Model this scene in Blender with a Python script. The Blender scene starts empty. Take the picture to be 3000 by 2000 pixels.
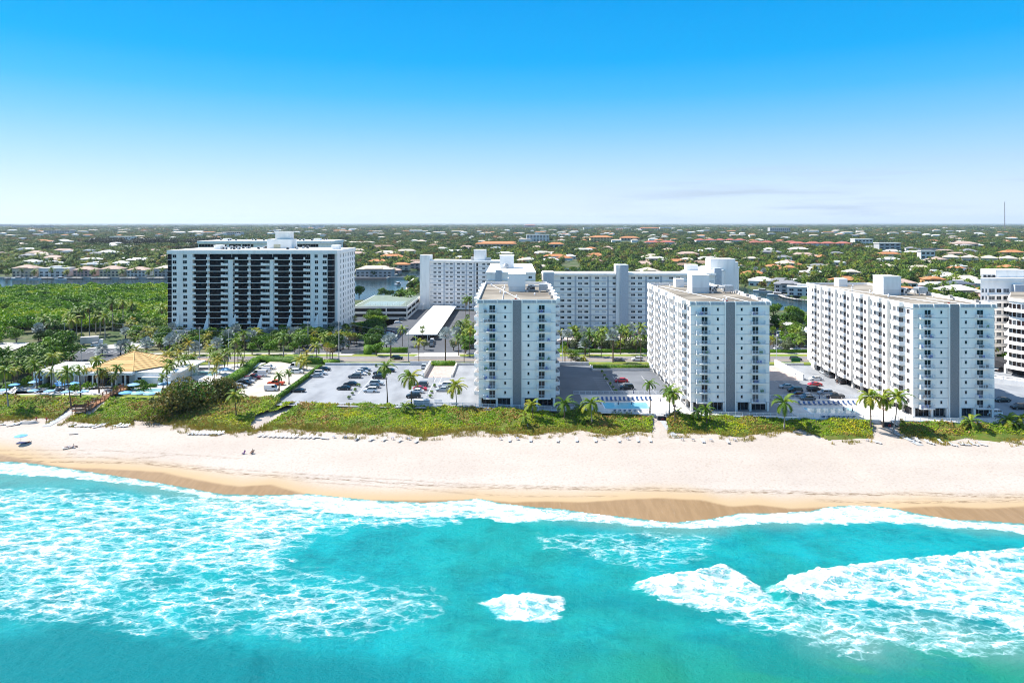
import bpy, bmesh, math, random
import numpy as np
from mathutils import Vector, Matrix, Euler
SC = bpy.context.scene
R = math.radians
rnd = random.Random(7)
# ------------------------------------------------------------ camera, sky, sun, exposure
cam_data = bpy.data.cameras.new('camera')
cam = bpy.data.objects.new('camera', cam_data)
SC.collection.objects.link(cam)
cam.location = (0, 0, 60)
cam.rotation_euler = (R(90), 0, 0)
cam_data.lens = 24
cam_data.sensor_width = 36
cam_data.shift_y = -346 / 3000
cam_data.clip_start = 1
cam_data.clip_end = 200000
SC.camera = cam
SUN_DIR = Vector((-23, 8.5, 31.5)).normalized()       # towards the sun
SUN_EL = math.asin(SUN_DIR.z)
SUN_AZ = math.atan2(SUN_DIR.x, SUN_DIR.y)
world = bpy.data.worlds.new('World')
SC.world = world
world.use_nodes = True
wn, wl = world.node_tree.nodes, world.node_tree.links
wn.clear()
sky = wn.new('ShaderNodeTexSky')
sky.sky_type = 'NISHITA'
sky.sun_disc = False
sky.sun_elevation = SUN_EL
sky.sun_rotation = SUN_AZ
sky.altitude = 0
sky.air_density = 1.0
sky.dust_density = 0.6
sky.ozone_density = 2.0
tc = wn.new('ShaderNodeTexCoord')
sep = wn.new('ShaderNodeSeparateXYZ')
wl.new(tc.outputs['Generated'], sep.inputs[0])
ramp = wn.new('ShaderNodeValToRGB')
ramp.color_ramp.interpolation = 'LINEAR'
els = ramp.color_ramp.elements
els[0].position = 0.0; els[0].color = (0.53, 0.60, 0.675, 1)
els[1].position = 1.0; els[1].color = (0.304, 0.464, 0.736, 1)
for p, c in ((0.045, (0.42, 0.53, 0.655, 1)), (0.09, (0.28, 0.47, 0.66, 1)), (0.135, (0.15, 0.41, 0.67, 1)), (0.18, (0.05, 0.355, 0.68, 1)), (0.23, (0.004, 0.305, 0.68, 1)), (0.31, (0.0, 0.262, 0.66, 1)), (0.40, (0.02, 0.25, 0.63, 1)), (0.60, (0.192, 0.368, 0.672, 1))):
 e = els.new(p); e.color = c
wl.new(sep.outputs['Z'], ramp.inputs['Fac'])
bw = wn.new('ShaderNodeRGBToBW')
wl.new(sky.outputs[0], bw.inputs[0])
flat = wn.new('ShaderNodeMapRange')
flat.inputs['From Min'].default_value = 0; flat.inputs['From Max'].default_value = 60
flat.inputs['To Min'].default_value = 5.6; flat.inputs['To Max'].default_value = 24
wl.new(bw.outputs[0], flat.inputs['Value'])
mp = wn.new('ShaderNodeMapping'); mp.inputs['Scale'].default_value = (2.2, 1, 30)
nz = wn.new('ShaderNodeTexNoise'); nz.inputs['Scale'].default_value = 2.2; nz.inputs['Detail'].default_value = 6
wl.new(tc.outputs['Generated'], mp.inputs[0]); wl.new(mp.outputs[0], nz.inputs['Vector'])
band = wn.new('ShaderNodeMapRange'); band.interpolation_type = 'SMOOTHSTEP'
band.inputs['From Min'].default_value = 0.10; band.inputs['From Max'].default_value = 0.03
wl.new(sep.outputs['Z'], band.inputs['Value'])
nr = wn.new('ShaderNodeMapRange'); nr.interpolation_type = 'SMOOTHSTEP'
nr.inputs['From Min'].default_value = 0.44; nr.inputs['From Max'].default_value = 0.68
wl.new(nz.outputs['Fac'], nr.inputs['Value'])
mm = wn.new('ShaderNodeMath'); mm.operation = 'MULTIPLY'
wl.new(band.outputs[0], mm.inputs[0]); wl.new(nr.outputs[0], mm.inputs[1])
mm2 = wn.new('ShaderNodeMath'); mm2.operation = 'MULTIPLY'; mm2.inputs[1].default_value = 0.95
xm = wn.new('ShaderNodeMapRange'); xm.interpolation_type = 'SMOOTHSTEP'; xm.inputs['From Min'].default_value = 0.02; xm.inputs['From Max'].default_value = 0.35
wl.new(sep.outputs['X'], xm.inputs['Value'])
xmm = wn.new('ShaderNodeMath'); xmm.operation = 'MULTIPLY'; wl.new(mm.outputs[0], xmm.inputs[0]); wl.new(xm.outputs[0], xmm.inputs[1])
wl.new(xmm.outputs[0], mm2.inputs[0])
cmix = wn.new('ShaderNodeMix'); cmix.data_type = 'RGBA'
cmix.inputs['B'].default_value = (0.34, 0.42, 0.52, 1)
wl.new(mm2.outputs[0], cmix.inputs['Factor']); wl.new(ramp.outputs[0], cmix.inputs['A'])
mul = wn.new('ShaderNodeVectorMath'); mul.operation = 'SCALE'
wl.new(cmix.outputs['Result'], mul.inputs[0]); wl.new(flat.outputs[0], mul.inputs['Scale'])
bg = wn.new('ShaderNodeBackground'); bg.inputs['Strength'].default_value = 0.074
wl.new(mul.outputs[0], bg.inputs['Color'])
wo = wn.new('ShaderNodeOutputWorld'); wl.new(bg.outputs[0], wo.inputs[0])
sd = bpy.data.lights.new('sun', 'SUN'); sd.energy = 3.35; sd.angle = R(0.5); sd.color = (1.0, 0.955, 0.89)
so = bpy.data.objects.new('sun', sd); SC.collection.objects.link(so)
so.rotation_euler = SUN_DIR.to_track_quat('Z', 'Y').to_euler()
so.location = (-200, 0, 300)
SC.view_settings.view_transform = 'Standard'
SC.view_settings.look = 'None'
SC.view_settings.gamma = 1
SC.view_settings.use_curve_mapping = False
SC.view_settings.exposure = 1.6
SC.cycles.max_bounces = 5
SC.cycles.diffuse_bounces = 3
SC.cycles.glossy_bounces = 2
SC.cycles.transparent_max_bounces = 8
SC.cycles.volume_bounces = 0
SC.cycles.use_denoising = True
SC.cycles.pixel_filter_type = 'BLACKMAN_HARRIS'
SC.cycles.filter_width = 1.05
# ------------------------------------------------------------ helpers
DZ = 4.5                       # level of the decks
F = 2000.0                     # focal length in photo pixels
def P(px, py, z=DZ):
 Y = (60 - z) * F / (py - 654)
 return Vector(((px - 1500) / F * Y, Y, z))
TILE = dict(a=(0, 620), b=(450, 620), c=(950, 620), d=(1350, 620), e=(1850, 620), f=(2400, 620),
   g=(0, 940), h=(500, 940), i=(1000, 940), j=(1500, 940), k=(2000, 940), l=(2400, 940))
def T(t, x, y, z=DZ):
 ox, oy = TILE[t]
 return P(ox + x / 3.92, oy + y / 3.92, z)
MATS = {}
def nodes_of(m):
 m.use_nodes = True
 nt = m.node_tree
 return nt, nt.nodes, nt.links, nt.nodes['Principled BSDF']
def mat(name, c1, c2=None, scale=1.0, rough=0.8, detail=4, bump=0.0, spec=0.3, metal=0.0, lo=0.35, hi=0.65, obj_rand=0.0, stretch=(1, 1, 1), bscale=None, local=False):
 if name in MATS: return MATS[name]
 m = bpy.data.materials.new(name)
 nt, N, L, b = nodes_of(m)
 b.inputs['Roughness'].default_value = rough
 b.inputs['Specular IOR Level'].default_value = spec
 b.inputs['Metallic'].default_value = metal
 b.inputs['Base Color'].default_value = (*c1, 1)
 if c2 is None: c2 = tuple(x * 0.86 for x in c1)
 if local:
  co = N.new('ShaderNodeTexCoord'); src = co.outputs['Object']
 else:
  co = N.new('ShaderNodeNewGeometry'); src = co.outputs['Position']
 mpg = N.new('ShaderNodeMapping'); mpg.inputs['Scale'].default_value = stretch
 L.new(src, mpg.inputs[0])
 n = N.new('ShaderNodeTexNoise'); n.inputs['Scale'].default_value = scale; n.inputs['Detail'].default_value = detail
 L.new(mpg.outputs[0], n.inputs['Vector'])
 mr = N.new('ShaderNodeMapRange'); mr.inputs['From Min'].default_value = lo; mr.inputs['From Max'].default_value = hi
 L.new(n.outputs['Fac'], mr.inputs['Value'])
 mx = N.new('ShaderNodeMix'); mx.data_type = 'RGBA'
 mx.inputs['A'].default_value = (*c1, 1); mx.inputs['B'].default_value = (*c2, 1)
 L.new(mr.outputs[0], mx.inputs['Factor'])
 out = mx.outputs['Result']
 if obj_rand:
  oi = N.new('ShaderNodeObjectInfo')
  m2 = N.new('ShaderNodeMapRange'); m2.inputs['To Min'].default_value = 1 - obj_rand; m2.inputs['To Max'].default_value = 1 + obj_rand
  L.new(oi.outputs['Random'], m2.inputs['Value'])
  sc_ = N.new('ShaderNodeVectorMath'); sc_.operation = 'SCALE'
  L.new(out, sc_.inputs[0]); L.new(m2.outputs[0], sc_.inputs['Scale'])
  out = sc_.outputs[0]
 L.new(out, b.inputs['Base Color'])
 if bump:
  bp = N.new('ShaderNodeBump'); bp.inputs['Strength'].default_value = bump; bp.inputs['Distance'].default_value = 0.05
  n2 = N.new('ShaderNodeTexNoise'); n2.inputs['Scale'].default_value = bscale or scale * 6; n2.inputs['Detail'].default_value = 3
  L.new(src, n2.inputs['Vector'])
  L.new(n2.outputs['Fac'], bp.inputs['Height']); L.new(bp.outputs[0], b.inputs['Normal'])
 MATS[name] = m
 return m
def leafmat(name, stops, scale=0.12, trans=0.25, rand=0.35, hue_scale=None, rough=0.55):
 """foliage: base colour picked along a ramp by noise on place and by the plant's own random value"""
 if name in MATS: return MATS[name]
 m = bpy.data.materials.new(name)
 nt, N, L, b = nodes_of(m)
 b.inputs['Roughness'].default_value = rough
 b.inputs['Specular IOR Level'].default_value = 0.25
 g = N.new('ShaderNodeNewGeometry')
 n = N.new('ShaderNodeTexNoise'); n.inputs['Scale'].default_value = scale; n.inputs['Detail'].default_value = 5; n.inputs['Roughness'].default_value = 0.6
 L.new(g.outputs['Position'], n.inputs['Vector'])
 n2 = N.new('ShaderNodeTexNoise'); n2.inputs['Scale'].default_value = 2.3; n2.inputs['Detail'].default_value = 2
 L.new(g.outputs['Position'], n2.inputs['Vector'])
 oi = N.new('ShaderNodeObjectInfo')
 a = N.new('ShaderNodeMath'); a.operation = 'MULTIPLY_ADD'; a.inputs[1].default_value = rand
 L.new(oi.outputs['Random'], a.inputs[0])
 mr = N.new('ShaderNodeMapRange'); mr.inputs['From Min'].default_value = 0.3; mr.inputs['From Max'].default_value = 0.7
 mr.inputs['To Min'].default_value = -rand * 0.5; mr.inputs['To Max'].default_value = 1 - rand * 0.5
 L.new(n.outputs['Fac'], mr.inputs['Value']); L.new(mr.outputs[0], a.inputs[2])
 a2 = N.new('ShaderNodeMath'); a2.operation = 'MULTIPLY_ADD'; a2.inputs[1].default_value = 0.5
 L.new(n2.outputs['Fac'], a2.inputs[0]); L.new(a.outputs[0], a2.inputs[2])
 a3 = N.new('ShaderNodeMath'); a3.operation = 'SUBTRACT'; a3.inputs[1].default_value = 0.25
 L.new(a2.outputs[0], a3.inputs[0])
 rp = N.new('ShaderNodeValToRGB'); E = rp.color_ramp.elements
 E[0].position = 0; E[0].color = (*stops[0], 1); E[1].position = 1; E[1].color = (*stops[-1], 1)
 for i, s in enumerate(stops[1:-1]):
  e = E.new((i + 1) / (len(stops) - 1)); e.color = (*s, 1)
 L.new(a3.outputs[0], rp.inputs['Fac'])
 L.new(rp.outputs[0], b.inputs['Base Color'])
 tr = N.new('ShaderNodeBsdfTranslucent'); L.new(rp.outputs[0], tr.inputs[0])
 ms = N.new('ShaderNodeMixShader'); ms.inputs[0].default_value = trans
 L.new(b.outputs[0], ms.inputs[1]); L.new(tr.outputs[0], ms.inputs[2])
 L.new(ms.outputs[0], N['Material Output'].inputs['Surface'])
 MATS[name] = m
 return m
class MB:
 """collects faces, builds one mesh"""
 def __init__(s): s.v = []; s.f = []; s.m = []
 def quad(s, a, b, c, d, m=0):
  i = len(s.v); s.v += [tuple(a), tuple(b), tuple(c), tuple(d)]; s.f.append((i, i + 1, i + 2, i + 3)); s.m.append(m)
 def tri(s, a, b, c, m=0):
  i = len(s.v); s.v += [tuple(a), tuple(b), tuple(c)]; s.f.append((i, i + 1, i + 2)); s.m.append(m)
 def poly(s, pts, m=0):
  i = len(s.v); s.v += [tuple(p) for p in pts]; s.f.append(tuple(range(i, i + len(pts)))); s.m.append(m)
 def box(s, x0, x1, y0, y1, z0, z1, m=0, skip=''):
  i = len(s.v)
  s.v += [(x0, y0, z0), (x1, y0, z0), (x1, y1, z0), (x0, y1, z0), (x0, y0, z1), (x1, y0, z1), (x1, y1, z1), (x0, y1, z1)]
  fs = dict(b=(3, 2, 1, 0), t=(4, 5, 6, 7), f=(0, 1, 5, 4), r=(1, 2, 6, 5), k=(2, 3, 7, 6), l=(3, 0, 4, 7))
  for k, q in fs.items():
   if k not in skip: s.f.append(tuple(i + j for j in q)); s.m.append(m)
 def prism(s, pts, z0, z1, m=0, mt=None):
  n = len(pts); i = len(s.v)
  s.v += [(p[0], p[1], z0) for p in pts] + [(p[0], p[1], z1) for p in pts]
  for k in range(n):
   j = (k + 1) % n
   s.f.append((i + k, i + j, i + n + j, i + n + k)); s.m.append(m)
  s.f.append(tuple(i + n + k for k in range(n))); s.m.append(m if mt is None else mt)
  s.f.append(tuple(i + k for k in reversed(range(n)))); s.m.append(m)
 def bar(s, a, b, r, n=5, m=0, r2=None, cap=True):
  a = Vector(a); b = Vector(b); d = b - a
  if d.length < 1e-6: return
  q = d.to_track_quat('Z', 'Y'); r2 = r if r2 is None else r2; i = len(s.v)
  for k in range(n):
   t = 2 * math.pi * k / n; s.v.append(tuple(a + q @ Vector((r * math.cos(t), r * math.sin(t), 0))))
  for k in range(n):
   t = 2 * math.pi * k / n; s.v.append(tuple(b + q @ Vector((r2 * math.cos(t), r2 * math.sin(t), 0))))
  for k in range(n):
   j = (k + 1) % n; s.f.append((i + k, i + j, i + n + j, i + n + k)); s.m.append(m)
  if cap:
   s.f.append(tuple(i + n + k for k in range(n))); s.m.append(m)
   s.f.append(tuple(i + k for k in reversed(range(n)))); s.m.append(m)
 def mesh(s, name, mats, smooth=False):
  me = bpy.data.meshes.new(name)
  me.from_pydata(s.v, [], s.f)
  for m in (mats if isinstance(mats, (list, tuple)) else [mats]): me.materials.append(m)
  me.polygons.foreach_set('material_index', s.m)
  if smooth: me.polygons.foreach_set('use_smooth', [True] * len(s.f))
  me.update()
  return me
COL = SC.collection
def obj(name, mesh, parent=None, loc=(0, 0, 0), rz=0.0, scale=None, rot=None):
 o = bpy.data.objects.new(name, mesh)
 COL.objects.link(o)
 o.location = loc
 o.rotation_euler = rot if rot else (0, 0, rz)
 if scale is not None: o.scale = scale if hasattr(scale, '__len__') else (scale,) * 3
 if parent is not None: o.parent = parent
 return o
def tag(o, label, cat, group=None):
 o['label'] = label; o['category'] = cat
 if group: o['group'] = group
 return o
def thing(name, label, cat, loc=(0, 0, 0), rz=0.0, group=None, scale=None):
 return tag(obj(name, None, None, loc, rz, scale), label, cat, group)
def kind(o, k): o['kind'] = k; return o
def npmesh(name, V, Fq, mats, smooth=True, attrs=None):
 me = bpy.data.meshes.new(name)
 V = np.asarray(V, np.float32); Fq = np.asarray(Fq, np.int32)
 me.vertices.add(len(V)); me.vertices.foreach_set('co', V.ravel())
 k = Fq.shape[1]
 me.loops.add(Fq.size); me.loops.foreach_set('vertex_index', Fq.ravel())
 me.polygons.add(len(Fq)); me.polygons.foreach_set('loop_start', np.arange(0, Fq.size, k, dtype=np.int32))
 me.polygons.foreach_set('loop_total', np.full(len(Fq), k, np.int32))
 me.update(calc_edges=True)
 me.validate()
 for m in (mats if isinstance(mats, (list, tuple)) else [mats]): me.materials.append(m)
 if smooth: me.polygons.foreach_set('use_smooth', np.ones(len(Fq), bool))
 for n, a in (attrs or {}).items():
  at = me.attributes.new(n, 'FLOAT', 'POINT'); at.data.foreach_set('value', np.asarray(a, np.float32).ravel())
 return me
def grid_faces(nx, ny):
 i = np.arange(nx - 1)[None, :] + np.arange(ny - 1)[:, None] * nx
 return np.stack([i, i + 1, i + 1 + nx, i + nx], -1).reshape(-1, 4)
def sstep(a, b, x):
 t = np.clip((x - a) / (b - a), 0, 1); return t * t * (3 - 2 * t)
def inside(poly, X, Y):
 r = np.zeros(X.shape, bool); n = len(poly)
 for i in range(n):
  x1, y1 = poly[i][0], poly[i][1]; x2, y2 = poly[(i + 1) % n][0], poly[(i + 1) % n][1]
  if y1 == y2: continue
  c = ((y1 > Y) != (y2 > Y)) & (X < (x2 - x1) * (Y - y1) / (y2 - y1) + x1)
  r ^= c
 return r
def dist_line(pts, X, Y, closed=False):
 d = np.full(X.shape, 1e9)
 n = len(pts)
 for i in range(n if closed else n - 1):
  x1, y1 = pts[i][0], pts[i][1]; x2, y2 = pts[(i + 1) % n][0], pts[(i + 1) % n][1]
  dx, dy = x2 - x1, y2 - y1; q = dx * dx + dy * dy + 1e-9
  t = np.clip(((X - x1) * dx + (Y - y1) * dy) / q, 0, 1)
  d = np.minimum(d, np.hypot(X - x1 - t * dx, Y - y1 - t * dy))
 return d
_rg = np.random.RandomState(3)
def vnoise(X, Y, s, seed=0):
 """smooth value noise in 0..1"""
 rg = np.random.RandomState(seed + 11); tab = rg.rand(256, 256)
 x = X / s; y = Y / s; xi = np.floor(x).astype(int); yi = np.floor(y).astype(int)
 fx = x - xi; fy = y - yi; fx = fx * fx * (3 - 2 * fx); fy = fy * fy * (3 - 2 * fy)
 g = lambda a, b: tab[a % 256, b % 256]
 return (g(xi, yi) * (1 - fx) + g(xi + 1, yi) * fx) * (1 - fy) + (g(xi, yi + 1) * (1 - fx) + g(xi + 1, yi + 1) * fx) * fy
def fbm(X, Y, s, seed=0, o=4):
 r = 0; a = 0.5; t = 0
 for k in range(o): r = r + a * vnoise(X, Y, s / 2 ** k, seed + k); t += a; a *= 0.55
 return r / t
SHORE = [(-400, 1290), (0, 1350), (120, 1362), (200, 1374), (430, 1410), (640, 1448), (760, 1452), (860, 1450), (900, 1448), (980, 1456), (1080, 1466), (1240, 1474), (1340, 1468), (1400, 1462), (1470, 1476), (1560, 1486), (1640, 1492), (1720, 1504), (1860, 1520), (1970, 1533), (2080, 1522), (2170, 1505), (2260, 1505), (2380, 1498), (2430, 1486), (2500, 1482), (2600, 1487), (2660, 1500), (2720, 1512), (2800, 1524), (2900, 1528), (3000, 1535), (3400, 1545)]
WETL = [(-400, 1250), (0, 1330), (200, 1366), (290, 1370), (480, 1386), (600, 1410), (700, 1425), (790, 1420), (900, 1444), (1000, 1458), (1250, 1462), (1400, 1458), (1500, 1467), (1600, 1468), (1700, 1470), (1830, 1466), (1950, 1463), (2060, 1468), (2140, 1482), (2220, 1478), (2320, 1488), (2430, 1480), (2600, 1484), (2760, 1484), (2900, 1490), (3000, 1486), (3400, 1490)]
TOE = [(-400, 1225), (0, 1234), (130, 1228), (210, 1238), (330, 1248), (420, 1242), (500, 1245), (560, 1262), (700, 1268), (760, 1262), (830, 1262), (960, 1268), (1050, 1276), (1150, 1270), (1250, 1280), (1400, 1268), (1500, 1270), (1580, 1276), (1700, 1262), (1790, 1278), (1860, 1264), (1925, 1272), (2060, 1270), (2170, 1283), (2270, 1265), (2350, 1264), (2430, 1292), (2560, 1285), (2640, 1270), (2760, 1296), (2850, 1288), (2930, 1298), (3000, 1287), (3400, 1300)]
WALL = [(-400, 1168), (0, 1172), (230, 1174), (360, 1179), (460, 1184), (540, 1180), (640, 1172), (790, 1172), (870, 1180), (1200, 1187), (1400, 1193), (1500, 1200), (1760, 1205), (1900, 1213), (2180, 1220), (2500, 1229), (2622, 1232), (2936, 1242), (3000, 1244), (3400, 1256)]
shoreW = [P(x, y, 0) for x, y in SHORE]; wetW = [P(x, y, 0.35) for x, y in WETL]
toeW = [P(x, y, 2.2) for x, y in TOE]; wallW = [P(x, y, DZ) for x, y in WALL]
def along(pts, X):
 xs = [p[0] for p in pts]; ys = [p[1] for p in pts]; return np.interp(X, xs, ys)
LANDBACK = 268.0
WATERS = dict(
 left=[(-900, 610), (-900, 722), (-100, 722), (-100, 610)],
 basin=[P(x, y, 1.2)[:2] for x, y in [(880, 823), (1132, 820), (1168, 805), (1155, 797), (1245, 790), (1245, 845), (1190, 850), (1205, 872), (1150, 884), (1020, 884), (880, 884)]],
 right=[P(x, y, 1.2)[:2] for x, y in [(2150, 836), (2235, 852), (2300, 862), (2370, 880), (2500, 902), (2500, 930), (2260, 913), (2225, 898), (2120, 870)]],
 mid=[P(x, y, 1.2)[:2] for x, y in [(1655, 762), (1692, 762), (1704, 805), (1640, 805)]],
 far=[P(x, y, 1.2)[:2] for x, y in [(2680, 760), (2760, 758), (2765, 772), (2690, 774)]])
def height(X, Y):
 """terrain height"""
 X = np.asarray(X, float); Y = np.asarray(Y, float)
 s = along(shoreW, X); t = along(toeW, X); w = along(wallW, X)
 h = np.where(Y < s, -(s - Y) * 0.09, 0)
 u = np.clip((Y - s) / np.maximum(t - s, 1), 0, 1)
 h = np.where((Y >= s) & (Y < t), 2.2 * (1 - (1 - u) ** 1.6), h)
 u2 = np.clip((Y - t) / np.maximum(w - t, 1), 0, 1)
 top = np.where(X > -72, 3.4, DZ)
 h = np.where((Y >= t) & (Y < w), 2.2 + (top - 2.2) * sstep(0, 1, u2), h)
 h = np.where(Y >= w, DZ, h)
 h = np.where(Y > LANDBACK, DZ + (3.0 - DZ) * sstep(LANDBACK, LANDBACK + 8, Y), h)
 return h
def gz(x, y): return float(height(np.array([x]), np.array([y]))[0])
def PG(px, py, z0=DZ):
 """the ground point under a pixel"""
 z = z0
 for _ in range(12):
  p = P(px, py, z); z = 0.5 * z + 0.5 * gz(p.x, p.y)
 p = P(px, py, z); p.z = gz(p.x, p.y); return p
def TG(t, x, y, z0=DZ):
 ox, oy = TILE[t]; return PG(ox + x / 3.92, oy + y / 3.92, z0)
ORD = 'first second third fourth fifth sixth seventh eighth ninth tenth eleventh twelfth thirteenth fourteenth fifteenth sixteenth seventeenth eighteenth nineteenth twentieth'.split()
TENS = {2: 'twenty', 3: 'thirty', 4: 'forty', 5: 'fifty', 6: 'sixty', 7: 'seventy', 8: 'eighty', 9: 'ninety'}
TENTH = {2: 'twentieth', 3: 'thirtieth', 4: 'fortieth', 5: 'fiftieth', 6: 'sixtieth', 7: 'seventieth', 8: 'eightieth', 9: 'ninetieth'}
def ordinal(n):
 if n <= 20: return ORD[n - 1]
 if n < 100:
  a, b = divmod(n, 10)
  return TENTH[a] if b == 0 else TENS[a] + '-' + ORD[b - 1]
 a, b = divmod(n, 100)
 pre = 'hundred' if a == 1 else ordinal_card(a) + ' hundred'
 return pre + 'th' if b == 0 else pre + ' and ' + ordinal(b)
def ordinal_card(a): return ['zero', 'one', 'two', 'three', 'four', 'five'][a]
RANK = {}
def ranked(o, template, key=None):
 """label filled in at the end: {o} becomes the place in the row, counted along the picture"""
 RANK.setdefault(template, []).append((o, key)); o['label'] = template; return o
def finish_ranks():
 for t, L in RANK.items():
  def k(e):
   o, key = e
   return key if key is not None else o.location.x / o.location.y
  L.sort(key=k)
  for i, (o, _) in enumerate(L):
   o['label'] = t.replace('{o}', ordinal(i + 1)) if len(L) > 1 else t.replace('{o} ', '')
# ------------------------------------------------------------ ground, beach, sea, inland water
def spaced(a, b, step, outa, outb, n=26):
 core = np.arange(a, b + step * .5, step)
 k = np.linspace(0, 1, n + 1)[1:]
 lo = a - step * (np.exp(k * math.log((a - outa) / step + 1)) - 1)
 hi = b + step * (np.exp(k * math.log((outb - b) / step + 1)) - 1)
 return np.concatenate([lo[::-1], core, hi])
def sand_material():
 m = bpy.data.materials.new('sand'); nt, N, L, b = nodes_of(m)
 g = N.new('ShaderNodeNewGeometry')
 def attr(n):
  a = N.new('ShaderNodeAttribute'); a.attribute_name = n; return a.outputs['Fac']
 def noise(scale, det=4, st=(1, 1, 1), rough=0.5):
  mpn = N.new('ShaderNodeMapping'); mpn.inputs['Scale'].default_value = st; L.new(g.outputs['Position'], mpn.inputs[0])
  n = N.new('ShaderNodeTexNoise'); n.inputs['Scale'].default_value = scale; n.inputs['Detail'].default_value = det; n.inputs['Roughness'].default_value = rough
  L.new(mpn.outputs[0], n.inputs['Vector']); return n.outputs['Fac']
 def mr(x, a, b_, c=0, d=1):
  r = N.new('ShaderNodeMapRange'); r.interpolation_type = 'SMOOTHSTEP'
  for k, v in zip(('From Min', 'From Max', 'To Min', 'To Max'), (a, b_, c, d)): r.inputs[k].default_value = v
  L.new(x, r.inputs['Value']); return r.outputs[0]
 def mix(f, A, B):
  x = N.new('ShaderNodeMix'); x.data_type = 'RGBA'
  L.new(f, x.inputs['Factor'])
  for k, v in (('A', A), ('B', B)):
   if isinstance(v, tuple): x.inputs[k].default_value = (*v, 1)
   else: L.new(v, x.inputs[k])
  return x.outputs['Result']
 def mul(a, c):
  x = N.new('ShaderNodeMath'); x.operation = 'MULTIPLY'; L.new(a, x.inputs[0])
  if isinstance(c, float): x.inputs[1].default_value = c
  else: L.new(c, x.inputs[1])
  return x.outputs[0]
 dry = mix(mr(noise(0.06, 5, (0.4, 1, 1)), 0.3, 0.7), (0.35, 0.30, 0.258), (0.395, 0.345, 0.302))
 dry = mix(mul(mr(noise(1.6, 5), 0.48, 0.72), 0.45), dry, (0.27, 0.215, 0.17))
 c = mix(attr('damp'), dry, (0.36, 0.26, 0.15))
 wetc = mix(mr(noise(0.5, 6, (1.6, 0.25, 1), 0.6), 0.35, 0.65), (0.25, 0.16, 0.08), (0.215, 0.135, 0.065))
 c = mix(attr('wet'), c, wetc)
 c = mix(mul(attr('wet'), mr(noise(0.9, 7, (1.8, 0.22, 1), 0.7), 0.62, 0.76)), c, (0.34, 0.26, 0.18))
 w = mul(attr('wrack'), mr(noise(1.3, 6, (0.35, 2.2, 1), 0.7), 0.46, 0.58))
 c = mix(w, c, (0.13, 0.085, 0.045))
 vz = N.new('ShaderNodeTexVoronoi'); vz.inputs['Scale'].default_value = 0.9; L.new(g.outputs['Position'], vz.inputs['Vector'])
 L.new(c, b.inputs['Base Color'])
 ro = N.new('ShaderNodeMapRange'); ro.inputs['To Min'].default_value = 0.95; ro.inputs['To Max'].default_value = 0.42; L.new(attr('wet'), ro.inputs['Value']); L.new(ro.outputs[0], b.inputs['Roughness'])
 b.inputs['Specular IOR Level'].default_value = 0.2
 bp = N.new('ShaderNodeBump'); bp.inputs['Distance'].default_value = 0.07; bp.inputs['Strength'].default_value = 0.5
 ad = N.new('ShaderNodeMath'); ad.operation = 'ADD'; L.new(noise(1.1, 6), ad.inputs[0]); L.new(mr(vz.outputs['Distance'], 0, 0.5), ad.inputs[1])
 wr = N.new('ShaderNodeMapRange'); wr.inputs['To Min'].default_value = 0.55; wr.inputs['To Max'].default_value = 0.02; L.new(attr('damp'), wr.inputs['Value']); L.new(wr.outputs[0], bp.inputs['Strength'])
 L.new(ad.outputs[0], bp.inputs['Height']); L.new(bp.outputs[0], b.inputs['Normal'])
 return m
SAND = sand_material()
def px_of(X, Y, Z=0.0):
 return 1500 + F * X / Y, 654 + F * (60 - Z) / Y
def make_beach():
 xs = spaced(-190, 200, 0.9, -3000, 3000, 18)
 ys = np.concatenate([np.arange(112, 206, 0.42), np.arange(206, 240, 0.42)])
 X, Y = np.meshgrid(xs, ys)
 Z = height(X, Y)
 s = along(shoreW, X); t = along(toeW, X); w = along(wallW, X)
 dry = sstep(2, 8, Y - s) * (Y < w)
 Z = Z + dry * 0.16 * (fbm(X, Y, 3.2, 5) - .5) + dry * 0.5 * sstep(t - 5, t - 1, Y) * (fbm(X, Y, 5, 9) - .4)
 px, py = px_of(X, Y, Z)
 sc = np.clip(1 - np.abs(py - 1463 - (px - 2700) * 0.002) / 2.5, 0, 1) * sstep(2540, 2600, px) * (1 - sstep(2760, 2830, px))
 Z = Z - 0.35 * sc
 keep = (Y <= w + 0.25)
 wt = along(wetW, X)
 wet = 1 - sstep(-0.5, 0.5, Y - wt - 0.6 * (fbm(X, Y * 0, 6, 31) - .5))
 damp = 1 - sstep(0, 9, Y - wt + 2.0 * (fbm(X, Y, 14, 40) - .5))
 wr = np.zeros_like(X)
 for pts, wd, a in (([(0, 1336), (400, 1350), (700, 1383), (1000, 1398), (1200, 1412), (1500, 1421), (2000, 1433), (2600, 1439), (3000, 1452)], 0.55, 1.0),
                       ([(0, 1330), (300, 1334), (650, 1370), (900, 1385), (1300, 1408), (1700, 1422), (2200, 1430), (3000, 1444)], 0.35, .8),
                       ([(400, 1344), (900, 1402), (1240, 1424), (1500, 1441), (1800, 1445)], 0.4, .55),
                       ([(2400, 1452), (2700, 1462), (3000, 1459)], 0.5, .9),
                       ([(400, 1340), (450, 1338), (500, 1335)], 0.8, .9),
                       ([(0, 1312), (300, 1318), (700, 1345)], 0.5, .55),
                       ([(0, 1322), (260, 1326)], 0.6, .6)):
  L_ = [P(a_, b_, 1.2) for a_, b_ in pts]
  wr = np.maximum(wr, a * np.exp(-(dist_line(L_, X, Y) / wd) ** 2))
 nx, ny = len(xs), len(ys)
 f = grid_faces(nx, ny)
 kf = keep.ravel()[f].any(1)
 f = f[kf]
 me = npmesh('beach', np.stack([X.ravel(), Y.ravel(), Z.ravel()], 1), f, SAND, attrs=dict(wet=wet, damp=damp, wrack=wr))
 return kind(obj('beach', me), 'structure')
make_beach()
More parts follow.
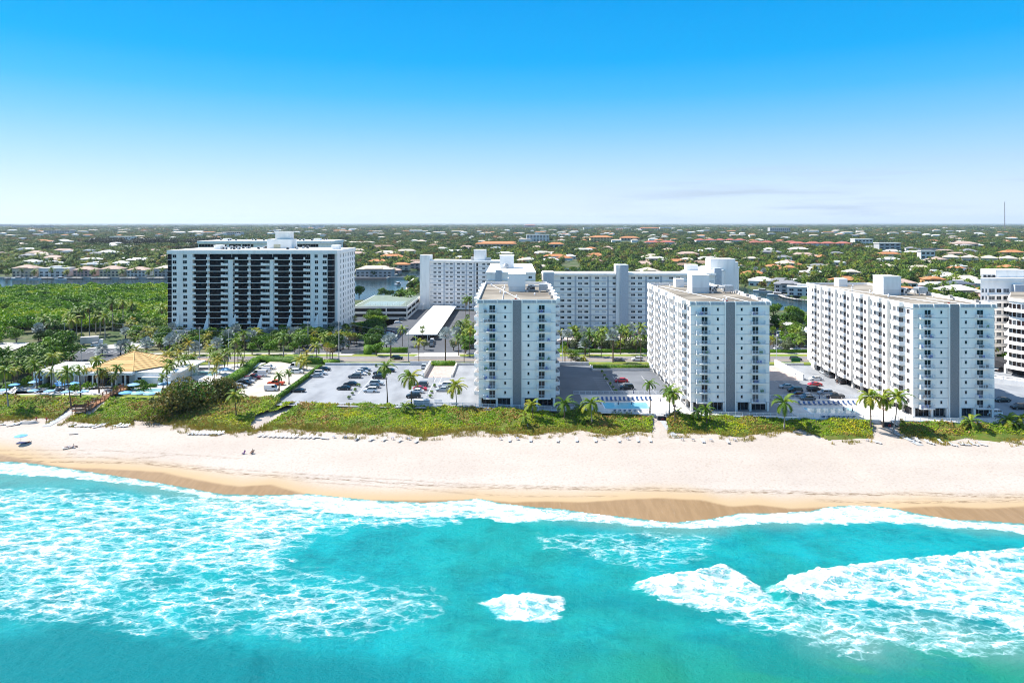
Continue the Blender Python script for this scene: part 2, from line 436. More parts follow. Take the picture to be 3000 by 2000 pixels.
GROUNDM = mat('land_soil', (0.035, 0.065, 0.014), (0.10, 0.10, 0.05), scale=0.09, rough=0.95, detail=6, bump=0.3, bscale=1.0, lo=.42, hi=.62)
def make_ground():
 xs = spaced(-520, 420, 4.0, -60000, 60000, 34)
 ys = np.concatenate([np.arange(198, 280, 1.0), np.arange(280, 900, 4.0)])
 k = np.linspace(0, 1, 41)[1:]
 ys = np.concatenate([ys, 900 + 6 * (np.exp(k * math.log(80000 / 6)) - 1)])
 X, Y = np.meshgrid(xs, ys)
 w = along(wallW, X)
 Z = height(X, Y)
 wet = np.zeros(X.shape, bool)
 for p in WATERS.values(): wet |= inside(p, X, Y)
 Z = np.where(wet, -0.5, Z)
 Z = np.where((Y > 900), 3.0, Z)
 f = grid_faces(len(xs), len(ys))
 kf = (Y > w + 0.0).ravel()[f].any(1)
 Z = np.where(Y <= w, along(wallW, X) * 0 + 3.2, Z)
 me = npmesh('ground', np.stack([X.ravel(), Y.ravel(), Z.ravel()], 1), f[kf], GROUNDM, smooth=False)
 kind(obj('ground', me), 'structure')
make_ground()
# ---- inland water
def water_inland():
 m = bpy.data.materials.new('canal_water'); nt, N, L, b = nodes_of(m)
 b.inputs['Base Color'].default_value = (0.012, 0.03, 0.036, 1); b.inputs['Roughness'].default_value = 0.12; b.inputs['Specular IOR Level'].default_value = 0.22; b.inputs['IOR'].default_value = 1.33
 g = N.new('ShaderNodeNewGeometry'); n = N.new('ShaderNodeTexNoise'); n.inputs['Scale'].default_value = 0.7; n.inputs['Detail'].default_value = 5
 L.new(g.outputs['Position'], n.inputs['Vector'])
 bp = N.new('ShaderNodeBump'); bp.inputs['Strength'].default_value = 0.35; bp.inputs['Distance'].default_value = 0.25
 L.new(n.outputs['Fac'], bp.inputs['Height']); L.new(bp.outputs[0], b.inputs['Normal'])
 mb = MB(); mb.quad((-1000, 430, 1.2), (700, 430, 1.2), (700, 1200, 1.2), (-1000, 1200, 1.2))
 kind(obj('canal_water', mb.mesh('canal_water', m)), 'structure')
water_inland()
# ---- the sea
def ppoly(pts): return [P(x, y, 0)[:2] for x, y in pts]
SWB = [(3400, 1580), (3000, 1562), (2900, 1552), (2800, 1546), (2700, 1538), (2600, 1530), (2500, 1532), (2420, 1536), (2350, 1532), (2260, 1534), (2170, 1538), (2080, 1545), (1970, 1548), (1900, 1546), (1800, 1536), (1700, 1528), (1600, 1526), (1500, 1528), (1420, 1518), (1330, 1512), (1240, 1518), (1120, 1516), (1020, 1508), (930, 1500), (860, 1482), (760, 1468), (640, 1464), (430, 1424), (250, 1404), (120, 1396), (0, 1390), (-400, 1380)]
def make_sea():
 xs = spaced(-150, 155, 0.36, -6000, 6000, 30)
 ys = np.arange(66, 172, 0.33)
 k = np.linspace(0, 1, 22)[1:]
 ys = np.concatenate([(66 - 0.33 * (np.exp(k * math.log(6000 / 0.33)) - 1))[::-1], ys])
 X, Y = np.meshgrid(xs, ys)
 s = along(shoreW, X)
 wx = X + 4.5 * (fbm(X, Y, 7, 50) - .5) + 2.2 * (fbm(X, Y, 1.8, 51) - .5)
 wy = Y + 3.2 * (fbm(X, Y, 6, 52) - .5) + 1.8 * (fbm(X, Y, 1.5, 53) - .5)
 ragged = fbm(X, Y, 1.3, 57, 3) * .7 + .3 * fbm(X, Y, 4.0, 58, 3)
 foam = np.zeros_like(X)
 def add(pts, val, soft_in, soft_out=0.15, wob=1.0):
  nonlocal foam
  pl = ppoly(pts); a = X + (wx - X) * wob; b_ = Y + (wy - Y) * wob
  d = dist_line(pl, a, b_, True); ins = inside(pl, a, b_)
  sd_ = np.where(ins, d, -d) + 1.5 * (ragged - .5)
  foam = np.maximum(foam, val * sstep(-soft_out, soft_in, sd_))
 add([(x, y) for x, y in SHORE] + SWB, 0.93, 0.9, 0.6, 0.5)
 add([(-400, 1428), (0, 1430), (200, 1428), (450, 1452), (700, 1455), (900, 1466), (1060, 1490), (1130, 1510), (1050, 1545), (930, 1570), (870, 1640), (820, 1690), (640, 1690), (480, 1690), (400, 1740), (280, 1830), (130, 1835), (0, 1815), (-400, 1800)], 0.51, 6, 3)
 add([(-400, 1540), (0, 1530), (300, 1520), (470, 1560), (430, 1640), (330, 1700), (180, 1730), (0, 1720), (-400, 1720)], 0.60, 10, 3)
 add([(540, 1450), (860, 1462), (980, 1500), (900, 1540), (800, 1575), (700, 1600), (600, 1560), (520, 1490)], 0.68, 4, 2)
 add([(880, 1475), (1040, 1500), (1420, 1515), (1300, 1545), (1080, 1550), (900, 1560)], 0.5, 4, 1)
 add([(230, 1680), (500, 1660), (900, 1640), (1260, 1700), (1400, 1790), (1120, 1870), (1000, 1900), (700, 1880), (420, 1900), (200, 1860)], 0.42, 14, 5)
 add([(640, 1700), (900, 1690), (1240, 1720), (1240, 1820), (950, 1880), (700, 1850)], 0.46, 8, 4)
 add([(1580, 1560), (1900, 1555), (2120, 1570), (2060, 1640), (1940, 1680), (1780, 1650), (1600, 1600)], 0.34, 8, 5)
 add([(1405, 1766), (1440, 1755), (1480, 1746), (1540, 1741), (1640, 1745), (1656, 1762), (1650, 1790), (1636, 1815), (1570, 1824), (1520, 1824), (1455, 1816), (1450, 1795)], 0.74, 0.8, 0.5, 0.5)
 add([(1410, 1764), (1480, 1744), (1560, 1739), (1645, 1744), (1640, 1762), (1540, 1768), (1450, 1776)], 1.0, 0.5, 0.1, 0.4)
 add([(1838, 1714), (1900, 1692), (2040, 1672), (2075, 1655), (2112, 1648), (2140, 1672), (2200, 1702), (2250, 1722), (2260, 1765), (2260, 1800), (2150, 1800), (2060, 1790), (1960, 1765), (1870, 1735)], 0.74, 1.2, 0.5, 0.6)
 add([(1838, 1712), (1900, 1691), (2040, 1671), (2080, 1653), (2112, 1647), (2125, 1660), (2060, 1685), (1980, 1700), (1880, 1718)], 1.0, 0.7, 0.1, 0.5)
 add([(2235, 1730), (2330, 1690), (2340, 1680), (2420, 1668), (2540, 1655), (2680, 1640), (2800, 1628), (3000, 1606), (3400, 1580), (3400, 1900), (3000, 1862), (2900, 1822), (2760, 1800), (2640, 1778), (2500, 1765), (2400, 1762), (2300, 1748)], 0.76, 1.5, 0.5, 0.6)
 add([(2235, 1730), (2330, 1688), (2420, 1667), (2540, 1654), (2680, 1639), (2800, 1627), (3000, 1605), (3400, 1578), (3400, 1620), (3000, 1630), (2800, 1652), (2650, 1668), (2500, 1690), (2420, 1730), (2320, 1742)], 1.0, 1.2, 0.1, 0.5)
 add([(2150, 1760), (2350, 1745), (2700, 1780), (3000, 1850), (3400, 1900), (3400, 1960), (3000, 1920), (2850, 1930), (2600, 1900), (2520, 1935), (2430, 1910), (2330, 1880), (2220, 1860), (2100, 1830)], 0.44, 4, 2)
 add([(2390, 1820), (2440, 1800), (2500, 1810), (2560, 1860), (2560, 1900), (2480, 1905), (2420, 1880)], 0.52, 2, 1)
 foam *= 1 - 0.3 * fbm(X, Y, 16, 70)
 foam = np.clip(foam + 0.14 * (foam > 0.1) * (fbm(X, Y, 7, 71)), 0, 1)
 solid = sstep(0.80, 0.95, foam)
 Z = np.zeros_like(X)
 def ridge(pts, h, front, back):
  nonlocal Z
  L_ = ppoly(pts); xs_ = [p[0] for p in L_]; ys_ = [p[1] for p in L_]
  yl = np.interp(.5 * X + .5 * wx, xs_, ys_) + 2.4 * (ragged - .5) + 1.2 * (fbm(X, Y * 0, .9, 59) - .5); m_ = sstep(xs_[0], xs_[0] + 4, X) * (1 - sstep(xs_[-1] - 4, xs_[-1], X))
  d = Y - yl
  Z = Z + h * m_ * np.where(d > 0, np.exp(-(d / front) ** 2), np.exp(-(d / back) ** 2))
 ridge([(1838, 1722), (1900, 1704), (2040, 1684), (2112, 1662), (2260, 1740)], 0.7, 0.9, 4)
 ridge([(2235, 1738), (2330, 1700), (2420, 1680), (2540, 1668), (2680, 1653), (2800, 1641), (3000, 1620), (3300, 1600)], 1.1, 0.9, 5)
 ridge([(1405, 1772), (1480, 1756), (1560, 1752), (1656, 1756)], 0.6, 0.7, 3)
 ridge([(-100, 1870), (150, 1862), (400, 1885), (620, 1925), (800, 1965)], 0.7, 2.5, 6)
 ridge([(1300, 1900), (1500, 1880), (1750, 1880), (2000, 1930)], 0.45, 2.5, 6)
 Z += 0.30 * (fbm(X, Y * 1.5, 9, 80) - .5) * sstep(2, 14, s - Y) + 0.14 * (fbm(X + Y * .6, Y * 2.0, 2.2, 81) - .5) * sstep(1, 8, s - Y)
 Z += 0.22 * solid * (fbm(X, Y, 1.1, 82) - .2)
 B = height(X, Y)
 Z = np.where(Y > s - 14, np.maximum(Z * sstep(0, 8, s - Y), B + 0.04 + 0.10 * foam * sstep(0.2, 1.5, s - Y)), Z)
 px, py = px_of(X, Y, 0)
 green = sstep(1500, 2500, px + 1.2 * (py - 1850)) * sstep(1780, 1960, py) + 0.35 * sstep(4, 0, np.abs(s - Y - 6)) * 0
 green = np.clip(green + 0.5 * sstep(0.4, 0.62, fbm(X, Y, 18, 90)) * sstep(1000, 1500, px) * (1 - sstep(2300, 2600, px)) * 0.7, 0, 1)
 murk = sstep(11, 3, (s - Y) + 3 * fbm(X, Y, 9, 91)) * 0.85
 murk = np.maximum(murk, 0.9 * (1 - sstep(0, 8, dist_line(ppoly([(2420, 1880), (2520, 1890), (2750, 1850), (2950, 1900)]), X, Y))) * fbm(X, Y, 5, 92) * 1.3)
 murk = np.maximum(murk, 0.6 * sstep(900, 0, px) * sstep(1470, 1400, py) * (py > 1380))
 deep = sstep(1800, 1900, py - 0.08 * px + 120 * (fbm(X, Y, 12, 93) - .5)) * (1 - sstep(900, 1600, px)) + 0.25 * fbm(X, Y, 20, 94) + 0.45 * sstep(.48, .66, fbm(X * .4 + Y * .35, Y, 6, 96)) * sstep(1640, 1800, py)
 cut = (Y <= s + 0.05)
 f = grid_faces(len(xs), len(ys)); f = f[cut.ravel()[f].any(1)]
 m = bpy.data.materials.new('sea_water'); nt, N, L, b = nodes_of(m)
 g = N.new('ShaderNodeNewGeometry')
 def attr(n):
  a = N.new('ShaderNodeAttribute'); a.attribute_name = n; return a.outputs['Fac']
 def M(op, a, c=None, d=None):
  x = N.new('ShaderNodeMath'); x.operation = op
  for i, v in enumerate((a, c, d)):
   if v is None: continue
   if isinstance(v, (int, float)): x.inputs[i].default_value = v
   else: L.new(v, x.inputs[i])
  return x.outputs[0]
 def mr(x, a, b_, c=0, d=1, smooth=True):
  r = N.new('ShaderNodeMapRange')
  if smooth: r.interpolation_type = 'SMOOTHSTEP'
  for k, v in zip(('From Min', 'From Max', 'To Min', 'To Max'), (a, b_, c, d)): r.inputs[k].default_value = v
  L.new(x, r.inputs['Value']); return r.outputs[0]
 def mix(f_, A, B_):
  x = N.new('ShaderNodeMix'); x.data_type = 'RGBA'
  if isinstance(f_, float): x.inputs['Factor'].default_value = f_
  else: L.new(f_, x.inputs['Factor'])
  for k, v in (('A', A), ('B', B_)):
   if isinstance(v, tuple): x.inputs[k].default_value = (*v, 1)
   else: L.new(v, x.inputs[k])
  return x.outputs['Result']
 n0 = N.new('ShaderNodeTexNoise'); n0.inputs['Scale'].default_value = 0.35; n0.inputs['Detail'].default_value = 3; L.new(g.outputs['Position'], n0.inputs['Vector'])
 s0 = N.new('ShaderNodeVectorMath'); s0.operation = 'MULTIPLY_ADD'; s0.inputs[1].default_value = (3.2, 3.2, 0)
 L.new(n0.outputs['Color'], s0.inputs[0]); L.new(g.outputs['Position'], s0.inputs[2])
 n1 = N.new('ShaderNodeTexNoise'); n1.inputs['Scale'].default_value = 1.6; n1.inputs['Detail'].default_value = 4; L.new(g.outputs['Position'], n1.inputs['Vector'])
 s1 = N.new('ShaderNodeVectorMath'); s1.operation = 'MULTIPLY_ADD'; s1.inputs[1].default_value = (1.1, 1.1, 0)
 L.new(n1.outputs['Color'], s1.inputs[0]); L.new(s0.outputs[0], s1.inputs[2])
 def PW(x, e): return M('POWER', x, e)
 def lace(scale, rot, st):
  q = N.new('ShaderNodeMapping'); q.inputs['Rotation'].default_value = (0, 0, R(rot)); q.inputs['Scale'].default_value = st
  L.new(s1.outputs[0], q.inputs[0])
  v = N.new('ShaderNodeTexVoronoi'); v.voronoi_dimensions = '2D'; v.feature = 'DISTANCE_TO_EDGE'; v.inputs['Scale'].default_value = scale
  L.new(q.outputs[0], v.inputs['Vector'])
  return v.outputs['Distance']
 def texset(rot):
  l1 = PW(mr(lace(0.26, rot, (0.52, 1.3, 1)), 0, 0.34, 1, 0, False), 1.7)
  l2 = PW(mr(lace(0.64, rot + 8, (0.55, 1.25, 1)), 0, 0.38, 1, 0, False), 1.5)
  l3 = PW(mr(lace(1.6, rot - 6, (0.7, 1.15, 1)), 0, 0.42, 1, 0, False), 1.3)
  nf = N.new('ShaderNodeTexNoise'); nf.inputs['Scale'].default_value = 0.42; nf.inputs['Detail'].default_value = 9; nf.inputs['Roughness'].default_value = 0.72
  q = N.new('ShaderNodeMapping'); q.inputs['Rotation'].default_value = (0, 0, R(rot)); q.inputs['Scale'].default_value = (0.5, 1.5, 1); L.new(g.outputs['Position'], q.inputs[0]); L.new(q.outputs[0], nf.inputs['Vector'])
  t_ = M('ADD', M('ADD', M('MULTIPLY', l1, 0.32), M('MULTIPLY', l2, 0.30)), M('MULTIPLY', l3, 0.17))
  return M('ADD', t_, M('MULTIPLY', mr(nf.outputs['Fac'], 0.30, 0.70, 0, 1, False), 0.43))
 sx = N.new('ShaderNodeSeparateXYZ'); L.new(s1.outputs[0], sx.inputs[0]); side = mr(sx.outputs['X'], -6, 10)
 mxf = N.new('ShaderNodeMix'); L.new(side, mxf.inputs['Factor']); L.new(texset(-52), mxf.inputs['A']); L.new(texset(44), mxf.inputs['B'])
 tex = mxf.outputs['Result']
 q = N.new('ShaderNodeMapping'); q.inputs['Scale'].default_value = (0.8, 1.3, 1); L.new(g.outputs['Position'], q.inputs[0])
 foamA = attr('foam')
 th = M('SUBTRACT', M('SUBTRACT', 1.0, M('MULTIPLY', foamA, 0.80)), mr(foamA, 0.88, 0.99, 0, 0.22))
 fm = M('SUBTRACT', tex, th)
 fmask = mr(fm, -0.02, 0.20)
 haze_ = mr(fm, -0.32, 0.08, 0, 0.42)
 has = mr(foamA, 0.05, 0.3)
 fmask = M('MULTIPLY', fmask, has); haze_ = M('MULTIPLY', haze_, has)
 nb = N.new('ShaderNodeTexNoise'); nb.inputs['Scale'].default_value = 0.10; nb.inputs['Detail'].default_value = 7; nb.inputs['Roughness'].default_value = 0.6; L.new(g.outputs['Position'], nb.inputs['Vector'])
 nb2 = N.new('ShaderNodeTexNoise'); nb2.inputs['Scale'].default_value = 1.3; nb2.inputs['Detail'].default_value = 6; nb2.inputs['Roughness'].default_value = 0.7
 L.new(q.outputs[0], nb2.inputs['Vector'])
 w = mix(mr(nb.outputs['Fac'], 0.35, 0.65), (0.0, 0.15, 0.178), (0.0, 0.26, 0.29))
 nb3 = N.new('ShaderNodeTexNoise'); nb3.inputs['Scale'].default_value = 0.33; nb3.inputs['Detail'].default_value = 8; nb3.inputs['Roughness'].default_value = 0.72
 L.new(q.outputs[0], nb3.inputs['Vector'])
 w = mix(M('MULTIPLY', mr(nb3.outputs['Fac'], 0.42, 0.68), 0.5), w, (0.01, 0.281, 0.272))
 w = mix(M('MULTIPLY', mr(nb3.outputs['Fac'], 0.46, 0.30), 0.45), w, (0.0, 0.102, 0.106))
 w = mix(M('MULTIPLY', mr(nb2.outputs['Fac'], 0.42, 0.72), 0.45), w, (0.017, 0.34, 0.323))
 w = mix(attr('green'), w, (0.01, 0.183, 0.119))
 w = mix(attr('deep'), w, (0.0, 0.145, 0.162))
 w = mix(attr('murk'), w, (0.098, 0.221, 0.2))
 w = mix(haze_, w, (0.42, 0.66, 0.68))
 fcol = mix(mr(nb3.outputs['Fac'], 0.36, 0.62), (0.34, 0.42, 0.44), (0.66, 0.67, 0.67))
 c = mix(fmask, w, fcol)
 L.new(c, b.inputs['Base Color'])
 L.new(mr(fmask, 0, 1, 0.35, 0.9), b.inputs['Roughness'])
 b.inputs['IOR'].default_value = 1.33
 b.inputs['Specular IOR Level'].default_value = 0.14
 bp = N.new('ShaderNodeBump'); bp.inputs['Distance'].default_value = 0.5; bp.inputs['Strength'].default_value = 0.7
 hb = M('ADD', M('ADD', nb2.outputs['Fac'], M('MULTIPLY', nb3.outputs['Fac'], 1.2)), M('MULTIPLY', fmask, 0.4)); L.new(hb, bp.inputs['Height']); L.new(bp.outputs[0], b.inputs['Normal'])
 me = npmesh('sea', np.stack([X.ravel(), Y.ravel(), Z.ravel()], 1), f, m, attrs=dict(foam=foam, green=green, murk=np.clip(murk, 0, 1), deep=np.clip(deep, 0, 1)))
 kind(obj('sea', me), 'structure')
make_sea()
# ------------------------------------------------------------ shared building materials
WHITE = mat('white_stucco', (0.85, 0.81, 0.765), (0.69, 0.655, 0.62), scale=0.45, rough=0.85, detail=8, stretch=(1, 1, 0.16), lo=.5, hi=.78)
WHITE2 = mat('warm_white_stucco', (0.74, 0.71, 0.67), (0.62, 0.60, 0.56), scale=0.3, rough=0.85, stretch=(1, 1, 0.4), lo=.45, hi=.75)
GREYST = mat('grey_speckled_stucco', (0.25, 0.25, 0.26), (0.19, 0.19, 0.20), scale=3.0, rough=0.9, detail=6, bump=0.3)
TRIMG = mat('grey_trim', (0.46, 0.49, 0.53), (0.40, 0.42, 0.46), scale=1.5, rough=0.7)
RIB = mat('grey_mansard_panel', (0.36, 0.39, 0.42), (0.30, 0.33, 0.36), scale=1.2, rough=0.6)
GLASS = mat('dark_glass', (0.008, 0.012, 0.018), (0.02, 0.028, 0.036), scale=0.6, rough=0.15, spec=0.25, obj_rand=0.6)
GLASS2 = mat('curtained_glass', (0.12, 0.135, 0.15), (0.04, 0.05, 0.06), scale=1.1, rough=0.15, spec=0.3, obj_rand=0.5)
GLASSBR = mat('bronze_glass', (0.035, 0.018, 0.014), (0.015, 0.012, 0.012), scale=0.6, rough=0.15, spec=0.3, obj_rand=0.5)
SMOKE = mat('smoked_glass', (0.003, 0.005, 0.009), (0.007, 0.011, 0.017), scale=0.35, rough=0.3, spec=0.08, obj_rand=0.5)
FRAME = mat('white_metal', (0.72, 0.73, 0.75), (0.66, 0.67, 0.69), scale=2, rough=0.5)
RAILM = mat('pale_grey_metal', (0.62, 0.67, 0.73), (0.55, 0.60, 0.66), scale=2, rough=0.5)
ROOFG = mat('gravel_roof', (0.285, 0.25, 0.20), (0.135, 0.115, 0.09), scale=0.10, rough=0.95, detail=8, bump=0.4, bscale=2.0, lo=.38, hi=.62, stretch=(0.6, 1, 1))
ROOFW = mat('white_roof_membrane', (0.74, 0.735, 0.71), (0.66, 0.65, 0.62), scale=0.12, rough=0.85, detail=6)
METAL = mat('galvanised_metal', (0.46, 0.47, 0.48), (0.34, 0.35, 0.36), scale=1.5, rough=0.45, metal=0.3)
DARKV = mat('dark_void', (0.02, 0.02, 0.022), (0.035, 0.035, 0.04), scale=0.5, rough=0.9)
ASPH = mat('worn_asphalt', (0.085, 0.09, 0.10), (0.062, 0.065, 0.073), scale=0.12, rough=0.92, detail=7, bump=0.15, bscale=4, lo=.35, hi=.7)
DECK = mat('grey_coated_deck', (0.25, 0.26, 0.275), (0.165, 0.173, 0.187), scale=0.2, rough=0.85, detail=10, bump=0.1, bscale=3, lo=.42, hi=.74, stretch=(1, 0.45, 1))
DECK2 = mat('dark_grey_coated_deck', (0.14, 0.15, 0.167), (0.105, 0.114, 0.13), scale=0.14, rough=0.85, detail=8, bump=0.1, bscale=3, lo=.38, hi=.68)
PALE = mat('pale_concrete', (0.50, 0.47, 0.43), (0.38, 0.35, 0.32), scale=0.18, rough=0.9, detail=7, bump=0.15, bscale=3)
POOLD = mat('pool_deck_concrete', (0.62, 0.58, 0.54), (0.50, 0.46, 0.42), scale=0.35, rough=0.9, detail=6)
DIRTLOT = mat('sandy_gravel', (0.47, 0.42, 0.35), (0.36, 0.31, 0.25), scale=0.2, rough=0.95, detail=8, bump=0.3, bscale=2)
PAVER = mat('pink_pavers', (0.42, 0.34, 0.30), (0.33, 0.26, 0.23), scale=0.8, rough=0.9)
ROADM = mat('road_asphalt', (0.21, 0.19, 0.18), (0.15, 0.14, 0.135), scale=0.15, rough=0.9, detail=7, stretch=(0.25, 1, 1))
LINEW = mat('white_road_paint', (0.62, 0.62, 0.62), (0.45, 0.45, 0.45), scale=2.5, rough=0.8)
LINEY = mat('yellow_road_paint', (0.55, 0.36, 0.10), (0.45, 0.28, 0.08), scale=2, rough=0.8)
GRASS = mat('lawn_grass', (0.10, 0.165, 0.010), (0.20, 0.20, 0.03), scale=0.22, rough=0.95, detail=7, bump=0.5, bscale=5)
MESHES = {}
def cached(key, fn):
 if key not in MESHES: MESHES[key] = fn()
 return MESHES[key]
def window_mesh(w, h, panes, gl, fr=None, name='window', d=0.10, fw=0.07):
 """a framed window facing -y, lower left corner at the origin"""
 fr = fr or FRAME
 def f():
  b = MB()
  b.box(0, w, -0.03, 0.06, 0, h, 0)
  b.box(-fw, w + fw, -d, 0.05, -fw, 0, 1); b.box(-fw, w + fw, -d, 0.05, h, h + fw, 1)
  b.box(-fw, 0, -d, 0.05, 0, h, 1); b.box(w, w + fw, -d, 0.05, 0, h, 1)
  for k in range(1, panes):
   x = w * k / panes; b.box(x - fw / 2, x + fw / 2, -d + .02, 0.05, 0, h, 1)
  return b.mesh(name, [gl, fr])
 return cached(('win', w, h, panes, gl.name, fr.name, fw), f)
def railing_mesh(w, h=1.07, step=0.16, post=1.9, d=0, right=True, left=True, th=0.022, m=None):
 """balustrade along x at y=-d with returns to y=0"""
 m = m or RAILM
 def f():
  b = MB()
  def run(a, c):
   a = Vector(a); c = Vector(c); L = (c - a).length; n = max(1, round(L / post))
   e = (c - a).normalized()
   q = Vector((abs(e.y), abs(e.x), 0))
   def bx(s0, s1, z0, z1, t):
    p = a + e * s0; r = a + e * s1
    x0, x1 = sorted((p.x, r.x)); y0, y1 = sorted((p.y, r.y))
    b.box(x0 - q.x * t, x1 + q.x * t, y0 - q.y * t, y1 + q.y * t, z0, z1)
   bx(0, L, h - 0.07, h, 0.035); bx(0, L, 0.08, 0.13, 0.025)
   for i in range(n + 1):
    s_ = L * i / n; bx(max(0, s_ - .035), min(L, s_ + .035), 0, h, 0.034)
   k = int(L / step)
   for i in range(1, k): s_ = L * i / k; bx(s_ - th / 2, s_ + th / 2, 0.12, h - .06, 0.012)
  run((0, -d, 0), (w, -d, 0))
  if d:
   if left: run((0, -d, 0), (0, 0, 0))
   if right: run((w, -d, 0), (w, 0, 0))
  return b.mesh('railing', m)
 return cached(('rail', round(w, 2), h, step, post, d, right, left, m.name), f)
FH = 2.86
def tower(X0, Y0, L, label, seed, right_side=False):
 t = thing('apartment_tower', label, 'apartment tower', (X0, Y0, DZ))
 rg = random.Random(seed)
 W = 23.3; G0 = 2.7; NF = 10; top = G0 + NF * FH     # slab under the roof
 b = MB()
 b.box(0.0, W, 0.0, L, G0, top, 0)
 b.box(1.0, W - .4, 1.4, L - 1, 0, G0, 0)
 obj('wall', b.mesh('wall', WHITE), t)
 def col(x0, x1, y0, y1): bb = MB(); bb.box(x0, x1, y0, y1, 0, G0 - .002); return bb.mesh('column', WHITE)
 for x in (0.0, 5.2, 9.6, 13.3, 17.4, W - .7): obj('column', cached(('col', .6), lambda: col(0, .6, 0, .6)), t, (x, 0.0, 0))
 nb = int(L // 5.8)
 for k in range(1, nb): obj('column', cached(('col', .6), None), t, (0, k * 5.8, 0))
 for x0, x1 in ((0.65, 5.15), (5.85, 9.55), (13.95, 17.35), (18.05, 22.5)):
  obj('shop_window', window_mesh(round(x1 - x0, 2), 2.3, 3, GLASS, TRIMG, 'window'), t, (x0, 1.3, 0.15))
 for k in range(nb - 1):
  y = .6 + k * 5.8
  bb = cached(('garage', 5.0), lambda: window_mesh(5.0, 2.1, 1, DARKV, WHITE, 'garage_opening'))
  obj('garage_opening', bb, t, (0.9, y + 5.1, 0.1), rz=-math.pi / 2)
 cb = MB(); cb.box(10.3, 12.95, -0.42, 0.3, 0, top + 1.0); obj('central_pier', cb.mesh('central_pier', GREYST), t)
 for x in (10.02, 12.96):
  fb = cached('fin', lambda: (lambda q: (q.box(0, .27, -0.55, 0.3, 0, top + 1.15), q.mesh('fin', WHITE))[1])(MB())); obj('fin', fb, t, (x, 0, 0))
 ledge = cached('ledge', lambda: (lambda q: (q.box(0, 4.5, -0.10, 0.02, -0.06, 0.05), q.mesh('ledge', TRIMG))[1])(MB()))
 ledge2 = cached('ledge2', lambda: (lambda q: (q.box(0, 1.4, -0.10, 0.02, -0.06, 0.05), q.mesh('ledge', TRIMG))[1])(MB()))
 slab = cached('balslab', lambda: (lambda q: (q.box(0, 4.05, -1.35, 0.02, -0.16, 0.06), q.mesh('balcony_slab', WHITE))[1])(MB()))
 solid = cached('balend', lambda: (lambda q: (q.box(0, .1, -1.33, 0, 0.06, 1.05), q.mesh('balcony_end_wall', WHITE))[1])(MB()))
 for f in range(NF):
  z = G0 + f * FH
  for x in (5.58, 13.25): obj('ledge', ledge, t, (x, 0, z))
  for x in (0.05, 21.9): obj('ledge', ledge2, t, (x, 0, z))
  for i, (bx_, dx) in enumerate(((1.5, 3.25), (17.75, 18.25))):
   s = obj('balcony', slab, t, (bx_, 0, z))
   obj('railing', railing_mesh(4.05, d=1.3), s, (0, 0, 0.06))
   obj('balcony_end_wall', solid, s, (0.02, 0, 0))
   r = rg.random()
   if r < 0.75:
    mc = mat('blue_cloth', (0.06, 0.11, 0.42)) if r < .3 else mat('potted_green', (0.07, 0.22, 0.03)) if r < .52 else mat('brown_wicker', (0.16, 0.12, 0.10))
    def ch(mc=mc):
     q = MB(); q.box(-.3, .3, -.3, .3, .35, .45); q.box(-.3, .3, .22, .3, .45, .95); q.box(-.28, -.22, -.28, -.22, 0, .35); q.box(.22, .28, -.28, -.22, 0, .35); q.box(-.28, -.22, .22, .28, 0, .35); q.box(.22, .28, .22, .28, 0, .35)
     return q.mesh('balcony_chair', mc)
    m_ = cached(('chair', mc.name), ch)
    for _ in range(rg.choice((1, 2, 2))):
     obj('balcony_chair', m_, s, (rg.uniform(.6, 3.4), rg.uniform(-.9, -.5), .07), rg.uniform(0, 6))
   gl = GLASS if rg.random() < .75 else GLASS2
   obj('sliding_door', window_mesh(1.72, 2.12, 2, gl, FRAME, 'sliding_door', fw=.09), t, (dx, 0, z + .1))
  for x in (7.75, 14.8): obj('window', window_mesh(0.56, 0.9, 1, GLASS, FRAME), t, (x, 0, z + 1.15))
 pb = MB(); pb.box(-.35, W + .35, -.35, L + .35, top - .05, top + .18, 0)
 for (x0, x1, y0, y1) in ((-.35, W + .35, -.35, -.1), (-.35, W + .35, L + .1, L + .35), (-.35, -.1, -.1, L + .1), (W + .1, W + .35, -.1, L + .1)):
  pb.box(x0, x1, y0, y1, top + .181, top + 1.12, 0)
 obj('parapet', pb.mesh('parapet', WHITE), t)
 rb = MB(); rb.quad((-.1, -.1, top + .3), (W + .1, -.1, top + .3), (W + .1, L + .1, top + .3), (-.1, L + .1, top + .3)); obj('roof', rb.mesh('roof', ROOFG), t)
 posts = (-.4, 1.35, 5.55, 10.0, 13.0, 17.45, 22.0, W + .1)
 for a, c in zip(posts[:-1], posts[1:]):
  if abs(a - 10) < .1: continue
  def pan(a=a, c=c):
   q = MB(); w_ = c - a - .3; q.box(0, w_, -.04, 0, 0, .86, 0)
   n = max(2, round(w_ / .42))
   for i in range(n): x = w_ * (i + .5) / n; q.box(x - .09, x + .09, -.09, -.041, 0.02, .80, 1)
   return q.mesh('ribbed_panel', [RIB, TRIMG])
  obj('ribbed_panel', cached(('pan', round(c - a, 2)), pan), t, (a + .3, -.35, top + .1))
 pm = cached('ppost', lambda: (lambda q: (q.box(0, .3, -.25, 0, 0, 1.25), q.mesh('parapet_post', WHITE))[1])(MB()))
 for a in posts: obj('parapet_post', pm, t, (a, -.352, top - .05))
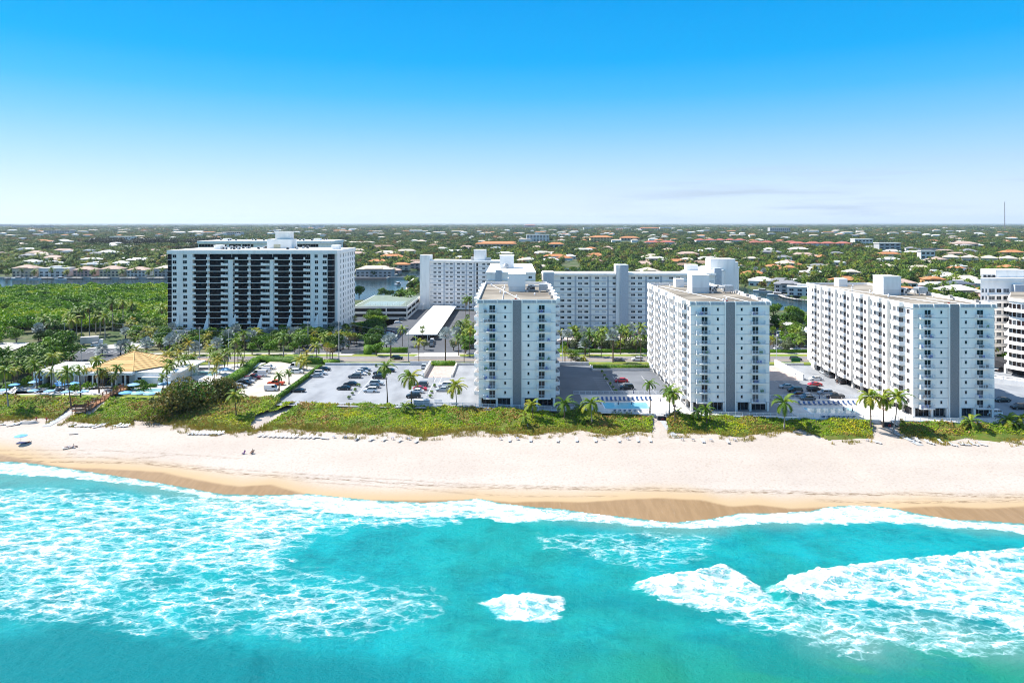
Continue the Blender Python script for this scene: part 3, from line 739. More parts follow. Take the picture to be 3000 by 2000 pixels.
 def side(sgn, full):
  """sgn -1: the side at x=0 looking towards -x"""
  xw = 0 if sgn < 0 else W
  MOD = 11.2; n = int((L - 3) // MOD) + 1
  def bx(q, a, c, d0, d1, z0, z1, m=0):
   """box from local y=a..c, sticking out d0..d1"""
   if sgn < 0: q.box(-d1, -d0, a, c, z0, z1, m)
   else: q.box(W + d0, W + d1, a, c, z0, z1, m)
  for k in range(n):
   yb = k * MOD
   if yb + 14.6 < L:
    q = MB(); bx(q, yb + 11.5, yb + 14.5, 0.001, 1.1, G0 + .0, top + .9); obj('window_bay', cached(('wbay', sgn, k), lambda: q.mesh('window_bay', WHITE2)), t)
  for f in range(NF):
   z = G0 + f * FH
   for k in range(n):
    yb = k * MOD
    if yb + 10.4 < L:
     def bal():
      q = MB(); pts = [(0, 0), (-1.5, .5), (-1.5, 4.2), (-.9, 6.3), (0, 6.3)]
      if sgn > 0: pts = [(-x, y) for x, y in reversed(pts)]
      q.prism(pts, -.16, .06, 0)
      for (a0, c0) in zip(pts[:-1], pts[1:]):
       a0 = Vector(a0); c0 = Vector(c0); e = (c0 - a0).normalized(); nn = Vector((-e.y, e.x)) * .06
       q.prism([a0 + nn, c0 + nn, c0 - nn, a0 - nn][::-1], .06, 1.05, 1)
      return q.mesh('balcony', [WHITE2, FRAME])
     obj('balcony', cached(('sbal', sgn), bal), t, (xw, yb + 3.8, z))
    if full:
     rzz = -math.pi / 2
     if k == 0: obj('window', window_mesh(1.5, 1.25, 2, GLASSBR, FRAME), t, (0, 3.1, z + .95), rzz)
     if yb + 14.6 < L: obj('window', window_mesh(1.3, 1.25, 2, GLASSBR, FRAME), t, (-1.1, yb + 13.8, z + .95), rzz)
     if yb + 10.4 < L:
      obj('sliding_door', window_mesh(2.1, 2.05, 2, GLASSBR, FRAME, 'sliding_door', fw=.09), t, (0, yb + 7.0, z + .1), rzz)
      obj('window', window_mesh(1.2, 1.2, 2, GLASSBR, FRAME), t, (0, yb + 10.0, z + .95), rzz)
     obj('ledge', cached('sledge', lambda: (lambda q_: (q_.box(-.12, .02, 0, 1.6, -.05, .05), q_.mesh('ledge', TRIMG))[1])(MB())), t, (0, max(.1, yb + 10.2) if yb + 12 < L else .1, z))
  for k in range(n):
   yb = k * MOD
   def bay_top():
    q = MB(); bx(q, 0, 4.4, .352, 1.6, top - .1, top + 1.1); return q.mesh('parapet_bay', WHITE)
   if yb + 10 < L: obj('parapet_bay', cached(('btop', sgn), bay_top), t, (0, yb + 4.2, 0))
 side(-1, X0 > 20)
 side(1, False)
 lz = top + .3; lx = 8.9
 q = MB(); q.box(0, 5.9, 0, 6.6, 0, 6.0); q.box(-.08, 5.98, -.08, 6.68, 6.001, 6.2); obj('lift_house', q.mesh('lift_house', WHITE), t, (lx, 32, lz))
 q = MB(); q.box(0, 5.5, -.02, .0, .2, 1.9); obj('lift_house_panel', q.mesh('lift_house_panel', WHITE2), t, (lx + .2, 31.99, lz))
 q = MB(); q.box(0, 3.2, 0, 4, 0, 3.0); q.box(.6, 1.6, -.06, 0, .1, 2.2); obj('stair_house', q.mesh('stair_house', WHITE), t, (8.5, L - 8, lz))
 q = MB()
 pts = [(0, .2), (.1, 1.2), (.6, 1.9), (1.4, 2.2), (4.4, 2.2)]
 for i in range(len(pts) - 1):
  (a0, a1), (c0, c1) = pts[i], pts[i + 1]
  q.box(min(a0, c0), max(a0, c0) + .6, -.5, .5, min(a1, c1) - .35, max(a1, c1) + .1)
 q.box(4.4, 7.4, -.8, 2.2, .6, 2.7); q.box(4.7, 4.9, -.6, -.4, 0, .6); q.box(7.0, 7.2, -.6, -.4, 0, .6); q.box(4.7, 4.9, 1.8, 2, 0, .6); q.box(7.0, 7.2, 1.8, 2, 0, .6)
 obj('rooftop_duct', q.mesh('rooftop_duct', METAL), t, (lx + 6.2, 30.8, lz))
 q = MB(); q.box(0, 2.4, 0, 2, 0, .6, 0); q.box(.1, 2.3, .1, 1.9, .6, 1.6, 1); q.box(0, 2.4, 0, 2, 1.6, 2.0, 0); obj('cooling_unit', q.mesh('cooling_unit', [METAL, DARKV]), t, (lx + 7.0, 35, lz))
 for i in range(9):
  def vent():
   q = MB(); q.bar((0, 0, 0), (0, 0, .5), .16, 8); q.bar((0, 0, .5), (0, 0, .8), .36, 8, r2=.12); return q.mesh('roof_vent', FRAME)
  obj('roof_vent', cached('vent', vent), t, (rg.uniform(1.5, W - 1.5), rg.uniform(8, L - 6), lz))
 for i in range(5):
  def bxv(): q = MB(); q.box(0, .9, 0, .9, 0, .8); q.box(-.06, .96, -.06, .96, .801, .9); return q.mesh('vent_box', PALE)
  obj('vent_box', cached('ventb', bxv), t, (W - 1.2, 6 + i * (L - 10) / 5, lz + .5))
 q = MB(); q.bar((2.5, L - 8, .25), (12.6, 6, .25), .11, 4); q.bar((7.2, L - 6, .25), (7.2, 1, .25), .09, 4) if X0 < 0 else q.bar((16, 20, .25), (19, 2, .25), .09, 4)
 obj('roof_conduit', q.mesh('roof_conduit', FRAME), t, (0, 0, lz))
 q = MB(); q.bar((0, 0, 0), (0, 0, 1.0), .10, 6); q.bar((-.35, 0, .75), (.35, 0, .75), .09, 5); q.bar((-.3, 0, 1.0), (0, 0, .8), .07, 5); q.bar((.3, 0, 1.0), (0, 0, .8), .07, 5)
 obj('red_standpipe', q.mesh('red_standpipe', mat('red_paint', (0.45, 0.03, 0.025))), t, (11.2, 1.5, lz))
 return t
T1 = tower(-10.1, 206.7, 62, 'white apartment tower standing alone beside the parking deck, hiding all its long sides', 1)
T2 = tower(52.8, 201.8, 62, 'white apartment tower standing between the two seaside swimming pools', 2)
T3 = tower(114.8, 195.4, 70, 'white apartment tower with carports under its long balconied side, next to the curved building', 3)
# ------------------------------------------------------------ black-banded slab building
def slab_building():
 t = thing('apartment_building', 'wide white apartment building with black glass bands and sloping buttresses', 'apartment building', (-172, 341, 7))
 k = 23.0; N = 13; fh = 2.9; top = N * fh; D = 40
 X = lambda zx: (zx - 170) / k
 Wd = X(2065)
 q = MB(); q.box(0.5, Wd + 2.0, 1.7, D, -4, top); obj('core', q.mesh('core', WHITE), t)
 q = MB(); q.box(-2, Wd + 3, -4, 1.69, -4, -.05, 1); q.box(-2.1, Wd + 3.1, -4.1, -3.9, -.6, .35, 0); obj('podium', q.mesh('podium', [WHITE2, DARKV]), t)
 q = MB(); q.box(-.4, Wd + 2.3, -.25, D + .2, top, top + 1.75); q.box(-.4, Wd + 2.3, -.25, D + .2, top + 1.751, top + 1.76)
 obj('parapet', q.mesh('parapet', WHITE), t)
 q = MB(); q.box(.6, Wd + 1.3, .8, D - 1, top + 1.765, top + 1.80); obj('roof', q.mesh('roof', ROOFW), t)
 piers = [(217, 330), (330, 455), (865, 920), (1342, 1386), (1810, 1905), (1905, 2005)]
 for i, (a, c) in enumerate(piers):
  q = MB(); z1 = top - fh if i in (2, 3) else top - .002
  out = 0.9 if i in (0, 5) else 0.0
  q.box(X(a) + (.001 if i in (1, 5) else 0), X(c), -out * .0, 1.695, 0, z1); obj('pier', q.mesh('pier', WHITE), t)
 for zx, w in ((290, 18), (635, 10), (945, 10), (1245, 12), (1580, 10), (1890, 12)):
  q = MB(); x = X(zx); h = 7.6; e = 1.9; ww = w / k
  v = [(x - e, -1.6, 0), (x + ww, -1.6, 0), (x + ww, -.02, 0), (x - e, -.02, 0), (x, -.5, h), (x + ww, -.5, h), (x + ww, -.02, h), (x, -.02, h)]
  q.v = v; q.f = [(3, 2, 1, 0), (4, 5, 6, 7), (0, 1, 5, 4), (1, 2, 6, 5), (2, 3, 7, 6), (3, 0, 4, 7)]; q.m = [0] * 6
  obj('buttress', q.mesh('buttress', WHITE), t)
 for zx in (635, 1108, 1583):
  q = MB(); q.box(X(zx) - .12, X(zx) + .12, -.45, 1.69, 3, top - .002); obj('fin', q.mesh('fin', WHITE), t)
 zones = [(455, 865, 455, 497, 785, 865, 635), (920, 1342, 945, 985, 1243, 1342, 1108), (1386, 1810, 1395, 1440, 1733, 1810, 1583)]
 rg = random.Random(5)
 for f in range(N):
  z = f * fh
  topf = f == N - 1
  for zi, (a, c, l0, l1, r0, r1, mid) in enumerate(zones):
   a_, c_ = (a, c)
   if topf: a_ = 455 if zi == 0 else a - (28 if zi == 1 else 22); c_ = 1810 if zi == 2 else c + (27 if zi == 0 else 22)
   def sl(w=X(c_) - X(a_)):
    s_ = MB(); s_.box(0, w, -.35, 1.69, -.12, .12); return s_.mesh('balcony_slab', WHITE)
   obj('balcony_slab', cached(('sbs', round(X(c_) - X(a_), 1)), sl), t, (X(a_), -.003, z))
   for (g0, g1) in ((a_, mid), (mid, c_)):
    w = X(g1) - X(g0) - .3
    def gw(w=w):
     s_ = MB(); s_.box(0, w, -.05, .0, .14, fh - .14, 0)
     n = max(2, int(w / 1.9))
     for j in range(1, n): s_.box(w * j / n - .03, w * j / n + .03, -.09, -.051, .14, fh - .14, 1)
     return s_.mesh('glazing', [SMOKE, mat('black_metal', (0.02, 0.022, 0.026), rough=.4)])
    obj('glazing', cached(('gw', round(w, 1)), gw), t, (X(g0) + .15, 1.65, z))
    def gr(w=w): s_ = MB(); s_.box(0, w, -.02, .02, .14, 1.15, 0); return s_.mesh('glass_rail', SMOKE)
    obj('glass_rail', cached(('gr', round(w, 1)), gr), t, (X(g0) + .15, -.2, z))
   pcs = [(mid - 17, mid + 21, 1.25)]
   if topf: pcs += [(l1 - 40, l1 - 5, 1.25), (r0, r0 + 18, 1.25)]
   else: pcs += [(l0, l1, 1.15), (r0, r1, 1.15), (r0 - 0, r0 + 22, 1.35)]
   for j, (p0, p1, h) in enumerate(pcs):
    def pc(w=X(p1) - X(p0), h=h): s_ = MB(); s_.box(0, w, -.5, -.1, .0, h, 0); return s_.mesh('balcony_parapet', WHITE)
    obj('balcony_parapet', cached(('pc', round(X(p1) - X(p0), 2), h), pc), t, (X(p0), -.01 * j, z + .02))
  for zx, w, dx in ((232, 1.85, 0), (350, 2.0, 0), (818, 2.1, .0), (1288, 2.0, 0), (1758, 2.0, 0), (1862, 1.6, 0), (1955, 2.0, 0)):
   if topf and zx in (818, 1288): continue
   y = -.0 if zx not in (818, 1288, 1758) else 1.55
   gl = rg.choice((SMOKE, SMOKE, GLASS, GLASS2) if rg.random() < .3 else (SMOKE, GLASS))
   obj('window', window_mesh(w, 1.55, 2, gl, WHITE, fw=.05), t, (X(zx) + rg.choice((0, 0, 0, -.2)), y, z + .95))
  q_ = cached('corner', lambda: (lambda s_: (s_.prism([(0, 0.0), (2.0, 0), (2.0, 3), (-.02, 3)], .12, fh - .12, 0), s_.mesh('corner_glazing', SMOKE))[1])(MB()))
  obj('corner_glazing', q_, t, (0, .0, z)).location.x = 0.02
  q_ = cached('corner2', lambda: (lambda s_: (s_.prism([(0, 0), (2.3, 0), (3.1, .8), (3.1, 4.4), (0, 4.4)], .1, fh - .1, 0), s_.mesh('corner_glazing', SMOKE))[1])(MB()))
  obj('corner_glazing', q_, t, (X(2008), .02, z))
  q_ = cached('cslab', lambda: (lambda s_: (s_.prism([(-.05, -.1), (2.4, -.1), (3.25, .75), (3.25, 4.5), (-.05, 4.5)], -.09, .09, 0), s_.mesh('corner_slab', WHITE))[1])(MB()))
  obj('corner_slab', q_, t, (X(2008), 0, z))
  q_ = cached('cslabl', lambda: (lambda s_: (s_.box(-.08, 2.05, -.08, 3, -.09, .09, 0), s_.mesh('corner_slab', WHITE))[1])(MB()))
  obj('corner_slab', q_, t, (0, 0, z))
  for j, y in enumerate((7.5, 13, 18, 23, 28, 33, 37.5)):
   w = (1.1, 1.3, .45, 1.4, 1.2, 1.3, 1.2)[j]
   obj('window', window_mesh(w, 1.7, 1, SMOKE, WHITE, fw=.04), t, (Wd + 2.0, y, z + .8), math.pi / 2)
 q = MB(); q.box(Wd + 1.3, Wd + 1.998, 4.45, 5.0, 0, top - .003); obj('corner_pier', q.mesh('corner_pier', WHITE), t)
 q = MB(); q.box(0, 13, 0, 9, 0, 5.0); q.box(3.9, 11.6, 1.5, 8, 5.001, 8.8); q.box(3.4, 12.1, 1.0, 8.5, 8.801, 9.1); obj('penthouse', q.mesh('penthouse', WHITE2), t, (X(1145), 20, top + 1.8))
 q = MB(); q.box(0, 3.6, -.05, 0, .1, 2.4); obj('penthouse_door', q.mesh('penthouse_door', mat('cream_paint', (0.5, 0.46, 0.33))), t, (X(1145) + 3.6, 19.98, top + 1.8))
 for i in range(44):
  def ac():
   s_ = MB(); s_.box(-.7, .7, -.5, .5, .2, 1.3, 0); s_.box(-.55, .55, -.52, -.5, .3, 1.1, 1); s_.box(-.6, .6, -.4, .4, 0, .2, 1); return s_.mesh('air_conditioner', [METAL, DARKV])
  x = rg.uniform(20, Wd - 20)
  if X(1145) - 2 < x < X(1145) + 15: continue
  obj('air_conditioner', cached('ac', ac), t, (x, rg.uniform(6, 34), top + 1.8), rg.choice((0, math.pi / 2)))
 for x in (X(550), X(1960)):
  q = MB(); q.box(0, 4, 0, 4, 0, 1.8); q.box(-.2, 4.2, -.2, 4.2, 1.801, 2.1); obj('stair_house', q.mesh('stair_house', WHITE), t, (x, 15, top + 1.8))
slab_building()
def slab_behind():
 Y = 519;
 t = thing('apartment_building', 'twin apartment building standing behind the black-banded one, only its top floor showing', 'apartment building', (-239, Y, 5))
 W = 101; H = 41.5
 q = MB(); q.box(0, W, 1, 38, -2, H - 2); obj('wall', q.mesh('wall', WHITE), t)
 q = MB(); q.box(-.5, W + .5, 0, 38.5, H - 2, H); obj('parapet', q.mesh('parapet', WHITE), t)
 q = MB(); q.box(1, W - 1, 1, 37.5, H + .01, H + .05); obj('roof', q.mesh('roof', ROOFW), t)
 for a, c in ((.5, 16), (19, 21.5), (23.5, 32.5), (33.5, 39.5), (40, 42), (59, 62), (62.5, 73.5), (75.5, 91.5)):
  for f in range(3):
   obj('glazing', window_mesh(round(c - a, 2), 2.1, max(2, int((c - a) / 2)), SMOKE, WHITE, 'glazing'), t, (a, 1, H - 4.6 - 2.9 * f))
 for j in range(9):
  for f in range(3): obj('window', window_mesh(1.3, 1.8, 1, SMOKE, WHITE), t, (W, 3 + j * 3.8, H - 4.5 - 2.9 * f), math.pi / 2)
 for x in (13, 84): q = MB(); q.box(0, 5, 0, 4, 0, 1.6); obj('stair_house', q.mesh('stair_house', WHITE), t, (x, 15, H + .05))
 rg = random.Random(4)
 for i in range(24): obj('air_conditioner', cached('ac', None), t, (rg.uniform(5, W - 5), rg.uniform(4, 34), H + .05))
slab_behind()
# ------------------------------------------------------------ long gallery blocks behind
def gallery(t, L, floors, z0, fh, wins, recs, rg, x_off=0, y_off=0, rz=0, doors=()):
 """front of a gallery block: windows, grey recesses, floor ledges, parented to t"""
 c, s = math.cos(rz), math.sin(rz)
 def at(x, y): return (x_off + x * c - y * s, y_off + x * s + y * c)
 for f in range(floors):
  z = z0 + f * fh
  def lg(L=L): q = MB(); q.box(0, L, -.35, .0, -.12, .10, 0); return q.mesh('floor_ledge', TRIMG)
  o = obj('floor_ledge', cached(('fl', round(L, 1)), lg), t, (*at(0, 0), z), rz)
  for x in wins:
   r = rg.random(); gl = GLASS if r < .62 else GLASS2 if r < .85 else mat('white_shutter', (0.55, 0.57, 0.6), rough=.6)
   obj('window', window_mesh(1.9, 1.0, 3, gl, FRAME), t, (*at(x, 0), z + 1.1), rz)
  for x in doors:
   obj('gallery_door', window_mesh(1.1, 2.2, 1, DARKV, WHITE, 'gallery_door'), t, (*at(x, 0), z + .15), rz)
 for x in recs:
  q = MB(); q.box(0, .9, -.06, .0, z0, z0 + floors * fh - .3); obj('recess_strip', q.mesh('recess_strip', TRIMG), t, (*at(x, 0), 0), rz)
def block_a():
 t = thing('apartment_building', 'long white gallery block with a tall blank stair fin, behind the carport roof', 'apartment building', (-61, 455, 3), rz=math.radians(-9))
 rg = random.Random(11); L = 60; H = 31.5; fh = 2.82
 q = MB(); q.box(6.6, L, 0, 14, 0, H); obj('wall', q.mesh('wall', WHITE), t)
 q = MB(); q.box(6.4, L + .2, -1.0, 14.4, H, H + .9); obj('parapet', q.mesh('parapet', WHITE), t)
 q = MB(); q.box(6.8, L - .2, -.6, 14, H + .91, H + .95); obj('roof', q.mesh('roof', ROOFW), t)
 q = MB(); q.box(0, 6.598, -1.5, 6, 0, H + 4.5); obj('stair_fin', q.mesh('stair_fin', WHITE), t)
 q = MB(); q.box(-5, 3, -5, -1.51, 0, 3.4); obj('entrance_annex', q.mesh('entrance_annex', WHITE), t)
 k = 17.4; X = lambda zx: (zx - 1085) / k
 gallery(t, L - 6.7, 11, .3, fh, [X(v) - 6.7 for v in (1243, 1299, 1386, 1436, 1521, 1576, 1664, 1818, 1874)], [X(v) - 6.7 for v in (1360, 1480, 1622, 1715)], rg, 6.65, 0, 0, doors=[X(1747) - 6.7])
 q = MB(); q.box(0, 7.4, 0, 6, 0, 6.8); q.box(-.2, 7.6, -.2, 6.2, 6.801, 7.1); obj('lift_house', q.mesh('lift_house', WHITE), t, (X(1705), 3, H + .9))
 q = MB(); q.box(0, 2, 0, 2, 0, 2.4); obj('water_tank', q.mesh('water_tank', PALE), t, (X(1670), 3, H + .9))
 q = MB(); q.box(0, 3, 0, 2, 0, 2.0); obj('vent_box', q.mesh('vent_box', METAL), t, (X(1850), 3, H + .9))
 t = thing('apartment_building', 'white gallery wing behind the lone tower, with a water tank on its roof', 'apartment building', (-12.6, 338, 3))
 q = MB(); q.box(0, 24.2, 0, 74, 0, 32); obj('wall', q.mesh('wall', WHITE), t)
 q = MB(); q.box(-.3, 24.5, -.3, 74, 32, 32.7); obj('parapet', q.mesh('parapet', WHITE), t)
 q = MB(); q.box(.1, 24.1, .1, 73.6, 32.71, 32.75); obj('roof', q.mesh('roof', ROOFW), t)
 q = MB(); q.box(0, 7.6, 0, 7, 0, 6.6); q.box(-.2, 7.8, -.2, 7.2, 6.601, 6.9); obj('lift_house', q.mesh('lift_house', WHITE), t, (6, 30, 32.75))
 q = MB(); q.bar((0, 0, 0), (0, 0, 2.2), 1.5, 14); q.bar((0, 0, 2.2), (0, 0, 3.0), 1.5, 14, r2=.3); obj('water_tank', q.mesh('water_tank', METAL, True), t, (9.2, 26.5, 32.75))
 q = MB(); q.box(0, 3.1, -1.2, 5, 0, 33.8); obj('stair_fin', q.mesh('stair_fin', TRIMG), t, (4.4, -.01, 0))
 for f in range(11):
  for y in (6, 14, 30, 38, 52, 60):
   obj('window', window_mesh(2.4, 1.1, 2, GLASS, FRAME), t, (0, y + 3, f * 2.85 + 1.2), -math.pi / 2)
  for x in (17.5, 20.8): obj('window', window_mesh(1.6, 1.1, 2, GLASS, FRAME), t, (x, 0, f * 2.85 + 1.2))
  q_ = cached('bal24', lambda: (lambda s_: (s_.box(0, 24.2, -.4, 0, -.1, .1), s_.mesh('floor_ledge', TRIMG))[1])(MB())); obj('floor_ledge', q_, t, (0, 0, f * 2.85 + .3))
block_a()
def block_b():
 t = thing('apartment_building', 'long white gallery block with triple windows and a tall grey lift shaft', 'apartment building', (15.5, 341, 3))
 rg = random.Random(21); k = 23.0; X = lambda zx: (zx - 950) / k
 H = 31.0; L = 86; fh = 2.81
 q = MB(); q.box(0, L, 0, 14, 0, H); obj('wall', q.mesh('wall', WHITE), t)
 q = MB(); q.box(-.2, L + .2, -1.1, 14.4, H, H + .95); obj('parapet', q.mesh('parapet', WHITE), t)
 q = MB(); q.box(.2, L - .2, -.6, 14, H + .96, H + 1.0); obj('roof', q.mesh('roof', ROOFW), t)
 q = MB(); q.box(0, X(1072), -1.6, 6, 0, H + 1.9); obj('stair_fin', q.mesh('stair_fin', WHITE), t)
 q = MB(); q.box(0, 5.2, -.03, 0, 0.4, H + 1.2); obj('stair_fin_panel', q.mesh('stair_fin_panel', TRIMG), t, (.05, -1.605, 0))
 q = MB(); q.box(X(1828), X(1923), -2.2, 6, 0, H + 5.3); obj('lift_shaft', q.mesh('lift_shaft', GREYST if False else TRIMG), t)
 q = MB(); q.box(X(1785), X(1828) - .002, -1.2, 6, 0, H + 5.3); obj('lift_shaft_side', q.mesh('lift_shaft_side', WHITE), t)
 wins = [X(v) for v in (1150, 1230, 1353, 1426, 1549, 1626, 1750, 1963, 2041, 2163, 2236, 2400, 2480, 2600, 2700, 2800)]
 gallery(t, L - 6, 10, H - 10 * fh - .1, fh, [w - 5.4 for w in wins], [X(v) - 5.4 for v in (1313, 1484, 1686, 2124, 2296)], rg, 5.4, 0, 0)
 q = MB(); q.box(5.5, L, .02, .1, 0, 2.6); obj('garage_opening', q.mesh('garage_opening', DARKV), t, (0, -.2, 0))
block_b()
def block_c():
 t = thing('apartment_building', 'white gallery wing with a tall blank tower at its end, behind the second tower', 'apartment building', (88, 343, 3))
 H = 31.5
 q = MB(); q.prism([(0, 12), (12, 0), (40, 42), (24, 56)], 0, H); obj('wall', q.mesh('wall', WHITE), t)
 q = MB(); q.prism([(-.3, 12), (12, -.4), (40.4, 42), (24, 56.4)], H, H + .9); obj('parapet', q.mesh('parapet', ROOFW), t)
 q = MB(); q.box(0, 13.2, 0, 9, 0, H + 6.6); q.box(12.2, 15.4, 2, 11, 0, H + 4.9); obj('lift_tower', q.mesh('lift_tower', WHITE), t, (17.2, 19, 0))
 q = MB(); q.box(0, 3.6, 0, 3, 0, H + 2.8); obj('stair_fin', q.mesh('stair_fin', TRIMG), t, (14.5, 2.6, 0))
 rz = math.atan2(42, 28)
 for f in range(11):
  z = .3 + f * 2.85
  for s in (6, 9.5, 13):
   obj('gallery_door', window_mesh(1.1, 2.1, 1, DARKV, WHITE, 'gallery_door'), t, (12 + s * math.cos(rz) + .02, s * math.sin(rz) - .02, z + .1), rz)
  q_ = cached('gal_c', lambda: (lambda s_: (s_.box(3.5, 17, -1.4, -.01, -.1, .1), s_.box(3.5, 17, -1.4, -1.25, .1, 1.1), s_.mesh('gallery_floor', WHITE))[2])(MB()))
  obj('gallery_floor', q_, t, (12, 0, z), rz)
 q = MB(); q.box(0, 6, 0, 5, 0, 3); obj('stair_house', q.mesh('stair_house', WHITE), t, (3, 13, H + .9))
block_c()
# ------------------------------------------------------------ curved building at the far right
def block_r():
 t = thing('apartment_building', 'white apartment building with picture windows standing back behind the curved balconies', 'apartment building', (188, 274, 3.5))
 q = MB(); q.prism([(0, 0), (40, 0), (40, 16), (12, 16)], 0, 33.3); obj('wall', q.mesh('wall', WHITE), t)
 q = MB(); q.prism([(-.2, -.3), (40.2, -.3), (40.2, 16.2), (12, 16.2)], 33.3, 34.4); obj('parapet', q.mesh('parapet', WHITE), t)
 q = MB(); q.box(0, 14, 0, 9, 0, 3.0); obj('penthouse', q.mesh('penthouse', WHITE), t, (9, 4, 34.4))
 q = MB(); q.box(0, 4, -2, 0, 0, 32); obj('stair_fin', q.mesh('stair_fin', TRIMG), t, (12.5, 0, 0))
 rg = random.Random(2)
 for i in range(6): obj('air_conditioner', cached('ac', None), t, (3.5 + i * .9, 3 + (i % 2) * 1.6, 34.4))
 for f in range(10):
  z = 1.5 + f * 2.9
  for x, w in ((.5, .8), (2, .5), (3.4, 2.3), (6.5, 1.8), (9.2, 2.2), (20, 2.2), (25, 2.2)):
   obj('window', window_mesh(w, 1.5, 2 if w > 1 else 1, GLASS2 if rg.random() < .6 else GLASS, FRAME), t, (x, 0, z + 1.1))
  q_ = cached('lr', lambda: (lambda s_: (s_.box(0, 12, -.9, 0, -.15, .55), s_.mesh('balcony', WHITE))[1])(MB())); obj('balcony', q_, t, (3, 0, z))
 t = thing('apartment_building', 'white apartment building with rounded ribbon balconies at the picture edge, above a ramp', 'apartment building', (182, 241, DZ))
 def curve(o, n=12):
  """outline: rounded sea-facing corner"""
  pts = []
  for i in range(n + 1):
   a = math.pi / 2 * i / n; pts.append((9 - (9 + o) * math.cos(a), 9 - (9 + o) * math.sin(a)))
  return pts + [(60, -o), (60, 30), (16, 30)]
 H = 27.2
 q = MB(); q.prism(curve(0), 2.9, H); obj('wall', q.mesh('wall', WHITE), t)
 q = MB(); q.prism(curve(.5), H, H + 1.0); obj('parapet', q.mesh('parapet', WHITE), t)
 q = MB(); q.prism(curve(-.3), H + 1.01, H + 1.06); obj('roof', q.mesh('roof', ROOFG), t)
 for f in range(8):
  z = 3.0 + f * 2.95
  def bal():
   s_ = MB(); s_.prism(curve(1.7), -.2, .1, 0)
   a = curve(1.7); b_ = curve(1.58)
   for i in range(14):
    s_.prism([a[i], a[i + 1], b_[i + 1], b_[i]], .1, 1.0, 0)
   return s_.mesh('balcony', WHITE)
  if f != 6: obj('balcony', cached('cbal', bal), t, (0, 0, z))
  for i in range(9):
   a = math.pi / 2 * (i + .5) / 9; x = 9 - 9 * math.cos(a); y = 9 - 9 * math.sin(a)
   obj('window', window_mesh(1.25, 1.75, 1, GLASSBR if (f * 3 + i) % 4 else GLASS2, FRAME), t, (x - .62 * math.sin(a), y + .62 * math.cos(a), z + .9), a - math.pi / 2)
  for i in range(5): obj('window', window_mesh(1.7, 1.75, 1, GLASSBR if i % 2 else GLASS2, FRAME), t, (9.5 + i * 2.1, 0, z + .9))
 for x, y in ((1.5, 1.5), (8, -1), (1, 12), (14, -1), (20, -1)):
  q = MB(); q.box(-.4, .4, -.4, .4, 0, 2.9); obj('column', q.mesh('column', WHITE), t, (x, y, 0))
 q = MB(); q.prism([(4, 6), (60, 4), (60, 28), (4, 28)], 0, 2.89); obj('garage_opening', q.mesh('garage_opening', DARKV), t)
 t = thing('ramp', 'white walled car ramp rising to the porch of the curved building', 'ramp', (160, 212, DZ))
 q = MB(); q.v = [(-6, 34, 0), (34, 6, 0), (34, 10, 0), (-6, 38, 0), (-6, 34, 2.2), (34, 6, 1.2), (34, 10, 1.2), (-6, 38, 2.2)]; q.f = [(3, 2, 1, 0), (4, 5, 6, 7), (0, 1, 5, 4), (1, 2, 6, 5), (2, 3, 7, 6), (3, 0, 4, 7)]; q.m = [0] * 6
 obj('ramp_wall', q.mesh('ramp_wall', WHITE), t)
 q = MB()
 for i in range(14):
  s_ = i / 13; q.box(-6 + 40 * s_ - .15, -6 + 40 * s_ + .15, 34.2 - 28 * s_ - .1, 34.2 - 28 * s_ + .1, 2.2 - s_, 3.1 - s_)
 obj('ramp_post', kind(obj('ramp_posts', q.mesh('ramp_post', WHITE)), 'stuff').data, t); bpy.data.objects.remove(bpy.data.objects['ramp_posts'])
 q = MB(); q.bar((-6, 34.2, 3.1), (34, 6.2, 2.1), .15, 4); obj('ramp_rail', q.mesh('ramp_rail', WHITE), t)
 t = thing('carport', 'pale flat carport roof on white posts beside the curved building', 'carport', (160, 246, DZ))
 q = MB(); q.box(0, 14, 0, 9, 2.6, 2.9); obj('roof', q.mesh('roof', PALE), t)
 for x in (.3, 7, 13.4):
  for y in (.3, 8.4): q = MB(); q.box(0, .3, 0, .3, 0, 2.6); obj('post', q.mesh('post', WHITE), t, (x, y, 0))
block_r()
# ------------------------------------------------------------ plants
G_BRIGHT = [(0.028, 0.08, 0.006), (0.07, 0.17, 0.008), (0.14, 0.26, 0.010), (0.26, 0.33, 0.012)]
M_LEAF = leafmat('leaf_green', [(0.016, 0.045, 0.007), (0.042, 0.099, 0.011), (0.088, 0.176, 0.014), (0.176, 0.24, 0.018)], scale=0.05)
M_LEAFB = leafmat('leaf_bright', G_BRIGHT, scale=0.05)
M_MANG = leafmat('mangrove_leaf', [(0.026, 0.08, 0.004), (0.08, 0.19, 0.005), (0.16, 0.29, 0.006), (0.32, 0.36, 0.008)], scale=0.035, rand=0.5)
M_SUB = leafmat('suburb_leaf', [(0.019, 0.046, 0.011), (0.04, 0.085, 0.014), (0.078, 0.136, 0.022), (0.132, 0.155, 0.024), (0.186, 0.116, 0.036)], scale=0.012, rand=0.75)
M_PINE = leafmat('dark_pine_leaf', [(0.012, 0.020, 0.009), (0.030, 0.038, 0.016), (0.05, 0.055, 0.022)], scale=0.05)
M_PALM = leafmat('palm_frond', [(0.03, 0.083, 0.007), (0.075, 0.15, 0.01), (0.165, 0.225, 0.014), (0.33, 0.285, 0.024)], scale=0.06, trans=0.2)
M_PALMY = leafmat('yellow_palm_frond', [(0.088, 0.15, 0.01), (0.225, 0.225, 0.012), (0.413, 0.275, 0.014)], scale=0.1, trans=0.25)
M_SILVER = leafmat('silver_fan_leaf', [(0.13, 0.17, 0.17), (0.22, 0.27, 0.27), (0.33, 0.38, 0.38)], scale=0.3, trans=0.1)
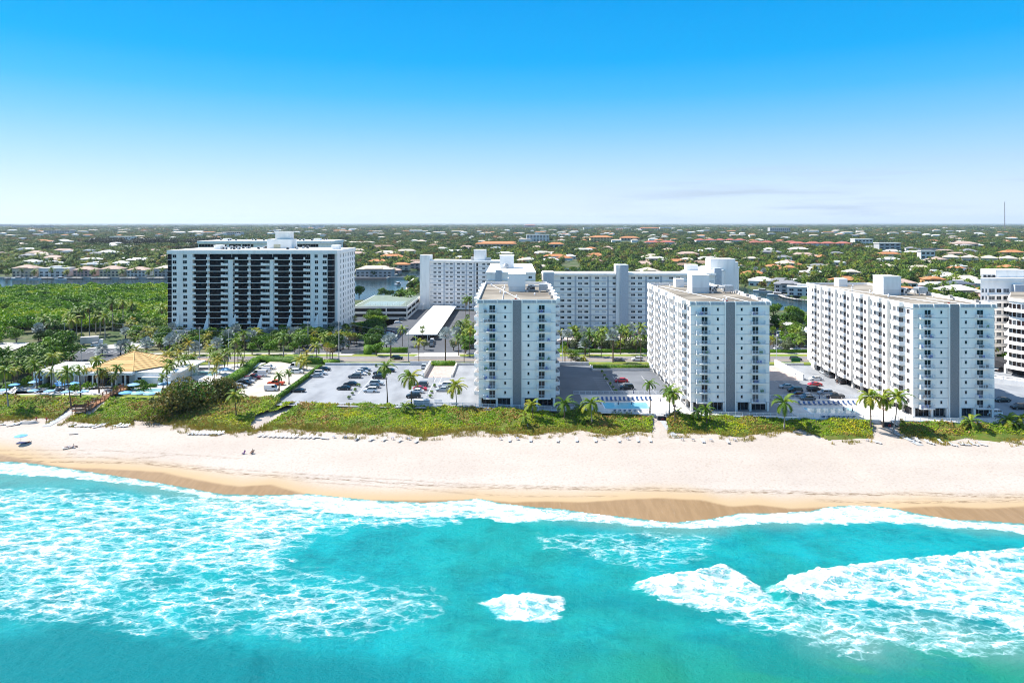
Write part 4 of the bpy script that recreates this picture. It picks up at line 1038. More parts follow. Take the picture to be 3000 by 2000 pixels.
M_DRYF = leafmat('dry_frond', [(0.10, 0.07, 0.03), (0.2, 0.14, 0.06), (0.28, 0.2, 0.09)], scale=0.3, trans=0.1)
M_GRAPE = leafmat('sea_grape_leaf', [(0.042, 0.054, 0.012), (0.09, 0.102, 0.017), (0.168, 0.144, 0.036), (0.24, 0.156, 0.066)], scale=0.25)
M_GRAPER = leafmat('red_sea_grape_leaf', [(0.10, 0.11, 0.015), (0.24, 0.17, 0.03), (0.36, 0.17, 0.05)], scale=0.5)
M_SCRUB = leafmat('dune_scrub_leaf', [(0.06, 0.15, 0.003), (0.16, 0.30, 0.003), (0.32, 0.40, 0.003), (0.50, 0.40, 0.006)], scale=0.13, trans=.35)
M_OATS = leafmat('sea_oats', [(0.14, 0.15, 0.015), (0.28, 0.22, 0.03), (0.38, 0.27, 0.07)], scale=0.3, trans=0.15)
M_HEDGE = leafmat('hedge_leaf', [(0.036, 0.102, 0.005), (0.084, 0.192, 0.007), (0.156, 0.264, 0.01)], scale=0.3)
M_OLIVE = leafmat('olive_leaf', [(0.06, 0.08, 0.03), (0.12, 0.15, 0.07), (0.2, 0.23, 0.12)], scale=0.2)
BARK = mat('bark', (0.14, 0.10, 0.07), (0.08, 0.055, 0.04), scale=2, rough=0.95)
BARKG = mat('pale_palm_bark', (0.34, 0.31, 0.28), (0.22, 0.20, 0.18), scale=2.5, rough=0.95, stretch=(1, 1, 3))
def leaf_quads(C, Nrm, size, rg, asp=0.55):
 """numpy: one quad per centre, normal Nrm, returns verts (4n,3)"""
 n = len(C)
 a = rg.normal(size=(n, 3)); u = np.cross(Nrm, a); u /= np.linalg.norm(u, axis=1)[:, None] + 1e-9
 v = np.cross(Nrm, u); v /= np.linalg.norm(v, axis=1)[:, None] + 1e-9
 s = np.asarray(size).reshape(-1, 1) * .5
 u = u * s; v = v * s * asp
 V = np.stack([C - u - v * .4, C - v, C + u + v * .4, C + v], 1)
 return V.reshape(-1, 3)
def cloud(name, lobes, n, size, mats, seed, jit=0.7, mfun=None, inner=0.62, asp=0.75):
 rg = np.random.RandomState(seed)
 lob = np.array(lobes, float); w = (lob[:, 3] * lob[:, 4]); w /= w.sum()
 k = rg.choice(len(lob), n, p=w)
 d = rg.normal(size=(n, 3)); d[:, 2] += 0.35; d /= np.linalg.norm(d, axis=1)[:, None]
 r = inner + (1 - inner) * rg.rand(n) ** .6
 C = lob[k, :3] + d * r[:, None] * np.stack([lob[k, 3], lob[k, 3], lob[k, 4]], 1)
 Nn = d + jit * rg.normal(size=(n, 3)); Nn /= np.linalg.norm(Nn, axis=1)[:, None]
 V = leaf_quads(C, Nn, size * rg.uniform(.6, 1.3, n), rg, asp)
 f = np.arange(4 * n).reshape(-1, 4)
 me = npmesh(name, V, f, mats, smooth=False)
 if mfun is not None: me.polygons.foreach_set('material_index', mfun(C, k, rg).astype(np.int32))
 return me
def tree_lobes(rg, R_, H, n, flat=0.6):
 """uneven crown: lobes scattered in a dome of radius R_, height H, base at z=0"""
 L = []
 for i in range(n):
  a = rg.uniform(0, 6.28); r = R_ * rg.uniform(0.15, .72) if i else 0
  z = H * (rg.uniform(.35, .85) - .35 * (r / R_) ** 2)
  s = R_ * rg.uniform(.26, .50) * (1.2 if i == 0 else 1)
  L.append((r * math.cos(a), r * math.sin(a), z, s, s * rg.uniform(flat, flat + .3)))
 return L
CROWNS = {}
def crowns(key, count, Rr, Hh, nlob, n, size, mats, flat=.6, **k):
 L = []
 for i in range(count):
  rg = random.Random(hash(key) % 1000 + i * 7 if False else sum(map(ord, key)) + i * 7)
  L.append(cloud(key + '_crown', tree_lobes(rg, Rr * rg.uniform(.85, 1.15), Hh * rg.uniform(.85, 1.15), nlob, flat), n, size, mats, sum(map(ord, key)) + i, **k))
 CROWNS[key] = L
crowns('broadleaf', 4, 3.6, 4.6, 13, 1000, 0.62, [M_LEAF])
crowns('bright', 3, 3.0, 3.6, 11, 800, 0.58, [M_LEAFB])
crowns('mangrove', 4, 5.2, 3.6, 16, 620, 0.95, [M_MANG], flat=.5)
crowns('suburb', 5, 4.6, 5.0, 12, 300, 1.25, [M_SUB])
crowns('grove', 4, 15, 7, 26, 460, 2.7, [M_SUB], flat=.32)
crowns('forest', 3, 45, 10, 50, 700, 6.0, [M_SUB], flat=.14)
crowns('pine', 2, 2.6, 11, 14, 420, 1.1, [M_PINE], flat=1.0)
crowns('pinegrove', 2, 20, 13, 34, 600, 2.6, [M_PINE], flat=.42)
crowns('shrub', 3, 1.5, 1.5, 7, 260, 0.42, [M_LEAFB])
crowns('olive', 2, 2.7, 3.4, 9, 620, 0.5, [M_OLIVE])
crowns('grape', 1, 9.0, 7.2, 40, 8000, 0.72, [M_GRAPE, M_GRAPER, M_LEAFB], mfun=lambda C, k, rg: np.where(k % 5 == 0, 2, np.where(rg.rand(len(k)) < .25, 1, 0)), inner=.8)
def frond(b, L, droop, n, wid, m=0, base=Vector((0, 0, 0)), az=0, el=0.6, twist=0, leaf_w=0.16):
 """one pinnate frond, rachis arching down"""
 ca, sa = math.cos(az), math.sin(az)
 pts = []; p = Vector((0, 0)); ang = el
 seg = 6
 for i in range(seg + 1):
  pts.append(Vector((p.x * ca, p.x * sa, p.y)) + base)
  p = p + Vector((math.cos(ang), math.sin(ang))) * (L / seg); ang -= droop / seg * (1 + i * .35)
 side = Vector((-sa, ca, 0))
 def at(t):
  t = min(t, .999) * seg; i = int(t); return pts[i].lerp(pts[i + 1], t - i), (pts[i + 1] - pts[i]).normalized()
 for i in range(seg):
  a_, c_ = pts[i], pts[i + 1]; w = .05 * (1 - i / seg) + .02
  b.quad(a_ - side * w, c_ - side * w, c_ + side * w, a_ + side * w, m)
 for j in range(n):
  t = .10 + .9 * j / (n - 1); q, e = at(t)
  ll = wid * (math.sin(math.pi * min(1, t * .92 + .10)) ** .6) + .05
  for s in (-1, 1):
   tip = q + side * s * ll * .8 + e * ll * .62 + Vector((0, 0, -ll * (.38 + twist)))
   hw = e * leaf_w * .5
   b.tri(q - hw, q + hw, tip, m)
def frond_mesh(key, L, droop, n, wid, m, el=0.0):
 def f():
  b = MB(); frond(b, L, droop, n, wid, 0, el=el, leaf_w=L * .10); return b.mesh('frond', m)
 return cached(('frond', key), f)
def palm_crown(key, nf, L, mats, n=9, wid=.7, seed=0, top=1.25, low=-.55, droop=1.0, dry=0):
 def f():
  rg = random.Random(seed + sum(map(ord, key))); b = MB()
  for i in range(nf):
   u = i / (nf - 1)
   frond(b, L * rg.uniform(.8, 1.1), droop * rg.uniform(.7, 1.25), n, wid, 1 if (dry and u > 1 - dry) else 0, az=i * 2.4 + rg.uniform(-.2, .2), el=top + (low - top) * u ** .85 + rg.uniform(-.12, .12), leaf_w=L * .12)
  return b.mesh('crown', mats)
 return cached(('pcrown', key, seed), f)
def fan_crown(key, nl, L, r, mats, seed=0, dry=0, low=-1.0):
 def f():
  rg = random.Random(seed + 5); b = MB()
  for i in range(nl):
   u = i / (nl - 1); az = i * 2.4; el = 1.35 + (low - 1.35) * u
   d = Vector((math.cos(az) * math.cos(el), math.sin(az) * math.cos(el), math.sin(el))); c = d * L * rg.uniform(.85, 1.1)
   mi = 1 if dry and u > 1 - dry else 0
   b.bar((0, 0, 0), c, .04, 3, mi, cap=False)
   s = d.cross(Vector((0, 0, 1))).normalized(); up = s.cross(d)
   k = 11; rr = r * rg.uniform(.85, 1.1)
   for j in range(k):
    a0 = -2.3 + 4.6 * j / k; a1 = -2.3 + 4.6 * (j + .75) / k; am = (a0 + a1) / 2
    f_ = lambda a, q: c + (d * math.cos(a) + s * math.sin(a)) * rr * q + up * (-.25 * rr * q * abs(math.sin(a)))
    b.tri(c, f_(a0, .7), f_(am, 1.0), mi); b.tri(c, f_(am, 1.0), f_(a1, .7), mi)
  return b.mesh('crown', mats)
 return cached(('fcrown', key, seed), f)
def trunk_mesh(key, pts, r0, r1, m, n=6, bulge=0):
 def f():
  b = MB(); k = len(pts) - 1
  for i in range(k):
   ra = r0 + (r1 - r0) * i / k; rb = r0 + (r1 - r0) * (i + 1) / k
   b.bar(pts[i], pts[i + 1], ra * (1 + (.9 if i == 0 and bulge else 0)), n, 0, rb, cap=(i == k - 1))
  return b.mesh('trunk', m, True)
 return cached(('trunk', key), f)
def coconut(base, crown, label=None, tmpl=None, L=3.6, group=None, seed=0, mats=M_PALM, nf=17, parts=True):
 """palm standing at base whose crown centre is at crown (world)"""
 t = thing('coconut_palm', label or '', 'palm tree', base, group=group)
 if tmpl: ranked(t, tmpl)
 d = Vector(crown) - Vector(base); h = d.z
 pts = [Vector((0, 0, -.3)), Vector((d.x * .35 + .15, d.y * .3, h * .25)), Vector((d.x * .7 + .15, d.y * .6, h * .55)), Vector((d.x * .93, d.y * .9, h * .8)), Vector((d.x, d.y, h))]
 b = MB()
 for i in range(4): b.bar(pts[i], pts[i + 1], .20 - .03 * i + (.12 if i == 0 else 0), 6, 0, .17 - .03 * i, cap=(i == 3))
 obj('trunk', b.mesh('trunk', BARK if (seed % 3) else BARKG, True), t)
 rg = random.Random(seed * 13 + 1)
 if parts:
  for i in range(nf):
   u = i / (nf - 1); v = i % 3
   m = frond_mesh(('coco', v, L, mats.name), L * (1, .9, 1.08)[v], (1.1, 1.35, .9)[v], 15, L * .24, mats)
   el = 1.25 - 1.75 * u ** .85 + rg.uniform(-.15, .15)
   o = obj('frond', m, t, pts[-1], rot=None)
   o.rotation_euler = Euler((0, -el, i * 2.4 + rg.uniform(-.3, .3)), 'XYZ'); o.scale = (rg.uniform(.85, 1.1),) * 3
 else:
  obj('crown', palm_crown('coco' + mats.name, 15, 1.0, [mats, M_DRYF], n=10, wid=.24, seed=seed % 4), t, pts[-1], rg.uniform(0, 6), L)
 if seed % 2:
  def nuts():
   q = MB()
   for i in range(7): a = i * .9; q.bar((.25 * math.cos(a), .25 * math.sin(a), -.35), (.28 * math.cos(a), .28 * math.sin(a), -.02), .13, 5)
   return q.mesh('coconut_cluster', mat('coconut_husk', (0.16, 0.13, 0.04)))
  obj('coconut_cluster', cached('nuts', nuts), t, pts[-1])
 return t
def simple_palm(name, base, h, label=None, tmpl=None, kindp='coco', s=1.0, seed=0, cat='palm tree', group=None):
 t = thing(name, label or '', cat, base, group=group)
 if tmpl: ranked(t, tmpl)
 rg = random.Random(seed * 7 + 3); lean = (rg.uniform(-.3, .3), rg.uniform(-.3, .3))
 if kindp == 'royal':
  tm = trunk_mesh('royal', [(0, 0, -.03), (0, 0, .3), (0, 0, .82), (0, 0, 1)], .26, .19, BARKG); cm = palm_crown('royal', 15, 3.7, [M_PALM, M_DRYF], n=11, wid=.95, seed=seed % 3, top=1.2, low=-.8, droop=1.1, dry=.12)
 elif kindp == 'fan':
  tm = trunk_mesh('fan', [(0, 0, -.03), (0, 0, .5), (0, 0, 1)], .2, .17, BARK); cm = fan_crown('cabbage', 26, 1.15, .75, [M_PALM, M_DRYF], seed % 3, dry=.15)
 elif kindp == 'silver':
  tm = trunk_mesh('silver', [(0, 0, -.03), (0, 0, .5), (0, 0, 1)], .3, .26, BARK); cm = fan_crown('bismarck', 24, 1.7, 1.35, [M_SILVER, M_SILVER], seed % 3, low=-.55)
 elif kindp == 'dry':
  tm = trunk_mesh('fan', None, 0, 0, BARK) if ('trunk', 'fan') in MESHES else trunk_mesh('fan', [(0, 0, -.03), (0, 0, .5), (0, 0, 1)], .2, .17, BARK); cm = fan_crown('dryfan', 26, 1.15, .75, [M_PALMY, M_DRYF], seed % 3, dry=.55)
 elif kindp == 'yellow':
  tm = trunk_mesh('coco', [(0, 0, -.03), (.02, 0, .5), (0, 0, 1)], .17, .12, BARK); cm = palm_crown('yel', 13, 2.6, [M_PALMY, M_DRYF], n=9, wid=.6, seed=seed % 3)
 else:
  tm = trunk_mesh('coco', [(0, 0, -.03), (.02, 0, .5), (0, 0, 1)], .17, .12, BARK); cm = palm_crown('cocoS', 15, 3.1, [M_PALM, M_DRYF], n=10, wid=.75, seed=seed % 4, dry=.08)
 obj('trunk', tm, t, (0, 0, 0), rg.uniform(0, 6), (1, 1, h))
 obj('crown', cm, t, (0, 0, h), rg.uniform(0, 6), s)
 return t
def broadleaf(name, base, h, key, s=1.0, label=None, tmpl=None, seed=0, cat='tree', group=None, sz=None):
 t = thing(name, label or '', cat, base, group=group)
 if tmpl: ranked(t, tmpl)
 rg = random.Random(seed * 5 + 1)
 def tk():
  b = MB(); b.bar((0, 0, -.3), (.02, .03, .55), .30, 7, 0, .2)
  for a in (0.3, 1.9, 3.6, 5.0): b.bar((.02, .03, .5), (.55 * math.cos(a), .55 * math.sin(a), 1.25), .14, 5, 0, .05)
  b.bar((.02, .03, .5), (0, 0, 1.4), .14, 5, 0, .05)
  return b.mesh('trunk', BARK)
 if h > 0: obj('trunk', cached('btrunk', tk), t, (0, 0, 0), rg.uniform(0, 6), (s, s, h))
 L = CROWNS[key]
 obj('crown', L[seed % len(L)], t, (0, 0, h * .8), rg.uniform(0, 6), (s, s, sz or s))
 return t
# ---- scattered stuff through geometry nodes
def scatter(name, pts, meshes, label=None, smin=.8, smax=1.25, scales=None, seed=1):
 me = bpy.data.meshes.new(name); me.from_pydata([tuple(p) for p in pts], [], [])
 sa = me.attributes.new('size', 'FLOAT', 'POINT')
 rg = np.random.RandomState(seed); sc_ = rg.uniform(smin, smax, len(pts)) if scales is None else np.asarray(scales)
 sa.data.foreach_set('value', sc_.astype(np.float32))
 o = obj(name, me); kind(o, 'stuff')
 ng = bpy.data.node_groups.new(name, 'GeometryNodeTree')
 ng.interface.new_socket('Geometry', in_out='INPUT', socket_type='NodeSocketGeometry')
 ng.interface.new_socket('Geometry', in_out='OUTPUT', socket_type='NodeSocketGeometry')
 gi = ng.nodes.new('NodeGroupInput'); go = ng.nodes.new('NodeGroupOutput'); join = ng.nodes.new('GeometryNodeGeometryToInstance')
 for i, m in enumerate(meshes):
  src = bpy.data.objects.new(m.name + '_source', m)
  oi = ng.nodes.new('GeometryNodeObjectInfo'); oi.inputs['Object'].default_value = src; oi.inputs['As Instance'].default_value = True
  ng.links.new(oi.outputs['Geometry'], join.inputs[0])
 iop = ng.nodes.new('GeometryNodeInstanceOnPoints'); iop.inputs['Pick Instance'].default_value = True
 rv = ng.nodes.new('FunctionNodeRandomValue'); rv.data_type = 'FLOAT_VECTOR'; rv.inputs[0].default_value = (0, 0, 0); rv.inputs[1].default_value = (0, 0, 6.28); rv.inputs['Seed'].default_value = seed
 ri = ng.nodes.new('FunctionNodeRandomValue'); ri.data_type = 'INT'; ri.inputs[4].default_value = 0; ri.inputs[5].default_value = max(0, len(meshes) - 1); ri.inputs['Seed'].default_value = seed + 9
 at = ng.nodes.new('GeometryNodeInputNamedAttribute'); at.data_type = 'FLOAT'; at.inputs['Name'].default_value = 'size'
 ng.links.new(gi.outputs[0], iop.inputs['Points']); ng.links.new(join.outputs[0], iop.inputs['Instance'])
 ng.links.new(rv.outputs[0], iop.inputs['Rotation']); ng.links.new(ri.outputs[2], iop.inputs['Instance Index']); ng.links.new(at.outputs[0], iop.inputs['Scale'])
 ng.links.new(iop.outputs[0], go.inputs[0])
 md = o.modifiers.new('scatter', 'NODES'); md.node_group = ng
 return o
def hedge(pts, w, h, label, z=None, n_per=55, m=None, seed=1):
 """clipped hedge along a line of points"""
 rg = np.random.RandomState(seed); m = m or M_HEDGE; V = []; core = MB()
 for a, c in zip(pts[:-1], pts[1:]):
  a = Vector(a); c = Vector(c); L = (c - a).length; e = (c - a).normalized(); s = Vector((-e.y, e.x, 0))
  n = int(L * n_per); u = rg.rand(n) * L; q = rg.rand(n); per = w + 2 * h; d = q * per
  off = np.where(d < h, -w / 2, np.where(d < h + w, d - h - w / 2, w / 2)); zz = np.where(d < h, d, np.where(d < h + w, h, per - d))
  C = np.array([a.x, a.y, a.z]) + u[:, None] * np.array([e.x, e.y, (c.z - a.z) / L]) + off[:, None] * np.array([s.x, s.y, 0]); C[:, 2] += zz
  C += rg.normal(size=C.shape) * .06
  Nn = rg.normal(size=(n, 3)) * .6; Nn[:, 2] += (zz >= h) * 1.0; Nn[:, 0] += np.where(zz < h, np.sign(off) * s.x, 0); Nn[:, 1] += np.where(zz < h, np.sign(off) * s.y, 0)
  Nn /= np.linalg.norm(Nn, axis=1)[:, None] + 1e-9
  V.append(leaf_quads(C, Nn, .34 * rg.uniform(.6, 1.3, n), rg, .8))
  w2 = w / 2 - .08
  p = [a - s * w2, a + s * w2, c + s * w2, c - s * w2]
  i = len(core.v); core.v += [(x.x, x.y, x.z) for x in p] + [(x.x, x.y, x.z + h - .08) for x in p]
  core.f += [(i + 4, i + 7, i + 6, i + 5), (i, i + 3, i + 7, i + 4), (i + 1, i + 5, i + 6, i + 2), (i, i + 4, i + 5, i + 1), (i + 3, i + 2, i + 6, i + 7)]; core.m += [0] * 5
 V = np.concatenate(V); nq = len(V) // 4
 cv = np.array(core.v); cf = np.array(core.f)
 me = npmesh('hedge', np.concatenate([V, cv]), np.concatenate([np.arange(4 * nq).reshape(-1, 4), cf + len(V)]), m, smooth=False)
 return tag(obj('hedge', me), label, 'hedge')
# ------------------------------------------------------------ dune vegetation
GAPS = [[(1915, 1185), (1950, 1185), (1958, 1300), (1918, 1300), (1910, 1250)],
  [(2552, 1230), (2600, 1225), (2632, 1240), (2640, 1300), (2556, 1300), (2560, 1270)],
  [(205, 1200), (222, 1208), (160, 1250), (125, 1250)],
  [(752, 1224), (790, 1218), (870, 1190), (885, 1194), (800, 1235), (745, 1258), (730, 1250)],
  [(208, 1194), (258, 1192), (300, 1168), (372, 1134), (384, 1146), (306, 1190), (264, 1218), (208, 1216)],
  [(395, 1232), (440, 1232), (500, 1250), (500, 1275), (390, 1275)]]
GAPW = [[PG(x, y, 3)[:2] for x, y in g] for g in GAPS]
def veg_mask(X, Y):
 t = along(toeW, X); w = along(wallW, X)
 e = 2.6 * (fbm(X, Y, 4.5, 60) - .5) + 1.0 * (fbm(X, Y, 1.2, 61) - .5)
 ok = (Y > t + e) & (Y < w - .2)
 for g in GAPW: ok &= ~inside(g, X + .5 * e, Y + .4 * e)
 return ok
def veg_top(X, Y):
 t = along(toeW, X); w = along(wallW, X); v = np.clip((Y - t) / (w - t), 0, 1)
 return 0.12 + (0.25 + 1.35 * v) * (0.05 + 1.6 * fbm(X, Y, 3.4, 62)) * sstep(0, .18, v)
def make_dune():
 xs = np.arange(-175, 165, .45); ys = np.arange(180, 236, .45)
 X, Y = np.meshgrid(xs, ys); ok = veg_mask(X, Y)
 Z = height(X, Y) + veg_top(X, Y) - .12
 f = grid_faces(len(xs), len(ys)); f = f[ok.ravel()[f].all(1)]
 base = mat('dune_undergrowth', (0.06, 0.105, 0.008), (0.11, 0.11, 0.02), scale=0.5, rough=1, detail=6)
 me = npmesh('dune_ground_cover', np.stack([X.ravel(), Y.ravel(), Z.ravel()], 1), f, base)
 o = kind(obj('dune_ground_cover', me), 'stuff'); o['label'] = 'low green ground cover on the dune'
 rg = np.random.RandomState(8)
 N = 260000; x = rg.uniform(-172, 162, N); y = rg.uniform(184, 234, N)
 ok = veg_mask(x, y); x, y = x[ok], y[ok]; keep = rg.rand(len(x)) < .72 * sstep(.22, .38, fbm(x, y, 2.2, 66)); x, y = x[keep], y[keep]
 t = along(toeW, x); w = along(wallW, x); v = (y - t) / (w - t)
 z = height(x, y) + veg_top(x, y) + rg.uniform(-.08, .12, len(x))
 n1 = fbm(x, y, 9, 63); n2 = fbm(x, y, 3.5, 64); left = sstep(-60, -90, x)
 oats = rg.rand(len(x)) < sstep(.34, .05, v + .3 * (n2 - .5)) * .9
 red = (~oats) & (rg.rand(len(x)) < .05 + 0.7 * sstep(.53, .64, n1 + .14 * left) * 1.0)
 C = np.stack([x, y, z], 1)
 for nm, sel, m, sz, asp, up in (('dune_scrub', ~oats & ~red, M_SCRUB, .40, .8, .9), ('dune_sea_grape', red, M_GRAPER, .42, .85, .9)):
  c = C[sel]; n = len(c); Nn = rg.normal(size=(n, 3)) * .55; Nn[:, 2] += up; Nn /= np.linalg.norm(Nn, axis=1)[:, None]
  me = npmesh(nm, leaf_quads(c, Nn, sz * rg.uniform(.6, 1.4, n), rg, asp), np.arange(4 * n).reshape(-1, 4), m, smooth=False)
  kind(obj(nm, me), 'stuff')
 c = C[oats]; xt = rg.uniform(-170, 160, 60000); yt = along(toeW, xt) + rg.uniform(-3.5, 3.5, len(xt))
 tuft = (fbm(xt, yt, 1.7, 65) > .56)
 for g in GAPW: tuft &= ~inside(g, xt, yt)
 xt, yt = xt[tuft], yt[tuft]; c = np.concatenate([np.repeat(c, 2, 0) + rg.normal(size=(2 * len(c), 3)) * (.15, .15, .02), np.stack([xt, yt, height(xt, yt) + .1], 1)])
 n = len(c); h = rg.uniform(.25, .75, n); a = rg.uniform(0, 6.28, n); l = rg.normal(size=(n, 2)) * .22; wd = .05
 c[:, 2] -= .2
 tip = c + np.stack([l[:, 0], l[:, 1], h + .15], 1); s = np.stack([np.cos(a) * wd, np.sin(a) * wd, a * 0], 1)
 V = np.stack([c - s, c + s, tip + s * .4, tip - s * .4], 1).reshape(-1, 3)
 kind(obj('sea_oats', npmesh('sea_oats', V, np.arange(4 * n).reshape(-1, 4), M_OATS, smooth=False)), 'stuff')
make_dune()
# ------------------------------------------------------------ decks, walls, road
def sheet(name, pts, z, m, th=0.0):
 b = MB()
 if th: b.prism([(p[0], p[1]) for p in pts], z - th, z, 0)
 else: b.poly([(p[0], p[1], z) for p in pts])
 return kind(obj(name, b.mesh(name, m)), 'structure')
sheet('parking_deck', [(-73.6, 208.5), (-10, 203.5), (-10, 266.6), (-73.6, 266.6)], DZ + .03, DECK)
sheet('parking_deck', [(-10, 203.3), (13.4, 201.0), (53, 198.6), (53, 266.6), (-10, 266.6)], DZ + .03, DECK2)
sheet('parking_deck', [(53.02, 198.5), (76, 196.4), (115, 192), (115, 266.6), (53.02, 266.6)], DZ + .03, DECK)
sheet('parking_deck', [(115.02, 192), (138, 190), (200, 184), (200, 266.6), (115.02, 266.6)], DZ + .03, DECK)
sheet('sandy_parking_lot', [(-97, 215.5), (-75.2, 213), (-75.2, 262), (-97, 276)], DZ + .03, DIRTLOT)
sheet('pool_deck', [(22, 199.6), (52.6, 197.5), (52.6, 221), (22, 221)], DZ + .06, POOLD)
sheet('pool_deck', [(52.62, 197.3), (60, 196.7), (60, 201.6), (52.62, 201.6)], DZ + .06, POOLD)
sheet('pool_deck', [(82, 195), (115, 191.3), (115, 216), (82, 216)], DZ + .06, POOLD)
sheet('pool_deck', [(115.02, 191.2), (138, 189.0), (138, 195.3), (115.02, 195.3)], DZ + .06, POOLD)
sheet('paver_ramp', [(-31.5, 246), (-22, 246), (-22, 266), (-31.5, 266)], DZ + .06, PAVER)
sheet('paver_court', [(78, 241), (102.5, 241), (102.5, 266), (78, 266)], DZ + .06, PAVER)
RZ = 3.0
sheet('road', [(-420, 277.5), (420, 277.5), (420, 291.5), (-420, 291.5)], RZ + .05, ROADM, .1)
b = MB()
for y in (284.2, 284.6): b.box(-420, 420, y - .07, y + .07, RZ + .055, RZ + .06, 0)
kind(obj('yellow_centre_line', b.mesh('yellow_centre_line', LINEY)), 'structure')
b = MB()
for y in (279.0, 290.2): b.box(-420, 420, y - .06, y + .06, RZ + .055, RZ + .06, 0)
for i in range(110): b.box(-400 + i * 7, -398.4 + i * 7, 287.4, 287.6, RZ + .055, RZ + .06, 0)
kind(obj('white_lane_line', b.mesh('white_lane_line', LINEW)), 'structure')
sheet('kerb', [(-420, 291.5), (420, 291.5), (420, 291.9), (-420, 291.9)], RZ + .17, PALE, .3)
sheet('kerb', [(-420, 277.1), (420, 277.1), (420, 277.48), (-420, 277.48)], RZ + .17, PALE, .3)
sheet('grass_verge', [(-420, 291.92), (420, 291.92), (420, 297), (-420, 297)], RZ + .12, GRASS)
sheet('pavement', [(-420, 297.02), (420, 297.02), (420, 299.4), (-420, 299.4)], RZ + .14, PALE, .1)
sheet('grass_verge', [(-420, 273), (420, 273), (420, 277.08), (-420, 277.08)], RZ + .75, GRASS)
ASW = sheet('car_park', [(-98, 300), (-12, 300), (-12, 440), (-62, 452), (-88, 452)], RZ + .06, ASPH)
sheet('car_park', [(16, 299.5), (90, 299.5), (90, 336), (16, 336)], RZ + .06, ASPH)
sheet('car_park', [(100, 299.5), (190, 299.5), (190, 400), (120, 400)], RZ + .06, ASPH)
sheet('driveway', [(-42, 291.6), (-22, 291.6), (-24, 300.5), (-38, 300.5)], RZ + .19, PALE)
sheet('driveway', [P(985, 1042, RZ), P(1030, 1042, RZ), P(1062, 1028, RZ), P(1048, 1028, RZ)], RZ + .2, PALE)
sheet('driveway', [(-205, 291.6), (-178, 291.6), (-150, 345), (-120, 352), (-120, 362), (-160, 358), (-175, 340)], RZ + .2, PALE)
sheet('car_park', [P(1045, 985, RZ), P(1180, 940, RZ), P(1165, 925, RZ), P(1035, 945, RZ)], RZ + .06, PALE)
sheet('car_park', [P(205, 1057, RZ), P(395, 1060, RZ), P(350, 1022, RZ), P(225, 1022, RZ)], RZ + .22, ASPH)
sheet('roof_court', [P(-200, 1040, 3.4), (P(10, 1036, 3.4)), P(95, 1003, 3.4), P(-200, 1000, 3.4)], RZ + .4, PALE)
sheet('lawn', [P(440, 948, 3), P(494, 946, 3), P(494, 968, 3), P(420, 968, 3)], RZ + .3, GRASS)
sheet('lawn', [P(-260, 1171), P(0, 1171), P(230, 1173), P(330, 1177), P(300, 1157), P(0, 1156), P(-260, 1156)], DZ + .05, GRASS)
sheet('lawn', [P(335, 1180), P(465, 1183), P(470, 1160), P(360, 1156)], DZ + .05, GRASS)
sheet('club_terrace', [P(-200, 1156), P(300, 1157), P(345, 1152), P(500, 1150), P(520, 1126), P(95, 1131), P(0, 1146), P(-200, 1170)], DZ + .04, POOLD)
sheet('club_terrace', [P(520, 1126), P(500, 1150), P(640, 1125), P(780, 1062), P(560, 1072)], DZ + .035, POOLD)
b = MB()
def stripe(x0, y0, x1, y1, w=.12, z=DZ + .045):
 a = Vector((x0, y0)); c = Vector((x1, y1)); e = (c - a).normalized(); s = Vector((-e.y, e.x)) * w / 2
 b.quad((a.x - s.x, a.y - s.y, z), (c.x - s.x, c.y - s.y, z), (c.x + s.x, c.y + s.y, z), (a.x + s.x, a.y + s.y, z))
for x in (-50.2, -48.2, -27.3, -25.3, 33.2, 36.6, 47, 92.5, 95.5): stripe(x, 222, x, 262 if x < 30 else 248)
for i in range(12):
 stripe(-55.5, 222 + i * 2.9, -50.3, 222 + i * 2.9); stripe(-48.1, 222 + i * 2.9, -43, 222 + i * 2.9)
 stripe(-27.2 - 5.2, 222 + i * 2.9, -27.4, 222 + i * 2.9) if i < 8 else None
 stripe(-25.2, 222 + i * 2.9, -20, 222 + i * 2.9) if i < 8 else None
 stripe(-73, 226 + i * 2.9, -67.5, 226 + i * 2.9)
for i in range(9): stripe(36.8, 222.5 + i * 2.8, 41.5, 222.5 + i * 2.8); stripe(29, 222.5 + i * 2.8, 33, 222.5 + i * 2.8); stripe(87.5, 218 + i * 2.8, 92.5, 218 + i * 2.8); stripe(95.6, 218 + i * 2.8, 100.5, 218 + i * 2.8)
for i in range(22): stripe(-95 + i * .3, 304 + i * 6, -88.5 + i * .3, 304 + i * 6, .14, RZ + .08)
for i in range(9): stripe(P(225, 1025, RZ).x + i * 3, 299.5, P(225, 1025, RZ).x + i * 3, 305, .3, RZ + .24)
kind(obj('parking_markings', b.mesh('parking_markings', LINEW)), 'structure')
def wall_thing(name, pts, w, z0, z1, m, label, cat='wall', cap=True):
 b = MB()
 for a, c in zip(pts[:-1], pts[1:]):
  a = Vector(a[:2]); c = Vector(c[:2]); e = (c - a).normalized(); s = Vector((-e.y, e.x)) * w / 2
  b.prism([a - s, c - s, c + s, a + s], z0, z1, 0)
 return tag(obj(name, b.mesh(name, m)), label, cat)
SW = [P(x, y, DZ) for x, y in WALL if x >= 870]
t = thing('sea_wall', 'long white concrete sea wall holding up the decks behind the dune', 'sea wall', (0, 0, 0))
b = MB()
for a, c in zip(SW[:-1], SW[1:]):
 e = (c - a).normalized(); s = Vector((-e.y, e.x, 0)) * .18
 b.prism([(a - s)[:2], (c - s)[:2], (c + s)[:2], (a + s)[:2]], 2.6, DZ + .14)
